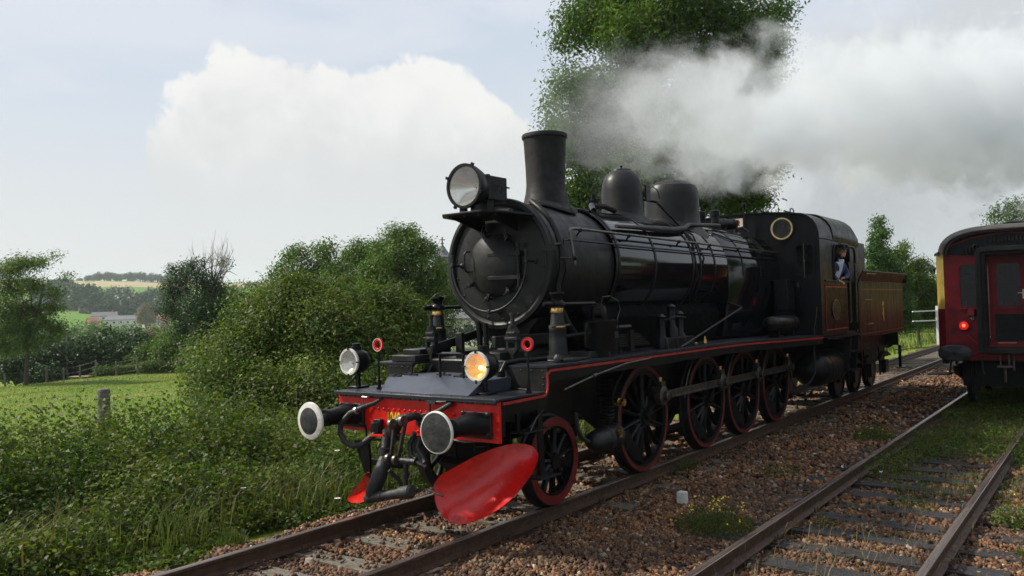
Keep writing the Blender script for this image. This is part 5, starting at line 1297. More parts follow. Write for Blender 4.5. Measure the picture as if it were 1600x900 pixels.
def pipes():
    def bs(x,ang,off=0,r=.755,zc=2.72): t=R(ang); return (x,-(r+off)*math.cos(t),zc+(r+off)*math.sin(t))
    # long handrail with knobs
    a=25; off=.075
    hr=K(); hr.tube([bs(7.95,-5,off),bs(7.95,a-3,off),(7.99,)+bs(8,a,off)[1:],bs(8.1,a+1,off),bs(15.15,a,off)],.017,10); h=hr.build('boiler_handrail',M_ROD,LOCO)
    kb=K()
    for x in (8.2,9.4,10.9,12.0,13.2,14.4): p=bs(x,a,off); q=bs(x,a-3,-.0); kb.tube([q,p],.012,6); kb.lathe((p[0],p[1],p[2]-.026),(0,0,1),[(0,.01),(.012,.026),(.04,.026),(.052,.01)],8)
    p=bs(7.95,0,off); kb.tube([bs(7.66,0,off-.02),(7.95,p[1],p[2])],.010,6); kb.lathe((7.95,p[1],p[2]-.02),(0,0,1),[(0,.015),(.03,.028),(.05,.015)],8)
    kb.build('handrail_knob',M_PAINT,h)
    # thinner rod below
    m=K(); m.tube([bs(7.78,8,.04),bs(7.8,15,.05),bs(7.9,16,.045),bs(15.1,15,.04)],.012,8); m.build('ejector_rod',M_PAINT,LOCO)
    m=K(); m.tube([bs(7.78,8,.04),bs(7.80,-10,.05),bs(7.82,-35,.05),bs(7.82,-50,.08)],.010,6); m.build('drain_pipe',M_PAINT,LOCO)
    # thick pipe up and over the smokebox side
    m=K(); pts=[(7.86,-.30,3.43)]+[bs(7.76,t,.02) for t in (54,44,34,22,8,-8,-24)]+[(7.76,-.73,2.18),(7.82,-.78,2.0),(7.9,-.80,1.9),(8.0,-.82,1.8)]
    m.tube(pts,.034,12); m.build('blast_pipe',M_SMOKE,LOCO)
    m=K(); m.tube([bs(7.74,12,.03),bs(7.60,11,.02)],.02,6); m.box(7.585,7.60,-.80,-.62,2.80,2.86); m.build('pipe_clip',M_SMOKE,LOCO)
    # heavy lagged pipe snaking over the boiler to the dome
    m=K(); pts=[bs(9.25,36,.05),bs(9.8,38,.05),bs(10.4,39,.06),bs(11.0,41,.06),bs(11.5,46,.07),bs(11.9,56,.07),bs(12.9,62,.09),bs(13.4,66,.10)]
    m.tube(pts,[.025,.03,.045,.045,.04,.035,.035,.03],12); m.build('lagged_pipe',M_HOSE,LOCO)
    m=K(); m.tube([bs(10.95,86,.30),bs(11.15,74,.28),bs(11.35,60,.12),bs(11.45,48,.05),bs(11.46,25,.03),bs(11.46,-10,.03),bs(11.46,-40,.03)],.020,8); m.tube([bs(11.72,72,.02),bs(11.72,40,.03),bs(11.72,10,.03),bs(11.72,-40,.03)],.014,6); m.build('sand_pipe',M_PAINT,LOCO)
    m=K(); m.tube([bs(10.9,82,.35),bs(11.0,80,.42),bs(11.1,78,.50),bs(11.2,76,.45),bs(11.25,74,.33),bs(11.1,72,.25)],.008,6); m.build('loose_wire',M_PAINT,LOCO)
    m=K(); m.tube([bs(12.7,50,.03),bs(13.2,40,.04),bs(15.1,36,.03)],.014,8); m.tube([bs(13.0,60,.03),bs(14.0,52,.04),bs(15.15,50,.03)],.013,8); m.build('injector_pipe',M_PAINT,LOCO)
    m=K(); m.tube([bs(9.1,64,.02),bs(9.2,50,.02)],.015,6); m.box(9.5,9.8,-.12,.12,3.46,3.50); m.tube([(9.2,-.35,3.42),(9.4,-.2,3.52),(9.9,-.1,3.56),(10.2,-.1,3.52)],.04,8); m.lathe((9.6,-.1,3.5),(0,0,1),[(0,.05),(.08,.05),(.09,.09),(.11,.09),(.12,.02),(.2,.015)],10); m.build('top_feed_valve',M_PAINT,LOCO)
    # diagonal stays from running board to cab
    m=K(); m.tube([(9.9,-1.2,1.60),(12.6,-1.0,2.08)],.012,6); m.tube([(12.6,-1.0,2.08),(12.75,-.75,2.15)],.02,6); m.build('stay_rod',M_GREY,LOCO)
    m=K(); m.tube([(7.0,-1.255,1.32),(7.6,-1.26,1.42),(8.3,-1.265,1.50),(8.9,-1.27,1.52)],.010,6); m.lathe((7.6,-1.26,1.42),(1,0,.1),[(-.04,.02),(.04,.02)],8); m.build('brake_rod',M_ROD,LOCO)
pipes()
def side_equipment():
    # pair of valve columns with brass collars
    for y in (-.86,.90):
        v=empty('relief_valve_column',(7.5,A0+y,1.58),'tapered valve column with polished brass collars',parent=LOCO); x=7.5
        mb=K(); mb.lathe((x,y,1.60),(0,0,1),[(0,.145),(.03,.145),(.035,.105),(.20,.100),(.30,.092),(.31,.098),(.33,.098),(.335,.088),(.50,.068),(.51,.075)],24); mb.build('column_body',M_GREY,v)
        mb=K(); mb.lathe((x,y,2.10),(0,0,1),[(0,.073),(.01,.078),(.055,.070),(.065,.076),(.07,.07)],24); mb.lathe((x,y,1.94),(0,0,1),[(0,.093),(.01,.095),(.02,.092)],24); mb.build('brass_collar',M_BRASS,v)
        mb=K(); mb.lathe((x,y,2.172),(0,0,1),[(0,.085),(.02,.092),(.05,.085),(.07,.06),(.10,.06),(.14,.085),(.16,.082),(.16,.04)],20); mb.build('column_head',M_PAINT,v)
        s=-1 if y<0 else 1
        mb=K(); mb.tube([(x-.22,y,2.20),(x-.14,y,2.20),(x+.8,y,2.20)],.022,8); mb.lathe((x-.26,y,2.20),(1,0,0),[(0,.015),(.02,.03),(.06,.03),(.12,.04),(.14,.02)],10); mb.build('cross_pipe',M_PAINT,v)
        mb=K(); mb.tube([(x-.16,y-.03,1.955),(x+.2,y-.03,1.965)],.013,8); mb.lathe((x-.17,y-.03,1.955),(-1,0,0),[(0,.022),(.02,.022)],6); mb.build('valve_handle',M_ROD,v)
        mb=K(); mb.box(x-.22,x+.30,y-.22,y+.16,1.581,1.60); mb.box(x-.30,x-.02,y-.30,y-.16,1.581,1.62); mb.lathe((x-.32,y-.2,1.58),(0,0,1),[(0,.05),(.05,.05),(.09,.02)],8); mb.box(x+.35,x+.8,y-.2,y+.1,1.581,1.66); mb.build('base_casting',M_GREY,v,bevel=.01)
    # spring hangers in front of the cylinders
    for y in (-.615,.56):
        s=empty('spring_hanger',(7.0,A0+y,1.47),'forked spring hanger with a bolt on top',parent=LOCO); x=7.0
        mb=K(); out=[(y-.02,1.46),(y+.02,1.46),(y+.02,1.66),(y+.075,1.73),(y+.075,1.90),(y+.045,1.96),(y-.045,1.96),(y-.075,1.90),(y-.075,1.73),(y-.02,1.66)]
        sheet(out,[rrect(y-.042,y+.042,1.735,1.80,.01)],'x',x-.03,x+.03,mb); mb.build('hanger_yoke',M_SMOKE,s,bevel=.004,smooth=False)
        mb=K(); mb.box(x-.05,x+.04,y-.082,y+.082,1.83,1.86); mb.box(x-.045,x+.03,y-.055,y+.055,1.89,1.915); mb.build('wedge',M_GREY,s,bevel=.004)
        mb=K(); mb.lathe((x,y,1.96),(0,0,1),[(0,.045),(.03,.045),(.03,.024),(.13,.022),(.13,.032),(.155,.032),(.16,.02)],10); mb.build('hanger_bolt',M_GREY,s)
        mb=K(); mb.prism([(x-.12,1.463),(x+.18,1.463),(x+.1,1.56),(x-.04,1.56)],'y',y-.05,y+.05); mb.build('hanger_foot',M_SMOKE,s,bevel=.008)
    # horizontal beams and little brackets in front of the cylinders on the far side
    mb=K(); mb.box(6.78,8.0,.62,1.0,1.583,1.66); mb.box(6.95,7.5,.70,.98,1.66,1.72); mb.bar((6.95,.52,1.72),(8.4,.52,1.98),.05,.10); mb.box(7.3,7.36,.36,.46,1.463,1.90); mb.build('far_side_casting',M_SMOKE,LOCO,bevel=.01)
    mb=K(); mb.bar((7.0,-.35,1.80),(8.3,-.35,1.80),.06,.13); mb.box(6.85,7.3,-.55,-.2,1.463,1.70); mb.box(6.8,6.86,-.72,-.28,1.463,1.62); mb.build('cylinder_cover',M_SMOKE,LOCO,bevel=.01)
    mb=K(); mb.tube([(7.6,.32,1.60),(7.6,.34,2.02)],.035,8); mb.tube([(7.5,.14,1.60),(7.5,.16,2.0)],.03,8); mb.build('support_pipe',M_PAINT,LOCO)
    mb=K(); mb.tube([(6.78,-.70,1.36),(6.70,-.70,1.40),(6.66,-.70,1.50),(6.72,-.72,1.60),(6.86,-.80,1.62),(7.2,-.9,1.62)],.028,10); mb.lathe((6.66,-.70,1.42),(0,0,1),[(0,.045),(.10,.045)],10); mb.tube([(6.70,-1.0,1.34),(6.70,-.72,1.35),(6.3,-.62,1.36)],.009,6); mb.build('oil_pipe',M_PAINT,LOCO)
    # small grab frame on the cover plate
    mb=K(); mb.tube([(6.42,-.08,1.463),(6.42,-.08,1.70),(6.42,-.12,1.715),(6.42,-.36,1.715),(6.42,-.40,1.70),(6.42,-.40,1.463)],.014,8); mb.build('grab_frame',M_PAINT,LOCO)
    # air pump
    a=empty('air_pump',(8.2,A0-1.02,1.58),'upright steam air pump on the running board',parent=LOCO); x,y=8.15,-1.02
    mb=K(); mb.lathe((x,y,1.58),(0,0,1),[(0,.10),(.06,.10),(.07,.185),(.09,.19),(.36,.19),(.38,.20),(.42,.20),(.43,.10)],28); mb.build('pump_cylinder',M_PAINT,a)
    mb=K(); mb.lathe((x-.03,y,2.0),(0,0,1),[(0,.09),(.17,.085),(.18,.05),(.2,.05)],18); mb.lathe((x-.1,y-.06,2.09),(0,-1,0),[(-.05,.07),(.05,.07),(.06,.03)],12); mb.lathe((x+.1,y,2.0),(0,0,1),[(0,.03),(.14,.03)],8); mb.build('valve_chest',M_PAINT,a)
    mb=K(); mb.box(x-.02,x+.06,y-.202,y-.192,1.79,1.87); mb.build('maker_plate',M_GREY,a)
    mb=K(); mb.tube([(x-.2,y,1.68),(x-.32,y,1.72),(x-.33,y,1.85),(x-.30,y,1.98)],.022,8); mb.torus((x-.36,y-.05,1.90),(0,-1,.2),.045,.007,16,6); mb.tube([(x-.3,y,1.86),(7.6,-.9,1.84)],.022,8); mb.tube([(x+.24,y-.1,1.60),(x+.25,y-.1,1.98),(x+.18,y-.05,2.01)],.009,6); mb.build('pump_pipe',M_PAINT,a)
    mb=K(); mb.tube([(x-.05,y-.05,2.18),(x-.04,y-.06,2.27),(x+.10,y-.08,2.28),(x+.26,y-.10,2.22),(x+.30,y-.1,2.12),(x+.22,y-.1,2.0)],.005,5); mb.build('loose_grey_wire',M_ROD,a)
    # springs beyond the pump
    mb=K()
    for k in range(7): mb.box(8.45+.03*k,9.45-.04*k,-.98,-.90,1.66+.022*k,1.676+.022*k)
    mb.box(8.9,9.0,-1.0,-.88,1.6,1.86); mb.tube([(8.5,-.94,1.90),(9.0,-.94,1.90)],.03,8); mb.build('spring_pack',M_PAINT,LOCO,smooth=False)
    mb=K(); 
    for x,h in ((9.75,2.02),(10.05,2.15),(10.3,2.05)): mb.lathe((x,-1.0,1.58),(0,0,1),[(0,.09),(h-1.9,.085),(h-1.85,.05),(h-1.62,.05),(h-1.6,.07),(h-1.56,.02)],12)
    mb.box(9.7,10.6,-1.08,-.9,1.581,1.72); mb.tube([(9.75,-1.05,1.95),(9.9,-1.15,2.0),(10.4,-1.05,1.98)],.014,6); mb.build('lubricator',M_PAINT,LOCO,bevel=.006)
    mb=K(); mb.lathe((10.9,-1.1,1.60),(0,0,1),[(0,.03),(.05,.03),(.06,.015),(.10,.015)],8); mb.lathe((10.55,-1.12,1.585),(0,0,1),[(0,.02),(.03,.03),(.05,.0)],8); mb.build('oil_nipple',M_BRASS,LOCO)
    mb=K(); mb.lathe((13.35,-1.16,1.79),(1,0,0),[(0,.02),(.04,.09),(.10,.125),(1.25,.125),(1.31,.09),(1.35,.02)],24); rs=mb.build('running_board_reservoir',M_PAINT,LOCO)
    mb=K(); 
    for x in (13.6,14.35): mb.lathe((x,-1.16,1.79),(1,0,0),[(0,.130),(.04,.130)],24); mb.box(x,x+.04,-1.25,-1.07,1.56,1.68)
    mb.build('tank_strap',M_PAINT,rs)
    mb=K(); mb.box(14.72,15.17,-1.04,-.80,1.6,2.55); mb.box(14.60,14.95,-1.10,-.9,2.0,2.4); mb.build('reverser_box',M_PAINT,LOCO,bevel=.01)
    # compressor-shaped brake cylinder and coil springs between leading and first driving wheel
    bc=empty('brake_cylinder',(8.4,A0-.92,.42),'horizontal brake cylinder between leading and driving wheels',parent=LOCO)
    mb=K(); mb.lathe((8.02,-.92,.60),(1,0,.02),[(0,.03),(.02,.08),(.08,.12),(.28,.135),(.30,.155),(.34,.155),(.36,.135),(.48,.135),(.50,.155),(.55,.155),(.58,.10)],28); mb.build('cylinder_shell',M_GREY,bc)
    mb=K(); mb.box(8.40,8.47,-1.09,-1.04,.62,.72); mb.build('brass_tag',M_BRASS,bc)
    mb=K(); mb.tube([(7.75,-.90,.98),(7.76,-.91,.80),(7.84,-.92,.68),(7.98,-.92,.62)],.028,8); mb.build('cylinder_hose',M_HOSE,bc)
    mb=K(); 
    pts=[(8.62+.08*math.cos(t),-.80+.08*math.sin(t),.78+t*.0068) for t in [k*pi/6 for k in range(0,12*12)]]
    mb.tube(pts,.013,5); mb.build('coil_spring',M_PAINT,LOCO)
    mb=K(); mb.lathe((8.52,-.98,1.02),(0,-1,0),[(0,.05),(.05,.05),(.055,.03),(.10,.03),(.10,.045),(.12,.045)],10); mb.build('grease_fitting',M_BRASS,LOCO)
    # hanging step by the leading wheel
    st=empty('hanging_step',(6.95,A0-1.0,.4),'hanging iron step in front of the leading wheel',parent=LOCO)
    mb=K(); mb.bar((6.92,-.98,1.30),(6.92,-1.0,.44),.09,.02,up=(0,1,0)); mb.bar((6.55,-.98,1.28),(6.55,-.98,.92),.02,.05); mb.build('step_hanger',M_PAINT,st)
    mb=K(); mb.box(6.74,7.10,-1.12,-.90,.425,.44); mb.box(6.5,6.96,-1.1,-.92,.92,.935); mb.build('step_tread',M_GREY,st,bevel=.003)
    mb=K(); mb.tube([(6.60,-1.10,.94),(6.66,-1.13,1.06),(6.78,-1.14,1.14)],.008,6); mb.build('step_grab',M_ROD,st)
    # mud guards and sand pipes over driving wheels
    for x in (11.56,13.09,14.66):
        mb=K(); pts=[(x-.30+.75*math.cos(t)*.9,-.90,.694+.76*math.sin(t)) for t in [R(a) for a in (95,110,125,140,155,168)]]; mb.tube(pts,.014,6); mb.build('sanding_pipe',M_ROD,LOCO)
    # equipment under the cab front
    mb=K(); mb.tube([(15.15,-1.35,1.5),(15.15,-1.35,.85),(15.05,-1.32,.72),(14.9,-1.3,.66),(14.2,-1.28,.66)],.02,8); mb.tube([(14.7,-1.3,1.42),(15.1,-1.34,1.2)],.012,6); mb.tube([(14.2,-1.28,.66),(14.18,-1.2,1.05)],.016,6); mb.build('injector_water_pipe',M_PAINT,LOCO)
    # big air reservoir with two straps under the cab
    ra=empty('air_reservoir',(16.4,A0-1.15,.5),'large horizontal air reservoir below the cab',parent=LOCO)
    mb=K(); mb.lathe((15.45,-1.12,.86),(1,0,0),[(0,.01),(.04,.16),(.12,.27),(.22,.325),(.32,.335),(1.45,.335),(1.55,.325),(1.65,.26),(1.7,.01)],36); mb.build('tank_shell',M_PAINT,ra)
    mb=K()
    for x in (16.0,16.75): mb.lathe((x,-1.12,.86),(1,0,0),[(0,.343),(.06,.343)],36)
    mb.build('tank_strap',M_PAINT,ra)
side_equipment()
def front_gear():
    # hook, screw coupling
    c=empty('screw_coupling',(5.8,A0-.13,.7),'draw hook with a hanging screw coupling',parent=LOCO)
    mb=K(); mb.prism([(-.44,1.05),(-.44,1.13),(-.36,1.17),(-.28,1.15),(-.20,1.10),(-.20,1.04),(-.28,.99),(-.38,.99)],'x',5.90,5.952); mb.build('hook_plate',M_GREY,c,bevel=.006)
    mb=K(); mb.tube([PX(662,653,5.95),PX(650,650,5.88),PX(638,652,5.82),PX(628,656,5.78),PX(619,664,5.75),PX(615,673,5.75),PX(619,682,5.76),PX(628,684,5.78)],[.032,.038,.044,.052,.066,.072,.055,.03],14); mb.build('draw_hook',M_GREY,c)
    for (a,b,x1) in (((617,662),(611,716),5.68),((634,657),(622,718),5.70)):
        mb=K(); p=Vector(PX(a[0],a[1],x1)); q=Vector(PX(b[0],b[1],x1)); mb.bar(p,q,.022,.045,up=(1,0,0)); 
        mb.lathe(p+Vector((-.03,.03,0)),(0,-1,0),[(0,.052),(.035,.052)],16); mb.lathe(q+Vector((-.02,.03,0)),(0,-1,0),[(0,.048),(.035,.048)],16); mb.build('coupling_link',M_ROD,c,bevel=.004)
    mb=K(); mb.tube([PX(604,717,5.70),PX(650,722,5.72)],.036,12); mb.tube([PX(650,722,5.72),PX(666,730,5.74)],.022,8); mb.tube([PX(634,722,5.71),PX(634,764,5.71)],.026,10); mb.lathe(PX(634,738,5.71),(0,0,-1),[(0,.034),(.03,.040),(.06,.03)],10); mb.build('coupling_screw',M_GREY,c)
    mb=K(); mb.tube([PX(648,676,5.80),PX(640,694,5.78),PX(642,712,5.76),PX(650,718,5.75)],.026,8); mb.tube([PX(656,684,5.84),PX(652,700,5.80),PX(662,716,5.78),PX(664,724,5.76)],.030,8); mb.build('coupling_shackle',M_GREY,c)
    mb=K(); mb.bar((5.72,.24,.93),(5.66,.0,.955),.03,.018); mb.build('red_cock_handle',M_RED,LOCO)
    # brake hoses
    mb=K(); mb.tube([(5.94,.30,1.275),(5.88,.36,1.225),(5.80,.44,1.19),(5.73,.56,1.13),(5.69,.65,1.03),(5.68,.66,.93),(5.69,.60,.84),(5.71,.50,.80),(5.74,.41,.82),(5.78,.35,.87),(5.84,.31,.92)],[.014,.022,.028,.029,.030,.030,.030,.030,.030,.034,.032],12); bh=mb.build('brake_hose',M_HOSE,LOCO)
    mb=K(); mb.lathe((5.76,.50,1.16),(-.4,.9,-.35),[(-.012,.037),(.012,.037)],12); mb.tube([(5.91,.46,1.285),(5.90,.55,1.285),(5.92,.56,1.18)],.008,6); mb.build('hose_clamp',M_STEEL,bh)
    mb=K(); mb.tube([(5.93,-.66,1.27),(5.86,-.56,1.20),(5.82,-.47,1.16),(5.80,-.42,1.12)],.026,10); mb.tube([(5.90,-.62,1.285),(5.88,-.48,1.28),(5.90,-.40,1.255),(5.90,-.40,1.14)],.012,6); mb.box(5.86,5.94,-.5,-.38,1.262,1.29); mb.build('brake_hose_stub',M_HOSE,LOCO)
    mb=K(); mb.box(5.90,5.953,.30,.40,.90,1.06); mb.prism([(.31,1.03),(.39,1.03),(.41,.93),(.29,.93)],'x',5.86,5.90); mb.build('hose_bracket',M_GREY,LOCO,bevel=.006)
    # heavy steam heating hose: down and across
    mb=K(); mb.tube([PX(604,672,5.92),PX(603,690,5.88),PX(602,706,5.84),PX(600,722,5.80)],.050,12); mb.lathe(PX(602,704,5.84),(-.15,.1,-1),[(-.03,.068),(.05,.068)],14); hh=mb.build('heating_pipe',M_GREY,LOCO)
    mb=K(); mb.tube([PX(601,716,5.80),PX(599,728,5.76),PX(592,746,5.72),PX(583,768,5.70),PX(578,778,5.70)],[.058,.072,.078,.076,.05],16); p=Vector(PX(576,778,5.70)); q=Vector(PX(644,768,5.66)); L=(q-p).length
    mb.lathe(p,q-p,[(-.03,.045),(.0,.058),(.04,.060),(.06,.052),(L*.35,.054),(L*.36,.048),(L*.75,.050),(L*.77,.066),(L-.02,.066),(L,.045)],18); mb.build('heating_hose',M_HOSE,hh)
    mb=K(); mb.tube([(5.72,.0,.6),(5.80,-.05,.5),(5.82,-.08,.42),(5.80,-.25,.40),(5.78,-.35,.44)],.02,8); mb.tube([(5.76,-.36,.42),(5.78,-.42,.46),(5.80,-.55,.42),(5.82,-.62,.40)],.010,6); mb.build('drain_hose',M_HOSE,LOCO)
    mb=K(); mb.tube([(5.95,-.62,1.0),(5.95,-.60,.92),(5.97,-.78,.90),(6.02,-1.0,.92),(6.02,-1.02,.99)],.010,6); mb.build('hand_hold',M_ROD,LOCO)
    mb=K(); mb.tube([(5.93,.55,.99),(5.93,.53,.86),(5.93,.42,.84),(5.93,.22,.86),(5.93,.12,.84),(5.93,.08,.92)],.012,6); mb.build('pipe_run',M_PAINT,LOCO)
    mb=K(); mb.tube([(6.45,-.24,.95),(6.45,-.24,.62)],.022,8); mb.tube([(6.5,-.44,.95),(6.5,-.46,.70)],.018,8); mb.add([(6.3,-.10,.60),(6.6,-.10,.60),(6.6,-.40,.60),(6.3,-.40,.60),(6.35,-.16,.53),(6.55,-.16,.53),(6.55,-.34,.53),(6.35,-.34,.53)],[(0,1,2,3),(7,6,5,4),(0,4,5,1),(1,5,6,2),(2,6,7,3),(3,7,4,0)]); mb.build('rail_guard_step',M_PAINT,LOCO)
    mb=K(); mb.box(5.99,6.05,.28,.36,.60,.97); mb.box(5.99,6.03,.10,.60,.56,.62); mb.build('guard_iron',M_PAINT,LOCO)
    # bowl-curved snow ploughs
    def blade(bd,cen,depth,name,m,th=.012):
        n=len(bd); V=[];F=[]; nr=7; bd=[Vector(p) for p in bd]; cen=Vector(cen)
        nn=Vector((0,0,0))
        for i in range(n): nn+= (bd[i]-cen).cross(bd[(i+1)%n]-cen)
        nn.normalize()
        if nn.x>0: nn=-nn
        for side in (0,1):
            for k in range(nr+1):
                f=k/nr
                for i in range(n):
                    p=cen+(bd[i]-cen)*f; p=p-nn*(depth*(1-f*f)) + (-nn*th if side else Vector((0,0,0)))
                    V.append(p)
        W=(nr+1)*n
        for side in (0,1):
            for k in range(nr):
                for i in range(n):
                    a=side*W+k*n+i; b=side*W+k*n+(i+1)%n; c=side*W+(k+1)*n+(i+1)%n; d=side*W+(k+1)*n+i; F.append((a,b,c,d) if side else (d,c,b,a))
        for i in range(n): F.append((nr*n+i,nr*n+(i+1)%n,W+nr*n+(i+1)%n,W+nr*n+i))
        mb=K(); mb.add(V,F); bm_o=mb.build(name,m,LOCO,angle=55); return bm_o
    def cat(pts,m=5):
        out=[];n=len(pts); pts=[Vector(p) for p in pts]
        for i in range(n):
            p0,p1,p2,p3=pts[i-1],pts[i],pts[(i+1)%n],pts[(i+2)%n]
            for k in range(m):
                t=k/m; out.append(.5*((2*p1)+(-p0+p2)*t+(2*p0-5*p1+4*p2-p3)*t*t+(-p0+3*p1-3*p2+p3)*t**3))
        return out
    bot=[PX(677,760,5.90),PX(681,788,5.86),PX(696,811,5.88),PX(722,819,5.93),PX(762,806,6.05),PX(803,776,6.22),PX(832,738,6.42),PX(842,712,6.55)]
    top=[PX(678,756,5.91),PX(688,743,5.95),PX(704,734,6.02),PX(742,713,6.20),PX(780,698,6.38),PX(812,693,6.50),PX(833,698,6.57),PX(841,709,6.56)]
    def cr(pts,m):
        pts=[Vector(p) for p in pts]; out=[]; n=len(pts)
        for q in range(n-1):
            p0=pts[max(q-1,0)];p1=pts[q];p2=pts[q+1];p3=pts[min(q+2,n-1)]
            for kk in range(m):
                t=kk/m; out.append(.5*((2*p1)+(-p0+p2)*t+(2*p0-5*p1+4*p2-p3)*t*t+(-p0+3*p1-3*p2+p3)*t**3))
        return out+[pts[-1]]
    BB=cr(bot,5);TT=cr(top,5); nv=11; V=[];F=[]; nu=len(BB)
    back=Vector((.78,.45,-.25)).normalized()
    for side in (0,1):
        for q in range(nu):
            w=(TT[q]-BB[q]).length
            for kk in range(nv):
                v=kk/(nv-1); V.append(BB[q].lerp(TT[q],v)+back*(.62*w*v*(1-v)*(1.25-.5*v)+side*.012))
    for side in (0,1):
        for q in range(nu-1):
            for kk in range(nv-1):
                a=side*nu*nv+q*nv+kk; f=(a,a+nv,a+nv+1,a+1); F.append(f if side else f[::-1])
    W=nu*nv
    for q in range(nu-1):
        for kk in (0,nv-1): a=q*nv+kk; F.append((a,a+nv,a+nv+W,a+W))
    mb=K(); mb.add(V,F); b=mb.build('snow_plough_blade',M_REDBLADE,LOCO,angle=60)
    b['label']='glossy red curved plough blade ahead of the near rail'
    mb=K(); mb.bar((6.30,-.70,.80),(6.42,-.60,1.2),.10,.03); mb.bar((6.5,-.85,.55),(6.9,-.6,.95),.06,.04); mb.build('plough_stay',M_PAINT,b)
    P2=[PX(573,738,5.98),PX(580,745,6.0),PX(577,776,6.05),PX(564,785,6.1),PX(548,785,6.2),PX(543,777,6.22),PX(556,762,6.14),PX(566,748,6.04)]
    b2=blade(cat(P2),PX(564,768,6.12),.03,'snow_plough_blade',M_REDBLADE); b2['label']='small visible part of the red plough blade ahead of the far rail'
    P3=[PX(553,688,5.99),PX(575,686,5.97),PX(577,715,5.97),PX(578,747,5.985),PX(572,744,6.0),PX(562,715,6.0)]
    mb=K(); mb.add(P3+[p+Vector((.03,0,0)) for p in map(Vector,P3)],[tuple(range(6)),tuple(range(11,5,-1))]+[(i,(i+1)%6,6+(i+1)%6,6+i) for i in range(6)]); mb.build('plough_stay',M_PAINT,b2,smooth=False)
def PX(px,py,x):
    """point on the plane x (metres along the track) seen at a photograph point; y from the track centre"""
    yaw=CT; F=Vector((math.cos(yaw)*math.cos(CP),math.sin(yaw)*math.cos(CP),math.sin(CP))); Rt=Vector((math.sin(yaw),-math.cos(yaw),0)); U=Rt.cross(F)
    c,s=math.cos(CR_),math.sin(CR_); R2=c*Rt+s*U; U2=-s*Rt+c*U
    d=F+R2*((px-800)/CF)+U2*((450-py)/CF); t=x/d.x
    return (x,d.y*t-A0,CH+d.z*t)
CR_=-0.0274
front_gear()
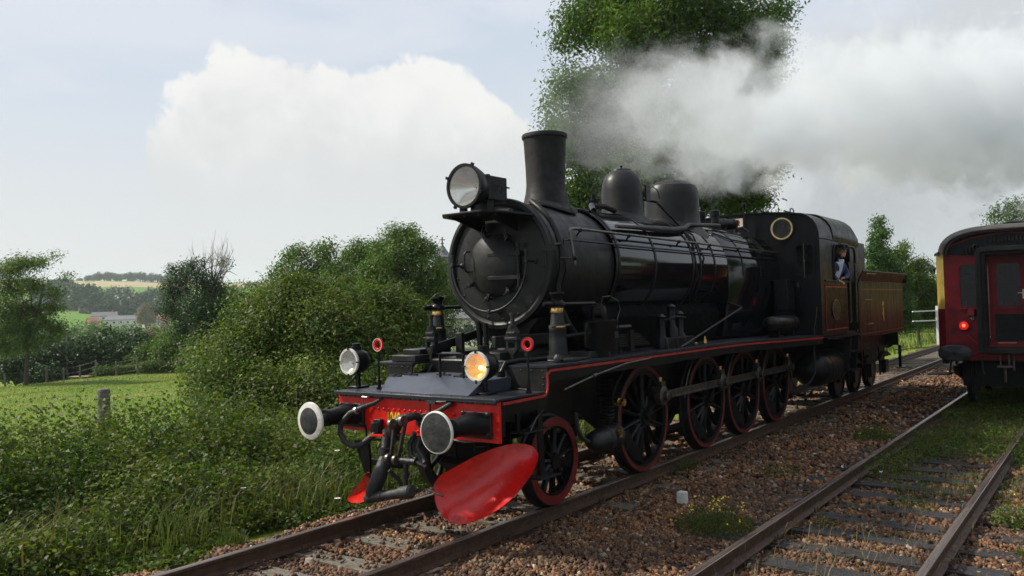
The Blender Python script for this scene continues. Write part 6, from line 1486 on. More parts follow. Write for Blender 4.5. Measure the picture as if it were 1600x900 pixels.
# ------------------------------------------------------------------ cab
M_CAB=mat('cab_black_paint',(.0052,.0055,.0062),.38,0,.4,3,.10,12,spec=.18,dust=((.016,.015,.014),.5))
M_PANELR=mat('dark_maroon_panel',(.011,.005,.004),.40,0,.3,5,.1,20,spec=.10)
M_INT=mat('cab_interior',(.012,.012,.011),.7,0,.3,8)
def cab():
    cb=empty('cab',(16.4,A0,1.5),'driver cab with rounded roof',parent=LOCO)
    roof=[(-1.50,3.30),(-1.492,3.42),(-1.46,3.54),(-1.40,3.64),(-1.31,3.72),(-1.20,3.775),(-.9,3.82),(-.5,3.855),(0,3.87)]
    prof=roof+[(-y,z) for y,z in reversed(roof[:-1])]
    wall=[(y*.992,z-.02) for y,z in prof]
    poly=[(-1.488,1.50)]+wall+[(1.488,1.50)]
    holes=[rrect(-1.375,-1.07,2.62,3.19,.07),rrect(1.07,1.375,2.62,3.19,.07),circ(-.83,3.52,.185),circ(.83,3.52,.185)]
    mb=K(); sheet(poly,holes,'x',15.20,15.215,mb); mb.build('front_wall',M_CAB,cb,smooth=False)
    mb=K(); 
    def fr(x,o,i):
        n=len(o); v=[(x,a,b) for a,b in o]+[(x,a,b) for a,b in i]+[(x+.02,a,b) for a,b in o]+[(x+.02,a,b) for a,b in i]
        f=[]
        for k in range(n):
            j=(k+1)%n; f+=[(k,j,n+j,n+k),(2*n+k,3*n+k,3*n+j,2*n+j),(k,2*n+k,2*n+j,j),(n+k,n+j,3*n+j,3*n+k)]
        return v,f
    for s in (-1,1):
        a,b=sorted((s*1.045,s*1.40))
        mb=K(); mb.add(*fr(15.183,rrect(a,b,2.595,3.215,.085),rrect(a+.03,b-.03,2.625,3.185,.06))); w=mb.build('front_window',M_CAB,cb,angle=50)
        mb=K(); mb.box(15.205,15.21,a+.03,b-.03,2.62,3.19); mb.build('pane',M_GLASSD,w)
        mb=K(); c=(a+b)/2; mb.tube([(15.175,c,2.58),(15.175,c,3.23)],.009,6); mb.lathe((15.175,c,2.9),(1,0,0),[(-.012,.02),(.01,.02)],8); mb.build('window_bar',M_ROD,w)
        mb=K(); mb.ring((15.178,s*.83,3.52),(1,0,0),.205,.178,.02,40); g=mb.build('porthole_ring',M_RING,cb,angle=30)
        mb=K(); mb.lathe((15.207,s*.83,3.52),(1,0,0),[(0,.18),(.006,.18)],32); mb.build('pane',mat('dusty_glass',(.035,.035,.032),.25,0,.3,6),g)
    rv=K()
    for y in np.arange(-1.42,-.3,.09): rivets(rv,[(15.20,y,3.30)],(-1,0,0),.008)
    rivets(rv,[(15.20,-1.455,z) for z in np.arange(1.6,3.4,.085)],(-1,0,0),.008); rivets(rv,[(15.20,y,3.25) for y in np.arange(-1.42,-.95,.08)],(-1,0,0),.008)
    for k in range(26):
        t=k/25*8; i=min(7,int(t)); a=roof[i];b=roof[i+1]; f=t-i; rivets(rv,[(15.20,(a[0]+(b[0]-a[0])*f)*.965,(a[1]+(b[1]-a[1])*f)-.06)],(-1,0,0),.008)
    rv.build('cab_rivets',M_CAB,cb)
    # side walls: front panel column, door opening, lower panel
    for s in (-1,1):
        y0,y1=s*1.485,s*1.50
        poly=[(15.20,1.50),(16.98,1.50),(16.98,2.50),(16.05,2.53),(16.05,3.10),(16.10,3.18),(16.20,3.21),(17.45,3.21),(17.55,3.18),(17.60,3.10),(17.60,1.50),(17.72,1.50),(17.72,3.32),(15.20,3.32)]
        mb=K(); sheet(poly,[],'y',y0,y1,mb); mb.build('side_wall',M_CAB,cb,smooth=False)
    mb=K(); mb.tube([(16.045,-1.51,2.55),(16.045,-1.51,3.08),(16.10,-1.51,3.19),(16.2,-1.51,3.225),(17.43,-1.51,3.225),(17.55,-1.51,3.19),(17.615,-1.51,3.08),(17.615,-1.51,1.55)],.017,8); mb.build('doorway_beading',M_CAB,cb)
    mb=K(); mb.box(15.42,16.99,-1.53,-1.50,2.505,2.535); mb.build('window_sill',M_GREY,cb,bevel=.004)
    # maroon panel with red lines and the oval number plate
    mb=K(); mb.box(15.44,16.90,-1.508,-1.500,1.60,2.46); pn=mb.build('side_panel',M_PANELR,cb)
    mb=K()
    for a,b,c,d in ((15.44,16.90,2.40,2.422),(15.44,16.90,1.60,1.622),(15.44,15.46,1.622,2.40)): mb.box(a,b,-1.512,-1.5085,c,d)
    mb.build('red_lining',M_LINE,pn)
    mb=K(); n=36; c=(16.07,1.98); 
    def el(rx,rz,y): return [(c[0]+rx*math.cos(t),y,c[1]+rz*math.sin(t)) for t in [2*pi*k/n for k in range(n)]]
    mb.rings([el(.26,.20,-1.509),el(.26,.20,-1.522),el(.01,.01,-1.523)],cap0=False); pl=mb.build('number_plate',M_PAINT,pn)
    mb=K(); mb.rings([el(.26,.20,-1.523),el(.26,.20,-1.529),el(.235,.178,-1.529),el(.235,.178,-1.523)],closed=True); mb.build('plate_rim',M_ROD,pl)
    text('1040','plate_number',M_ROD,pl,(c[0],A0-1.5245,c[1]),.16,FACE_SIDE,.9,.003)
    mb=K()
    for x in (17.02,17.48): mb.tube([(x,-1.53,1.70),(x,-1.55,1.74),(x,-1.55,2.86),(x,-1.53,2.9)],.014,8); 
    mb.lathe((17.02,-1.55,2.60),(0,-1,0),[(0,.02),(.02,.025)],8); mb.lathe((17.48,-1.55,2.60),(0,-1,0),[(0,.02),(.02,.025)],8); mb.build('grab_rail',M_ROD,cb)
    mb=K(); mb.box(15.3,17.7,-1.56,-1.0,1.44,1.475); rivets(mb,[(x,-1.56,1.458) for x in np.arange(15.4,17.6,.09)],(0,-1,0),.008); mb.build('cab_footplate',M_CAB,cb)
    mb=K(); mb.bar((16.9,-1.5,1.45),(16.9,-1.42,.75),.03,.12,up=(0,1,0)); mb.bar((17.5,-1.5,1.45),(17.5,-1.42,.75),.03,.12,up=(0,1,0)); mb.box(16.88,17.52,-1.56,-1.38,.74,.76); mb.box(16.88,17.52,-1.58,-1.40,1.12,1.14); mb.build('entry_steps',M_PAINT,cb)
    # roof skin with rear hood
    rg=[]
    for x in (15.14,17.62):
        rg.append([(x,y*1.012,z) for y,z in prof]+[(x,y*.99,z-.022) for y,z in reversed(prof)])
    mb=K(); mb.rings(rg); rf=mb.build('roof',M_CAB,cb,angle=50)
    hp=[(y*1.02,z+.02+(.07*max(0,1-abs(y)/1.6))) for y,z in prof]
    rg=[[(x,y,z) for y,z in hp]+[(x,y*.98,z-.05) for y,z in reversed(prof)] for x in (16.0,17.66)]
    rg[1]=[(17.66+(.20 if z<3.5 else 0),y,z-(.04 if z<3.5 else 0)) for _,y,z in rg[1]]
    mb=K(); mb.rings(rg); mb.build('roof_hood',M_CAB,rf,angle=50)
    mb=K(); mb.tube([(15.5,-.9,3.85),(15.5,-.9,3.90),(15.55,-.9,3.92),(15.65,-.9,3.92),(15.70,-.9,3.90),(15.70,-.9,3.84)],.012,6); mb.box(15.16,17.5,-.92,-.88,3.835,3.85); mb.build('lifting_eye',M_CAB,rf)
    mb=K(); mb.box(15.22,17.7,-1.45,1.45,1.476,1.52); mb.build('cab_floor',M_INT,cb)
    mb=K(); mb.box(15.22,15.6,-.78,.78,1.52,3.45); mb.tube([(15.62,-.4,2.9),(15.75,-.4,2.9),(15.78,-.8,2.6)],.03,8); mb.lathe((15.6,.2,2.9),(1,0,0),[(0,.16),(.05,.16),(.06,.1)],18); mb.build('backhead',M_INT,cb)
    # warning sign beside the turret
    mb=K(); mb.box(15.155,15.163,-.10,.06,3.60,3.775); sg=mb.build('warning_sign',mat('sign_cream',(.62,.56,.46),.5,0,.08,9),cb,bevel=.002)
    mb=K(); q=[(-.055,3.76),(-.025,3.70),(-.045,3.695),(.0,3.62),(-.012,3.685),(.010,3.69),(-.02,3.76)]; q=[(-y-.04,z) for y,z in q]; mb.prism(q,'x',15.150,15.154); mb.build('lightning_flash',mat('flash_red',(.6,.06,.02),.5),sg,smooth=False)
    mb=K(); mb.tube([(15.19,-1.42,2.05),(15.185,-1.40,1.85),(15.185,-1.36,1.65),(15.2,-1.35,1.48)],.006,5); mb.tube([(15.17,-1.1,2.5),(15.17,-1.1,2.2)],.01,5); mb.build('loose_cable',M_ROD,cb)
    mb=K(); mb.box(15.12,15.198,-1.15,-.85,2.0,2.42); mb.build('junction_box',M_CAB,cb,bevel=.006)
cab()
# ------------------------------------------------------------------ tender
def tender():
    T=empty('tender',(20.2,A0,0),'dark olive black coal and water tender coupled behind the cab','tender')
    x0,x1=18.02,22.35
    mb=K(); mb.box(x0,x1,-1.46,1.46,1.34,2.53); mb.build('water_tank',M_TENDER,T,bevel=.012)
    mb=K(); v=[]
    pts=[(-1.46,2.531),(-1.56,2.75),(-1.545,2.755),(-1.44,2.54)]
    rg=[[(x,y,z) for y,z in pts] for x in (x0,x1+.08)]; mb.rings(rg); pts=[(1.46,2.531),(1.56,2.75),(1.545,2.755),(1.44,2.54)]; rg=[[(x,y,z) for y,z in pts] for x in (x0,x1+.08)]; mb.rings(rg)
    rg=[[(a,y,z) for a,z in ((x1,2.531),(x1+.10,2.75),(x1+.085,2.755),(x1-.02,2.54))] for y in (-1.56,1.56)]; mb.rings(rg)
    mb.build('coal_flare',M_TENDER,T,smooth=False)
    mb=K(); mb.tube([(x0,-1.555,2.757),(x1+.09,-1.555,2.757),(x1+.09,1.555,2.757),(x0,1.555,2.757)],.014,6); mb.tube([(x0,-1.47,2.53),(x1+.01,-1.47,2.53)],.010,6); mb.build('flare_beading',M_GREY,T)
    mb=K(); y=-1.4625
    for a,b,c,d in ((x0+.12,x1-.12,2.36,2.385),(x0+.12,x1-.12,1.41,1.435),(x0+.12,x0+.145,1.435,2.36),(x1-.145,x1-.12,1.435,2.36)): mb.box(a,b,y-.003,y,c,d)
    mb.build('red_lining',mat('faded_red_lining',(.10,.022,.012),.4,0,.4,7),T)
    mb=K(); rivets(mb,[(x,-1.46,z) for x in np.arange(x0+.06,x1,.12) for z in (2.47,1.375)]+[(x,-1.46,z) for x in (x0+.05,18.95,21.3,x1-.05) for z in np.arange(1.45,2.45,.09)],(0,-1,0),.008); mb.build('tank_rivets',M_TENDER,T)
    mb=K(); mb.tube([(18.3,-1.48,2.15),(18.3,-1.51,2.15),(18.95,-1.51,2.15),(18.95,-1.48,2.15)],.013,6); mb.tube([(18.75,-1.48,1.72),(18.80,-1.50,2.0),(18.82,-1.50,2.04)],.008,6); mb.tube([(18.45,-1.48,1.62),(18.45,-1.51,1.62),(18.95,-1.51,1.63),(18.95,-1.48,1.63)],.013,6); mb.tube([(18.2,-1.58,2.70),(19.0,-1.58,2.70)],.012,6); mb.build('tender_handle',M_ROD,T)
    # gold heraldic emblem: crown over an upright figure
    em=empty('gold_emblem',(20.15,A0-1.465,1.66),None,parent=T)
    mb=K(); s=1
    for p in ([(-.07,2.02),(-.09,2.12),(-.045,2.08),(0,2.14),(.045,2.08),(.09,2.12),(.07,2.02)],[(-.05,1.97),(0,2.01),(.07,1.97),(.05,1.90),(.09,1.86),(.05,1.80),(.08,1.72),(.03,1.66),(-.02,1.72),(-.04,1.80),(-.10,1.84),(-.04,1.88)]):
        mb.prism([(20.15+a*1.1,b-.02) for a,b in p],'y',-1.4645,-1.4605)
    mb.build('emblem_leaf',M_GOLD,em,smooth=False)
    # bulkhead and coal
    mb=K(); mb.box(18.06,18.12,-1.30,1.30,2.54,3.42); mb.box(18.12,19.3,-1.30,-1.26,2.54,3.40); mb.box(18.12,19.3,1.26,1.30,2.54,3.40); mb.build('coal_bulkhead',M_CAB,T,bevel=.006)
    mb=K(); n=14; V=[];F=[]
    for i in range(n+1):
        for j in range(n+1):
            x=18.15+(x1-.1-18.15)*i/n; yy=-1.3+2.6*j/n; V.append((x,yy,2.50+.22*(1-abs(yy)/1.4)*(1-.4*i/n)+rnd.uniform(-.05,.05)))
    F=[(i*(n+1)+j,(i+1)*(n+1)+j,(i+1)*(n+1)+j+1,i*(n+1)+j+1) for i in range(n) for j in range(n)]; mb.add(V,F); mb.build('coal_heap',mat('coal',(.012,.012,.013),.35,0,.4,20,.8,30),T,smooth=False)
    # frame, axles, boxes
    mb=K(); mb.box(17.9,22.5,-1.05,-.98,.95,1.335); mb.box(17.9,22.5,.98,1.05,.95,1.335); mb.box(22.35,22.45,-1.3,1.3,.98,1.335); mb.box(17.8,17.9,-1.3,1.3,1.0,1.335); mb.build('tender_frame',M_PAINT,T,bevel=.006)
    for x in (18.75,20.2,21.65):
        w=empty('tender_wheel',(x,A0,0),None,parent=T)
        for s in (-1,1):
            mb=K(); mb.lathe((x,s*.68,.485),(0,s,0),[(0,.51),(.03,.51),(.04,.487),(.13,.482),(.135,.41),(.11,.40),(.10,.16),(.16,.14),(.17,.05)],40); mb.build('wheel_disc',M_PAINT,w)
        mb=K(); mb.cyl((x,-.7,.485),(x,.7,.485),.08,12); mb.build('axle',M_PAINT,w)
        mb=K(); mb.box(x-.14,x+.14,-1.18,-1.05,.36,.66); mb.prism([(x-.3,1.0),(x-.22,.3),(x-.14,.3),(x-.14,.66),(x+.14,.66),(x+.14,.3),(x+.22,.3),(x+.3,1.0)],'y',-1.07,-1.04)
        for k in range(6): mb.box(x-.55+.07*k,x+.55-.07*k,-1.16,-1.07,.74+.022*k,.757+.022*k)
        mb.build('axle_box',M_PAINT,T,smooth=False)
    mb=K(); 
    for x in (22.30,22.45): pass
    mb.bar((22.38,-1.33,.98),(22.38,-1.33,.42),.03,.07,up=(0,1,0)); mb.box(22.22,22.62,-1.45,-1.25,.42,.44); mb.box(22.22,22.62,-1.45,-1.25,.86,.88); mb.build('rear_steps',M_PAINT,T)
    mb=K(); mb.prism([(20.2,.55),(22.1,.62),(22.2,1.2),(20.1,1.2)],'y',-.95,.95); mb.build('water_scoop_tank',M_PAINT,T,bevel=.02)
    for s in (-.9,.85):
        mb=K(); mb.lathe((22.45,s,1.06),(1,0,0),[(0,.12),(.3,.085),(.5,.05),(.52,.19),(.55,.19),(.56,.01)],24); mb.build('rear_buffer',M_PAINT,T)
tender()
# ------------------------------------------------------------------ the driver
def skin_body(name,pts,edges,mat_,parent,root=0,sub=2):
    me=bpy.data.meshes.new(name); org=Vector(pts[0][:3])
    me.from_pydata([Vector(p[:3])-org for p in pts],edges,[]); o=bpy.data.objects.new(name,me); COL.objects.link(o)
    o.location=org+Vector((0,A0,0))-WL[parent.name]; o.parent=parent; WL[o.name]=org+Vector((0,A0,0))
    sk=o.modifiers.new('skin','SKIN'); 
    for i,p in enumerate(pts):
        s=me.skin_vertices[0].data[i]; r=p[3]; s.radius=(r,p[4] if len(p)>4 else r); s.use_root=(i==root)
    ss=o.modifiers.new('sub','SUBSURF'); ss.levels=sub; ss.render_levels=sub
    me.materials.append(mat_); 
    for p in me.polygons: p.use_smooth=True
    sk.use_smooth_shade=True
    return o
def driver():
    px,py,pz=16.60,-1.30,1.52
    D=empty('person',(px,A0+py,pz),'engine driver in a dark cap, glasses and blue jacket leaning out of the cab window','person')
    skin=mat('skin',(.42,.22,.15),.5,0,.08,20); jac=mat('navy_blue_jacket',(.028,.040,.095),.8,0,.2,30,.4,60); sh=mat('light_blue_shirt',(.52,.58,.68),.8,0,.06,30,.3,40); tr=mat('dark_trousers',(.02,.022,.03),.85); cap=mat('black_cap',(.014,.014,.017),.6)
    # legs and trunk, one continuous body
    P=[(px,py,2.36,.15,.12),(px,py-.02,2.52,.155,.12),(px-.01,py-.05,2.68,.17,.125),(px-.02,py-.16,2.84,.15,.10),(px-.02,py-.18,2.93,.070,.060),(px-.025,py-.21,3.01,.052,.052),
       (px+.10,py+.02,2.28,.095),(px+.11,py+.0,1.95,.068),(px+.12,py+.04,1.60,.045),(px+.10,py-.06,1.545,.04),
       (px-.10,py+.02,2.28,.095),(px-.11,py+.0,1.95,.068),(px-.12,py+.04,1.60,.045),(px-.12,py-.06,1.545,.04)]
    E=[(0,1),(1,2),(2,3),(3,4),(4,5),(0,6),(6,7),(7,8),(8,9),(0,10),(10,11),(11,12),(12,13)]
    skin_body('trousers_and_trunk',P,E,tr,D)
    # jacket with both sleeves; left forearm along the sill
    S=[(px,py,2.44,.17,.135),(px-.005,py-.03,2.58,.175,.135),(px-.01,py-.10,2.72,.17,.13),(px-.02,py-.17,2.86,.16,.11),
       (px+.17,py-.18,2.85,.068),(px+.22,py-.26,2.66,.055),(px+.06,py-.27,2.585,.045),(px-.08,py-.27,2.59,.037),
       (px-.18,py-.15,2.84,.066),(px-.25,py-.09,2.64,.054),(px-.26,py-.19,2.55,.042)]
    skin_body('jacket',S,[(0,1),(1,2),(2,3),(3,4),(4,5),(5,6),(6,7),(3,8),(8,9),(9,10)],jac,D)
    # shirt front showing between the lapels, towards the camera end
    mb=K(); c=Vector((px-.02,py-.08,2.7)); V=[];F=[]
    rows=((2.50,.075),(2.62,.085),(2.74,.085),(2.84,.075),(2.90,.06)); m=7
    for z,w in rows:
        for k in range(m):
            a=R(205)+R(64)*(k/(m-1)-.5)*w/.075; cy=py-.02-(z-2.5)*.36; V.append((px-.01+.186*math.cos(a),cy+.148*math.sin(a)-.0,z))
    F=[(i*m+k,i*m+k+1,(i+1)*m+k+1,(i+1)*m+k) for i in range(len(rows)-1) for k in range(m-1)]
    mb.add(V,F); o=mb.build('shirt',sh,D,angle=80); so=o.modifiers.new('thick','SOLIDIFY'); so.thickness=.012; so.offset=0
    mb=K(); mb.lathe((px-.025,py-.195,2.905),(-.05,-.15,1),[(0,.075),(.02,.070),(.05,.062)],16,caps=False); o=mb.build('shirt_collar',sh,D); o.modifiers.new('t','SOLIDIFY').thickness=.008
    # head: sculpted rings, face turned towards the camera
    hc=Vector((px-.035,py-.235,3.115)); fwd=Vector((-.80,-.60,-.08)).normalized(); up=Vector((-.05,-.12,1)); rt=fwd.cross(up).normalized(); up=rt.cross(fwd).normalized()
    def HP(f,r,u): return hc+fwd*f+rt*r+up*u
    mb=K(); prof=[(-.125,.030,.030,.050),(-.115,.052,.040,.045),(-.095,.062,.052,.035),(-.06,.078,.066,.018),(-.02,.088,.073,.004),(.02,.095,.076,-.004),(.06,.094,.075,-.008),(.095,.078,.063,-.010),(.118,.045,.038,-.010)]
    n=20; rg=[]
    for u,a,b,off in prof:
        rg.append([HP(off+a*math.cos(t)*(1.0 if math.cos(t)>0 else 1.05),b*math.sin(t),u) for t in [2*pi*k/n for k in range(n)]])
    mb.rings(rg); hd=mb.build('head',skin,D,angle=80)
    mb=K(); mb.add([HP(.088,-.012,.012),HP(.088,.012,.012),HP(.118,.014,-.030),HP(.118,-.014,-.030),HP(.085,.018,-.036),HP(.085,-.018,-.036)],[(0,1,2,3),(3,2,4,5),(0,3,5),(1,4,2)]); mb.build('nose',skin,hd,angle=80)
    mb=K(); 
    for s in (-1,1): mb.lathe(HP(-.005,s*.074,-.005),rt*s,[(0,.016),(.006,.026),(.014,.022),(.018,.008)],12)
    mb.build('ear',skin,hd)
    mb=K(); mb.tube([HP(.078,-.024,-.062),HP(.088,0,-.064),HP(.078,.024,-.062)],.006,6); mb.build('mouth',mat('lips',(.28,.10,.08),.5),hd)
    mb=K(); 
    for s in (-1,1): mb.lathe(HP(.072,s*.030,.012),fwd,[(0,.012),(.008,.010),(.011,.002)],10)
    mb.build('eye',mat('eye_white',(.5,.48,.45),.3),hd)
    mb=K()
    for s in (-1,1): mb.torus(HP(.098,s*.033,.008),fwd,.026,.0045,18,6); mb.tube([HP(.096,s*.058,.012),HP(.02,s*.082,.012)],.0035,5)
    mb.tube([HP(.102,-.010,.012),HP(.102,.010,.012)],.0035,5); mb.build('glasses',cap,hd)
    mb=K(); rg=[]
    for u,a,b,off in ((-.11,.048,.050,.018),(-.09,.066,.060,.020),(-.06,.079,.070,.010)): rg.append([HP(off+.004+a*math.cos(t),b*math.sin(t),u) for t in [R(-75)+R(150)*k/12 for k in range(13)]])
    mb.add([p for r in rg for p in r],[(i*13+k,i*13+k+1,(i+1)*13+k+1,(i+1)*13+k) for i in range(2) for k in range(12)]); o=mb.build('short_beard',mat('beard',(.10,.06,.04),.9),hd,angle=80)
    mb=K(); rg=[]
    for u,a,b,off in ((-.02,.0,.0,0),(.0,.092,.082,-.030),(.04,.100,.083,-.014),(.06,.102,.084,-.010)): 
        if a: rg.append([HP(off-.006+a*math.cos(t),b*math.sin(t),u) for t in [R(70)+R(220)*k/16 for k in range(17)]])
    mb.add([p for r in rg for p in r],[(i*17+k,i*17+k+1,(i+1)*17+k+1,(i+1)*17+k) for i in range(2) for k in range(16)]); mb.build('hair',mat('hair',(.04,.03,.022),.8),hd,angle=80)
    mb=K(); rg=[]
    for u,a,b,off in ((.055,.104,.088,-.006),(.085,.106,.090,-.006),(.10,.125,.110,-.004),(.125,.128,.112,-.010),(.140,.095,.085,-.012),(.143,.01,.01,-.012)): rg.append([HP(off+a*math.cos(t),b*math.sin(t),u) for t in [2*pi*k/24 for k in range(24)]])
    mb.rings(rg); v=[HP(.085+.065*math.cos(t),.085*math.sin(t),.060-.02*math.cos(t)) for t in [R(-90)+R(180)*k/10 for k in range(11)]]; v2=[p-up*.006 for p in v]; mb.add(v+v2,[tuple(range(11)),tuple(range(21,10,-1))]+[(k,k+11,k+12,k+1) for k in range(10)]); cp=mb.build('peaked_cap',cap,hd)
    mb=K(); mb.lathe(HP(.102,0,.092),fwd,[(0,.012),(.006,.009)],10); mb.build('cap_badge',M_STEEL,cp)
    # hands: palm, four fingers, thumb
    def hand(w,dirn,palm_n,label):
        w=Vector(w); d=Vector(dirn).normalized(); nn=Vector(palm_n).normalized(); s=d.cross(nn).normalized()
        P=[tuple(w)+(.026,.02)]; E=[]
        c=w+d*.05; P.append(tuple(c)+(.036,.016)); E.append((0,1))
        for k,(o,l) in enumerate(((-.030,.060),(-.010,.070),(.011,.066),(.030,.052))):
            a=c+d*.035+s*o; b=a+d*l*.5+nn*.006; e=b+d*l*.35+nn*.026
            i=len(P); P+= [tuple(a)+(.0095,),tuple(b)+(.0085,),tuple(e)+(.0075,)]; E+=[(1,i),(i,i+1),(i+1,i+2)]
        a=c-d*.01-s*.035; b=a+d*.03-s*.016+nn*.012; i=len(P); P+=[tuple(a)+(.011,),tuple(b)+(.009,)]; E+=[(1,i),(i,i+1)]
        skin_body('hand',P,E,skin,D,0,1)
    hand((px-.09,py-.27,2.59),(-1,-.05,-.05),(0,-.2,-1),'')
    hand((px-.26,py-.20,2.55),(-.1,-.7,-.4),(0,-.2,-1),'')
driver()
# ------------------------------------------------------------------ red coach
def coach():
    xc,yc=18.3,1.72
    M_MAR=mat('maroon_coach_paint',(.15,.008,.012),.42,0,.22,4,.15,20,spec=.2,dust=((.04,.015,.014),.7)); M_CY=mat('coach_yellow_paint',(.62,.45,.10),.4,0,.12,5,.15,20)
    M_RF=mat('coach_roof_grey',(.040,.033,.030),.7,0,.3,5,.3,20,dust=((.10,.08,.07),.5)); M_CB=mat('coach_black',(.011,.011,.0115),.6,0,.3,6,.3,30,spec=.2)
    Cc=empty('railway_coach',(xc+5,yc,0),'maroon and yellow railway coach with a lit red tail lamp on the right','railway coach')
    def Q(): return MB((0,yc,0))
    w=1.10; W=1.27; L=xc+17.5
    z0,z1=1.02,3.02; zs=1.92
    # plan: end width 2w, chamfered corners widening to the full body
    def wallpoly(x,hw): return hw
    endp=[(-w,1.02),(-w,3.06),(-.95,3.20),(-.6,3.33),(0,3.40),(.6,3.33),(.95,3.20),(w,3.06),(w,1.02)]
    holes=[rrect(.22,.66,2.0,2.78,.05),rrect(-.66,-.22,2.0,2.78,.05)] 
    mb=Q(); sheet(endp,[rrect(.42,.82,1.95,2.80,.05),rrect(-.82,-.42,1.95,2.80,.05),[(-.34,1.24),(.34,1.24),(.34,2.92),(-.34,2.92)]],'x',xc,xc+.03,mb); mb.build('end_wall',M_MAR,Cc,smooth=False)
    for s in (1,-1):
        a,b=sorted((s*.395,s*.845)); mb=Q(); mb.box(xc+.012,xc+.018,a,b,1.93,2.82); mb.build('end_window',M_GLASSD,Cc)
        mb=Q(); v=[]; 
        o=rrect(a,b,1.925,2.825,.07); i=rrect(a+.03,b-.03,1.955,2.795,.05); n=len(o)
        vv=[(xc-.012,p,q) for p,q in o]+[(xc-.012,p,q) for p,q in i]+[(xc-.001,p,q) for p,q in o]+[(xc-.001,p,q) for p,q in i]; f=[]
        for k in range(n):
            j=(k+1)%n; f+=[(k,j,n+j,n+k),(k,2*n+k,2*n+j,j),(n+k,n+j,3*n+j,3*n+k)]
        mb.add(vv,f); mb.build('window_frame',M_MAR,Cc,angle=50)
        mb=Q(); mb.box(xc-.035,xc-.002,a,b,1.895,1.925); mb.build('window_ledge',M_MAR,Cc,bevel=.004)
    # chamfered corners and sides: yellow above, maroon below
    for s in (1,-1):
        for (za,zb,m,nm) in ((z0,zs,M_MAR,'lower_side_panel'),(zs+.002,z1,M_CY,'upper_side_panel')):
            mb=Q(); mb.add([(xc,s*w,za),(xc+.26,s*W,za),(xc+.26,s*W,zb),(xc,s*w,zb),(xc+.03,s*(w-.03),za),(xc+.29,s*(W-.03),za),(xc+.29,s*(W-.03),zb),(xc+.03,s*(w-.03),zb)],[(0,1,2,3),(7,6,5,4),(0,4,5,1),(3,2,6,7),(0,3,7,4),(1,5,6,2)]); mb.build('corner_panel',m,Cc,smooth=False)
            mb=Q(); mb.box(xc+.265,L,*sorted((s*W,s*(W-.03))),za,zb); mb.build(nm,m,Cc,smooth=False)
        for k in range(9):
            x=xc+1.6+k*1.75
            mb=Q(); y=s*(W+.004); mb.box(x,x+1.1,*sorted((y,s*(W+.012))),2.0,2.75); wn=mb.build('side_window',M_GREY,Cc,bevel=.01)
            mb=Q(); mb.box(x+.05,x+1.05,*sorted((s*(W+.0125),s*(W+.016))),2.05,2.70); mb.build('pane',M_GLASSD,wn)
    mb=Q(); rivets(mb,[(xc-.0,w-.03,z) for z in np.arange(1.1,3.0,.075)]+[(xc,.98,z) for z in np.arange(1.9,3.0,.075)]+[(xc,.88,z) for z in np.arange(1.9,2.9,.15)]+[(xc,-w+.03,z) for z in np.arange(1.1,3.0,.075)]+[(xc,y,1.86) for y in np.arange(.42,1.05,.08)],(-1,0,0),.008)
    rivets(mb,[(xc+.08,w+.048+.0,z) for z in np.arange(1.95,3.0,.07)],(-.5,.8,0),.009); mb.build('end_rivets',M_MAR,Cc)
    # domed roof, swept down at the end
    mb=Q(); rg=[]; n=25
    for k,(dx,f,h) in enumerate(((-.10,.80,-.0),(-.06,.82,.03),(.12,.86,.08),(.45,.95,.12),(.9,1.0,.14),(17.4,1.0,.14))):
        r_=[]
        for i in range(n):
            t=pi*i/(n-1); hw=(W+.06)*f; r_.append((xc+dx,hw*math.copysign(abs(math.cos(t))**.62,math.cos(t)),3.02+(.44+h)*math.sin(t)**.85))
        r_+= [(xc+dx,(W-.0)*f*math.copysign(abs(math.cos(t))**.62,math.cos(t)),3.02-.02+(.40+h)*math.sin(t)**.85) for t in [pi*i/(n-1) for i in range(n-1,-1,-1)]]
        rg.append(r_)
    mb.rings(rg); rf=mb.build('roof',M_RF,Cc,angle=60)
    mb=Q(); 
    pts=[(xc-.11,(W+.06)*.80*math.copysign(abs(math.cos(t))**.62,math.cos(t)),3.0+.44*math.sin(t)**.85) for t in [pi*i/30 for i in range(31)]]
    mb.tube(pts,.022,6); mb.bar((xc-.12,w+.06,3.04),(xc+.6,W+.07,3.04),.03,.05); mb.build('roof_gutter',M_CB,rf)
    mb=Q(); mb.lathe((xc+1.6,-.0,3.58),(0,0,1),[(0,.16),(.06,.2),(.10,.2),(.14,.06)],14); mb.lathe((xc+4.2,-.0,3.58),(0,0,1),[(0,.16),(.06,.2),(.10,.2),(.14,.06)],14); mb.build('roof_ventilator',M_CB,rf)
    mb=Q()
    for y0,y1,z in ((.42,.86,3.12),(-.32,.32,3.27),(-.86,-.42,3.12)):
        k=int((y1-y0)/.062)
        for i in range(k): y=y0+i*.062; zz=z-(.22*max(0,abs(y)-.42)); mb.box(xc-.055,xc-.012,y,y+.03,zz-.05,zz+.05)
    mb.build('vent_louvre',M_CB,Cc,smooth=False)
    mb=Q(); mb.add([(xc-.006,y,z) for y,z in [(-1.08,3.0),(-.95,3.17),(-.6,3.30),(0,3.37),(.6,3.30),(.95,3.17),(1.08,3.0),(.5,2.96),(-.5,2.96)]]+[(xc-.001,y,z) for y,z in [(-1.08,3.0),(-.95,3.17),(-.6,3.30),(0,3.37),(.6,3.30),(.95,3.17),(1.08,3.0),(.5,2.96),(-.5,2.96)]],[tuple(range(9)),tuple(range(17,8,-1))]+[(i,(i+1)%9,9+(i+1)%9,9+i) for i in range(9)]); mb.build('end_canopy_board',M_CB,Cc,smooth=False)
    # gangway bellows frame
    gw=empty('gangway',(xc-.3,yc,1.2),'black folding gangway frame around the end door',parent=Cc)
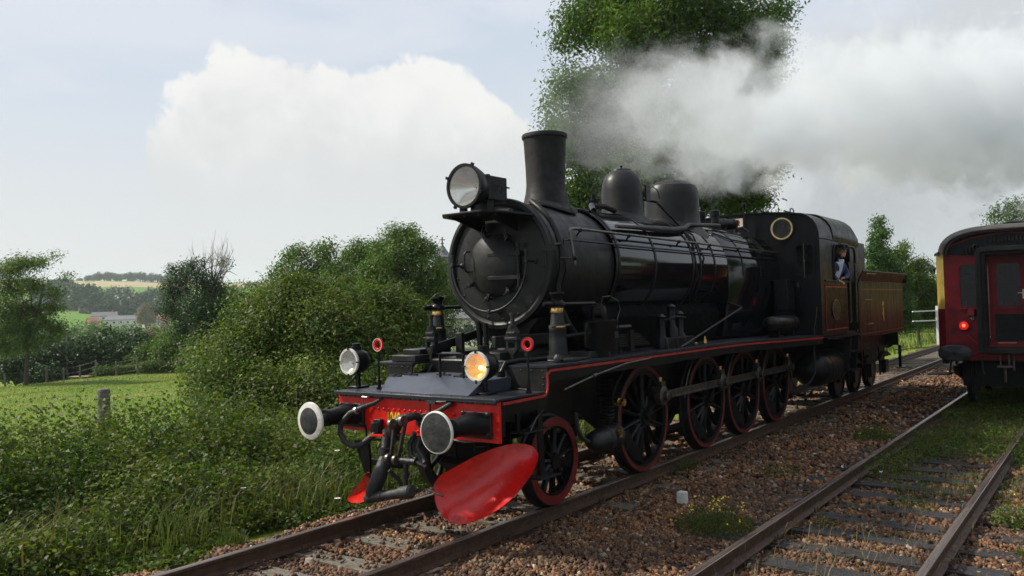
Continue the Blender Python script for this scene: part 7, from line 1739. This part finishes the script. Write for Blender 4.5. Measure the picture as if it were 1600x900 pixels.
    def U(x,hw,zt,zb,r,t):
        o=[(-hw,zb),(-hw,zt-r)]+[(-hw+r-r*math.cos(a),zt-r+r*math.sin(a)) for a in [pi/2*k/5 for k in range(1,6)]]
        o=o+[(-y,z) for y,z in reversed(o)]; return o
    def arch(mb,x0,x1,hw,zt,zb,r,t):
        o=U(0,hw,zt,zb,r,t); i=U(0,hw-t,zt-t,zb,max(.02,r-t),t); n=len(o)
        v=[(x0,a,b) for a,b in o]+[(x0,a,b) for a,b in i]+[(x1,a,b) for a,b in o]+[(x1,a,b) for a,b in i]; f=[]
        for k in range(n-1):
            j=k+1; f+=[(k,j,n+j,n+k),(2*n+k,3*n+k,3*n+j,2*n+j),(k,2*n+k,2*n+j,j),(n+k,n+j,3*n+j,3*n+k)]
        f+=[(0,n,3*n,2*n),(n-1,3*n-1,4*n-1,2*n-1)]; mb.add(v,f)
    for k in range(5):
        mb=Q(); arch(mb,xc-.04-.055*k-.012,xc-.04-.055*k+.012,.46+(.02 if k%2 else -.01),3.06+(.02 if k%2 else -.01),1.14,.10,.10); mb.build('bellows_fold',M_CB,gw,smooth=False)
    mb=Q(); arch(mb,xc-.34,xc-.30,.50,3.10,1.10,.12,.085); mb.box(xc-.36,xc-.30,-.5,.5,1.06,1.14); mb.build('gangway_faceplate',M_CB,gw,smooth=False,bevel=.006)
    for z in (2.6,2.05,1.45):
        mb=Q(); mb.lathe((xc-.35,.455,z),(-1,0,0),[(0,.025),(.02,.025)],8); mb.box(xc-.36,xc-.345,.40,.50,z-.03,z+.03); mb.build('hinge_lug',M_CB,gw)
    mb=Q(); mb.tube([(xc-.05,.52,3.12),(xc-.30,.50,3.16),(xc-.34,.54,3.10)],.02,6); mb.build('gangway_hook',M_CB,gw)
    # door with window
    dr=empty('end_door',(xc+.1,yc,1.24),'maroon door with a tall window inside the gangway',parent=Cc)
    mb=Q(); sheet([(-.335,1.245),(.335,1.245),(.335,2.915),(-.335,2.915)],[rrect(-.19,.19,1.95,2.78,.04)],'x',xc+.10,xc+.13,mb); mb.build('door_leaf',M_MAR,dr,smooth=False)
    mb=Q(); mb.box(xc+.11,xc+.118,-.20,.20,1.94,2.79); mb.build('pane',M_GLASSD,dr)
    mb=Q(); mb.box(xc+.075,xc+.098,-.24,.24,1.88,1.93); mb.box(xc+.085,xc+.098,.25,.30,1.3,2.9); mb.box(xc+.085,xc+.098,-.30,-.25,1.3,2.9); mb.build('door_moulding',M_MAR,dr,bevel=.004)
    mb=Q(); mb.box(xc+.09,xc+.099,-.26,.26,1.28,1.80); mb.build('black_lower_panel',M_CB,dr)  # flat black sheet over the lower part of the door leaf
    mb=Q(); mb.tube([(xc+.09,-.24,2.2),(xc+.04,-.24,2.2),(xc+.04,-.15,2.2)],.010,6); mb.box(xc+.09,xc+.099,-.275,-.225,2.09,2.27); mb.build('door_handle',M_STEEL,dr)
    mb=Q(); mb.box(xc-.30,xc+.1,-.40,.40,1.14,1.16); mb.build('gangway_floor',M_CB,gw)
    # lamp, bracket, buffers, underframe
    lm=empty('tail_lamp',(xc-.06,yc+.775,1.5),'glowing red tail lamp',parent=Cc)
    mb=Q(); mb.lathe((xc-.002,.775,1.585),(-1,0,0),[(0,.105),(.04,.105),(.05,.095),(.05,.085)],28,caps=False); mb.lathe((xc-.001,.775,1.585),(-1,0,0),[(.0,.11),(.01,.125),(.012,.10)],28,caps=False); mb.build('lamp_bezel',M_MAR,lm)
    mb=Q(); mb.lathe((xc-.03,.775,1.585),(-1,0,0),[(0,.090),(.015,.075),(.025,.04),(.028,.002)],24,caps=False); mb.build('red_lens',M_TAIL,lm)
    mb=Q(); mb.lathe((xc-.058,.775,1.585),(-1,0,0),[(0,.03),(.006,.026),(.010,.002)],14); mb.build('lens_hot_spot',M_TAILC,lm)
    mb=Q(); mb.add([(xc-.10,.58,1.90),(xc-.10,.68,1.90),(xc-.01,.70,1.90),(xc-.01,.56,1.90),(xc-.12,.57,1.78),(xc-.12,.69,1.78),(xc-.01,.71,1.78),(xc-.01,.55,1.78)],[(0,1,2,3),(4,7,6,5),(0,4,5,1),(1,5,6,2),(2,6,7,3),(3,7,4,0)]); br=mb.build('lamp_iron',M_MAR,Cc,bevel=.004)
    text('45','coach_number',mat('stencil_white',(.6,.6,.58),.6),br,(xc-.003,yc+.63,1.73),.085,FACE_FRONT,.9,.002)
    mb=Q(); mb.tube([(xc-.05,.50,2.00),(xc-.03,.49,1.8),(xc-.06,.50,1.5),(xc-.05,.485,1.35),(xc-.03,.49,1.28)],.012,6); mb.build('hanging_rope',mat('pale_rope',(.32,.28,.24),.9,0,.3,20),Cc)
    mb=Q(); mb.tube([(xc-.01,.72,1.40),(xc-.03,.62,1.30),(xc-.04,.5,1.18),(xc-.04,.42,1.1)],.006,5); mb.build('lamp_cable',M_RED,Cc)
    for s in (.88,-.88):
        bf=empty('coach_buffer',(xc-.3,yc+s,.85),'oval buffer head',parent=Cc)
        mb=Q(); n=32
        def o(x,a,b,cz=1.07): return [(x,s+math.copysign(abs(math.cos(t))**.75,math.cos(t))*a,cz+math.copysign(abs(math.sin(t))**.75,math.sin(t))*b) for t in [2*pi*k/n for k in range(n)]]
        mb.rings([o(xc-.50,.29,.155),o(xc-.53,.29,.155),o(xc-.545,.27,.14),o(xc-.552,.01,.01)]); mb.build('buffer_head',M_GREY,bf,angle=40)
        mb=Q(); mb.lathe((xc-.5,s,1.07),(1,0,0),[(0,.06),(.2,.07),(.21,.11),(.45,.13),(.5,.16)],20); mb.lathe((xc-.553,s,1.07),(-1,0,0),[(0,.045),(.01,.02)],12); mb.build('buffer_stock',M_CB,bf)
    mb=Q(); mb.box(xc-.02,xc+.06,-1.15,1.15,.90,1.018); mb.build('headstock',M_MAR,Cc,bevel=.006)
    mb=Q(); mb.box(xc+.1,L,-1.2,-1.1,.82,1.01); mb.box(xc+.1,L,1.1,1.2,.82,1.01); mb.build('sole_bar',M_CB,Cc,smooth=False)
    for bx_ in (xc+2.0,xc+14.5):
        bg=empty('bogie',(bx_,yc,0),None,parent=Cc)
        for s in (-1,1):
            mb=Q(); mb.prism([(bx_-1.7,.75),(bx_-1.7,.62),(bx_-1.2,.52),(bx_-.5,.38),(bx_+.5,.38),(bx_+1.2,.52),(bx_+1.7,.62),(bx_+1.7,.75)],'y',s*1.0-.04,s*1.0+.04); mb.build('side_frame',M_CB,bg,smooth=False)
        for dx in (-1.25,1.25):
            mb=Q()
            for s in (-1,1): mb.lathe((bx_+dx,s*.68,.47),(0,s,0),[(0,.50),(.03,.50),(.04,.472),(.13,.468),(.135,.40),(.10,.39),(.10,.12),(.15,.1)],32)
            mb.cyl((bx_+dx,-.7,.47),(bx_+dx,.7,.47),.08,12); mb.build('wheelset',M_CB,bg)
    mb=Q(); mb.box(xc+.5,xc+1.2,-.9,.9,.35,.85); mb.box(xc+4.5,xc+7,-1.1,-.3,.4,.85); mb.box(xc+4.5,xc+7,.3,1.1,.4,.85); mb.build('underframe_equipment',M_CB,Cc,bevel=.01)
    mb=Q(); mb.tube([(xc-.06,-.05,1.0),(xc-.10,-.05,.85),(xc-.10,-.05,.72)],.02,8); mb.tube([(xc-.08,.16,1.03),(xc-.14,.16,1.02),(xc-.14,.16,.80)],.016,6); mb.tube([(xc-.08,.02,1.03),(xc-.14,.02,1.02),(xc-.14,.02,.80)],.016,6); mb.box(xc-.19,xc-.10,-.04,.22,.78,.81); mb.tube([(xc-.14,.09,.8),(xc-.14,.09,.5)],.022,8); mb.build('coach_coupling',M_ROD,Cc)
    mb=Q(); mb.tube([(xc-.04,-.32,.98),(xc-.10,-.34,.86),(xc-.12,-.32,.70),(xc-.12,-.28,.55)],.03,8); mb.tube([(xc-.04,.48,1.0),(xc-.06,.47,.75),(xc-.02,.45,.62)],.018,6); mb.tube([(xc-.06,-.5,.98),(xc-.1,-.52,.8),(xc-.06,-.56,.6)],.026,8); mb.build('coach_hoses',M_HOSE,Cc)
    mb=Q(); mb.box(xc-.28,xc+.25,1.02,1.42,.62,.64); mb.bar((xc-.1,1.04,.64),(xc-.05,1.02,.92),.03,.05); mb.lathe((xc-.05,.92,.82),(0,0,1),[(0,.03),(.06,.03)],8); mb.build('corner_step',M_CB,Cc,bevel=.004)
coach()
# ------------------------------------------------------------------ steam drifting back from the engine
def steam(name,label,p0,p1,r0,r1,dens,thin,seed,col=(.90,.925,.95),sc_=.55,start=.0):
    p0=Vector(p0);p1=Vector(p1);L=(p1-p0).length
    mb=MB(); n=16; rg=[]
    for k in range(9):
        t=k/8; q=(r0+(r1-r0)*t)*1.28; rg.append([(L*t,q*math.cos(a),q*math.sin(a)) for a in [2*pi*j/n for j in range(n)]])
    mb.rings(rg)
    me=bpy.data.meshes.new(name); me.from_pydata(mb.v,[],mb.f); o=bpy.data.objects.new(name,me); COL.objects.link(o)
    bm=bmesh.new(); bm.from_mesh(me); bmesh.ops.recalc_face_normals(bm,faces=bm.faces); bm.to_mesh(me); bm.free()
    o.location=p0; o.rotation_euler=(p1-p0).to_track_quat('X','Z').to_euler()
    m=bpy.data.materials.new(name); m.use_nodes=True; nt=m.node_tree; nt.nodes.clear()
    out=node(nt,'ShaderNodeOutputMaterial'); pv=node(nt,'ShaderNodeVolumePrincipled'); link(nt,pv.outputs[0],out.inputs['Volume'])
    pv.inputs['Color'].default_value=(*col,1); pv.inputs['Anisotropy'].default_value=.15
    tc=node(nt,'ShaderNodeTexCoord'); sep=node(nt,'ShaderNodeSeparateXYZ'); 
    wn=nz(nt,tc.outputs['Object'],sc_*.8,3,.5); 
    sub=node(nt,'ShaderNodeVectorMath',operation='MULTIPLY_ADD'); link(nt,wn.outputs['Color'],sub.inputs[0]); sub.inputs[1].default_value=(1.3,1.3,1.3); 
    add=node(nt,'ShaderNodeVectorMath',operation='ADD'); link(nt,tc.outputs['Object'],add.inputs[0]); add.inputs[1].default_value=(-.65,-.65,-.65); link(nt,add.outputs[0],sub.inputs[2])
    link(nt,sub.outputs[0],sep.inputs[0])
    x,y,z=sep.outputs
    mp=node(nt,'ShaderNodeMapping'); mp.inputs['Scale'].default_value=(.62,1,1); mp.inputs['Location'].default_value=(seed,seed*2,0); link(nt,sub.outputs[0],mp.inputs[0])
    n1=nz(nt,mp.outputs[0],sc_,8,.66,.35)
    t=math_(nt,'DIVIDE',x,L,None); rad=math_(nt,'SQRT',math_(nt,'ADD',math_(nt,'MULTIPLY',y,y),math_(nt,'MULTIPLY',z,z)))
    Rr=math_(nt,'MULTIPLY_ADD',t,r1-r0,r0); f=math_(nt,'SUBTRACT',1.0,math_(nt,'DIVIDE',rad,Rr))
    v=math_(nt,'ADD',math_(nt,'MULTIPLY',f,1.05),math_(nt,'MULTIPLY',math_(nt,'SUBTRACT',n1.outputs[0],.52),3.0))
    d=mapr(nt,v,.20,.50,0,1)
    thick=math_(nt,'MULTIPLY',mapr(nt,t,start,thin,.07,1),mapr(nt,t,.93,1.0,1,0))
    d=math_(nt,'MULTIPLY',math_(nt,'MULTIPLY',d,thick),dens); link(nt,d,pv.inputs['Density'])
    me.materials.append(m); WL[o.name]=p0
    return tag(o,label,'steam',None,'stuff')
steam('steam_cloud','broad cloud of pale steam drifting back over the engine and coach',(9.2,7.0,4.85),(42,2.2,10.1),1.25,4.3,.58,.27,3.7,sc_=.82)
steam('steam_jet','thin wisp of steam rising from the safety valves in front of the cab',(13.75,A0,3.82),(17.5,5.4,6.2),.10,.9,1.1,.4,9.1,sc_=1.6)

# ------------------------------------------------------------------ thin summer haze
def haze():
    mb=MB(); mb.box(-2750,2750,-2750,2750,-40,95); m=bpy.data.materials.new('haze'); m.use_nodes=True; nt=m.node_tree; nt.nodes.clear()
    out=node(nt,'ShaderNodeOutputMaterial'); pv=node(nt,'ShaderNodeVolumePrincipled'); link(nt,pv.outputs[0],out.inputs['Volume'])
    pv.inputs['Color'].default_value=(.84,.92,1,1); pv.inputs['Density'].default_value=.0002; pv.inputs['Anisotropy'].default_value=.2
    mb.build('haze',m,smooth=False,kind='stuff',label='thin bluish summer haze filling the air')
haze()

# ------------------------------------------------------------------ pieces that stand apart become parts of their own
def split_pieces():
    for o in list(bpy.data.objects):
        b=o.name.split('.')[0]
        if b in ('rivet_heads','deck_edge_rivets','board_rivets','ring_studs','cab_rivets','tank_rivets','end_rivets','chimney_bolts','band_bolts','rim_clip','cap_badge','oil_nipple'):
            o['kind']='stuff'; continue
        if b not in ('frame_stretcher','beam_end_bracket','vent_louvre','tank_strap','underframe_equipment','marker_plate','sole_bar','cover_hinge'): continue
        me=o.data; n=len(me.vertices); par=list(range(n))
        def f(a):
            while par[a]!=a: par[a]=par[par[a]]; a=par[a]
            return a
        for e in me.edges:
            a,c=f(e.vertices[0]),f(e.vertices[1])
            if a!=c: par[a]=c
        groups={}
        for p in me.polygons: groups.setdefault(f(p.vertices[0]),[]).append(p)
        if len(groups)<2: continue
        first=True
        for g in groups.values():
            idx=sorted({v for p in g for v in p.vertices}); mp={v:i for i,v in enumerate(idx)}
            m=bpy.data.meshes.new(b); m.from_pydata([me.vertices[v].co[:] for v in idx],[],[tuple(mp[v] for v in p.vertices) for p in g])
            for mt in me.materials: m.materials.append(mt)
            if first: o.data=m; first=False
            else:
                c=o.copy(); c.data=m; COL.objects.link(c)
split_pieces()
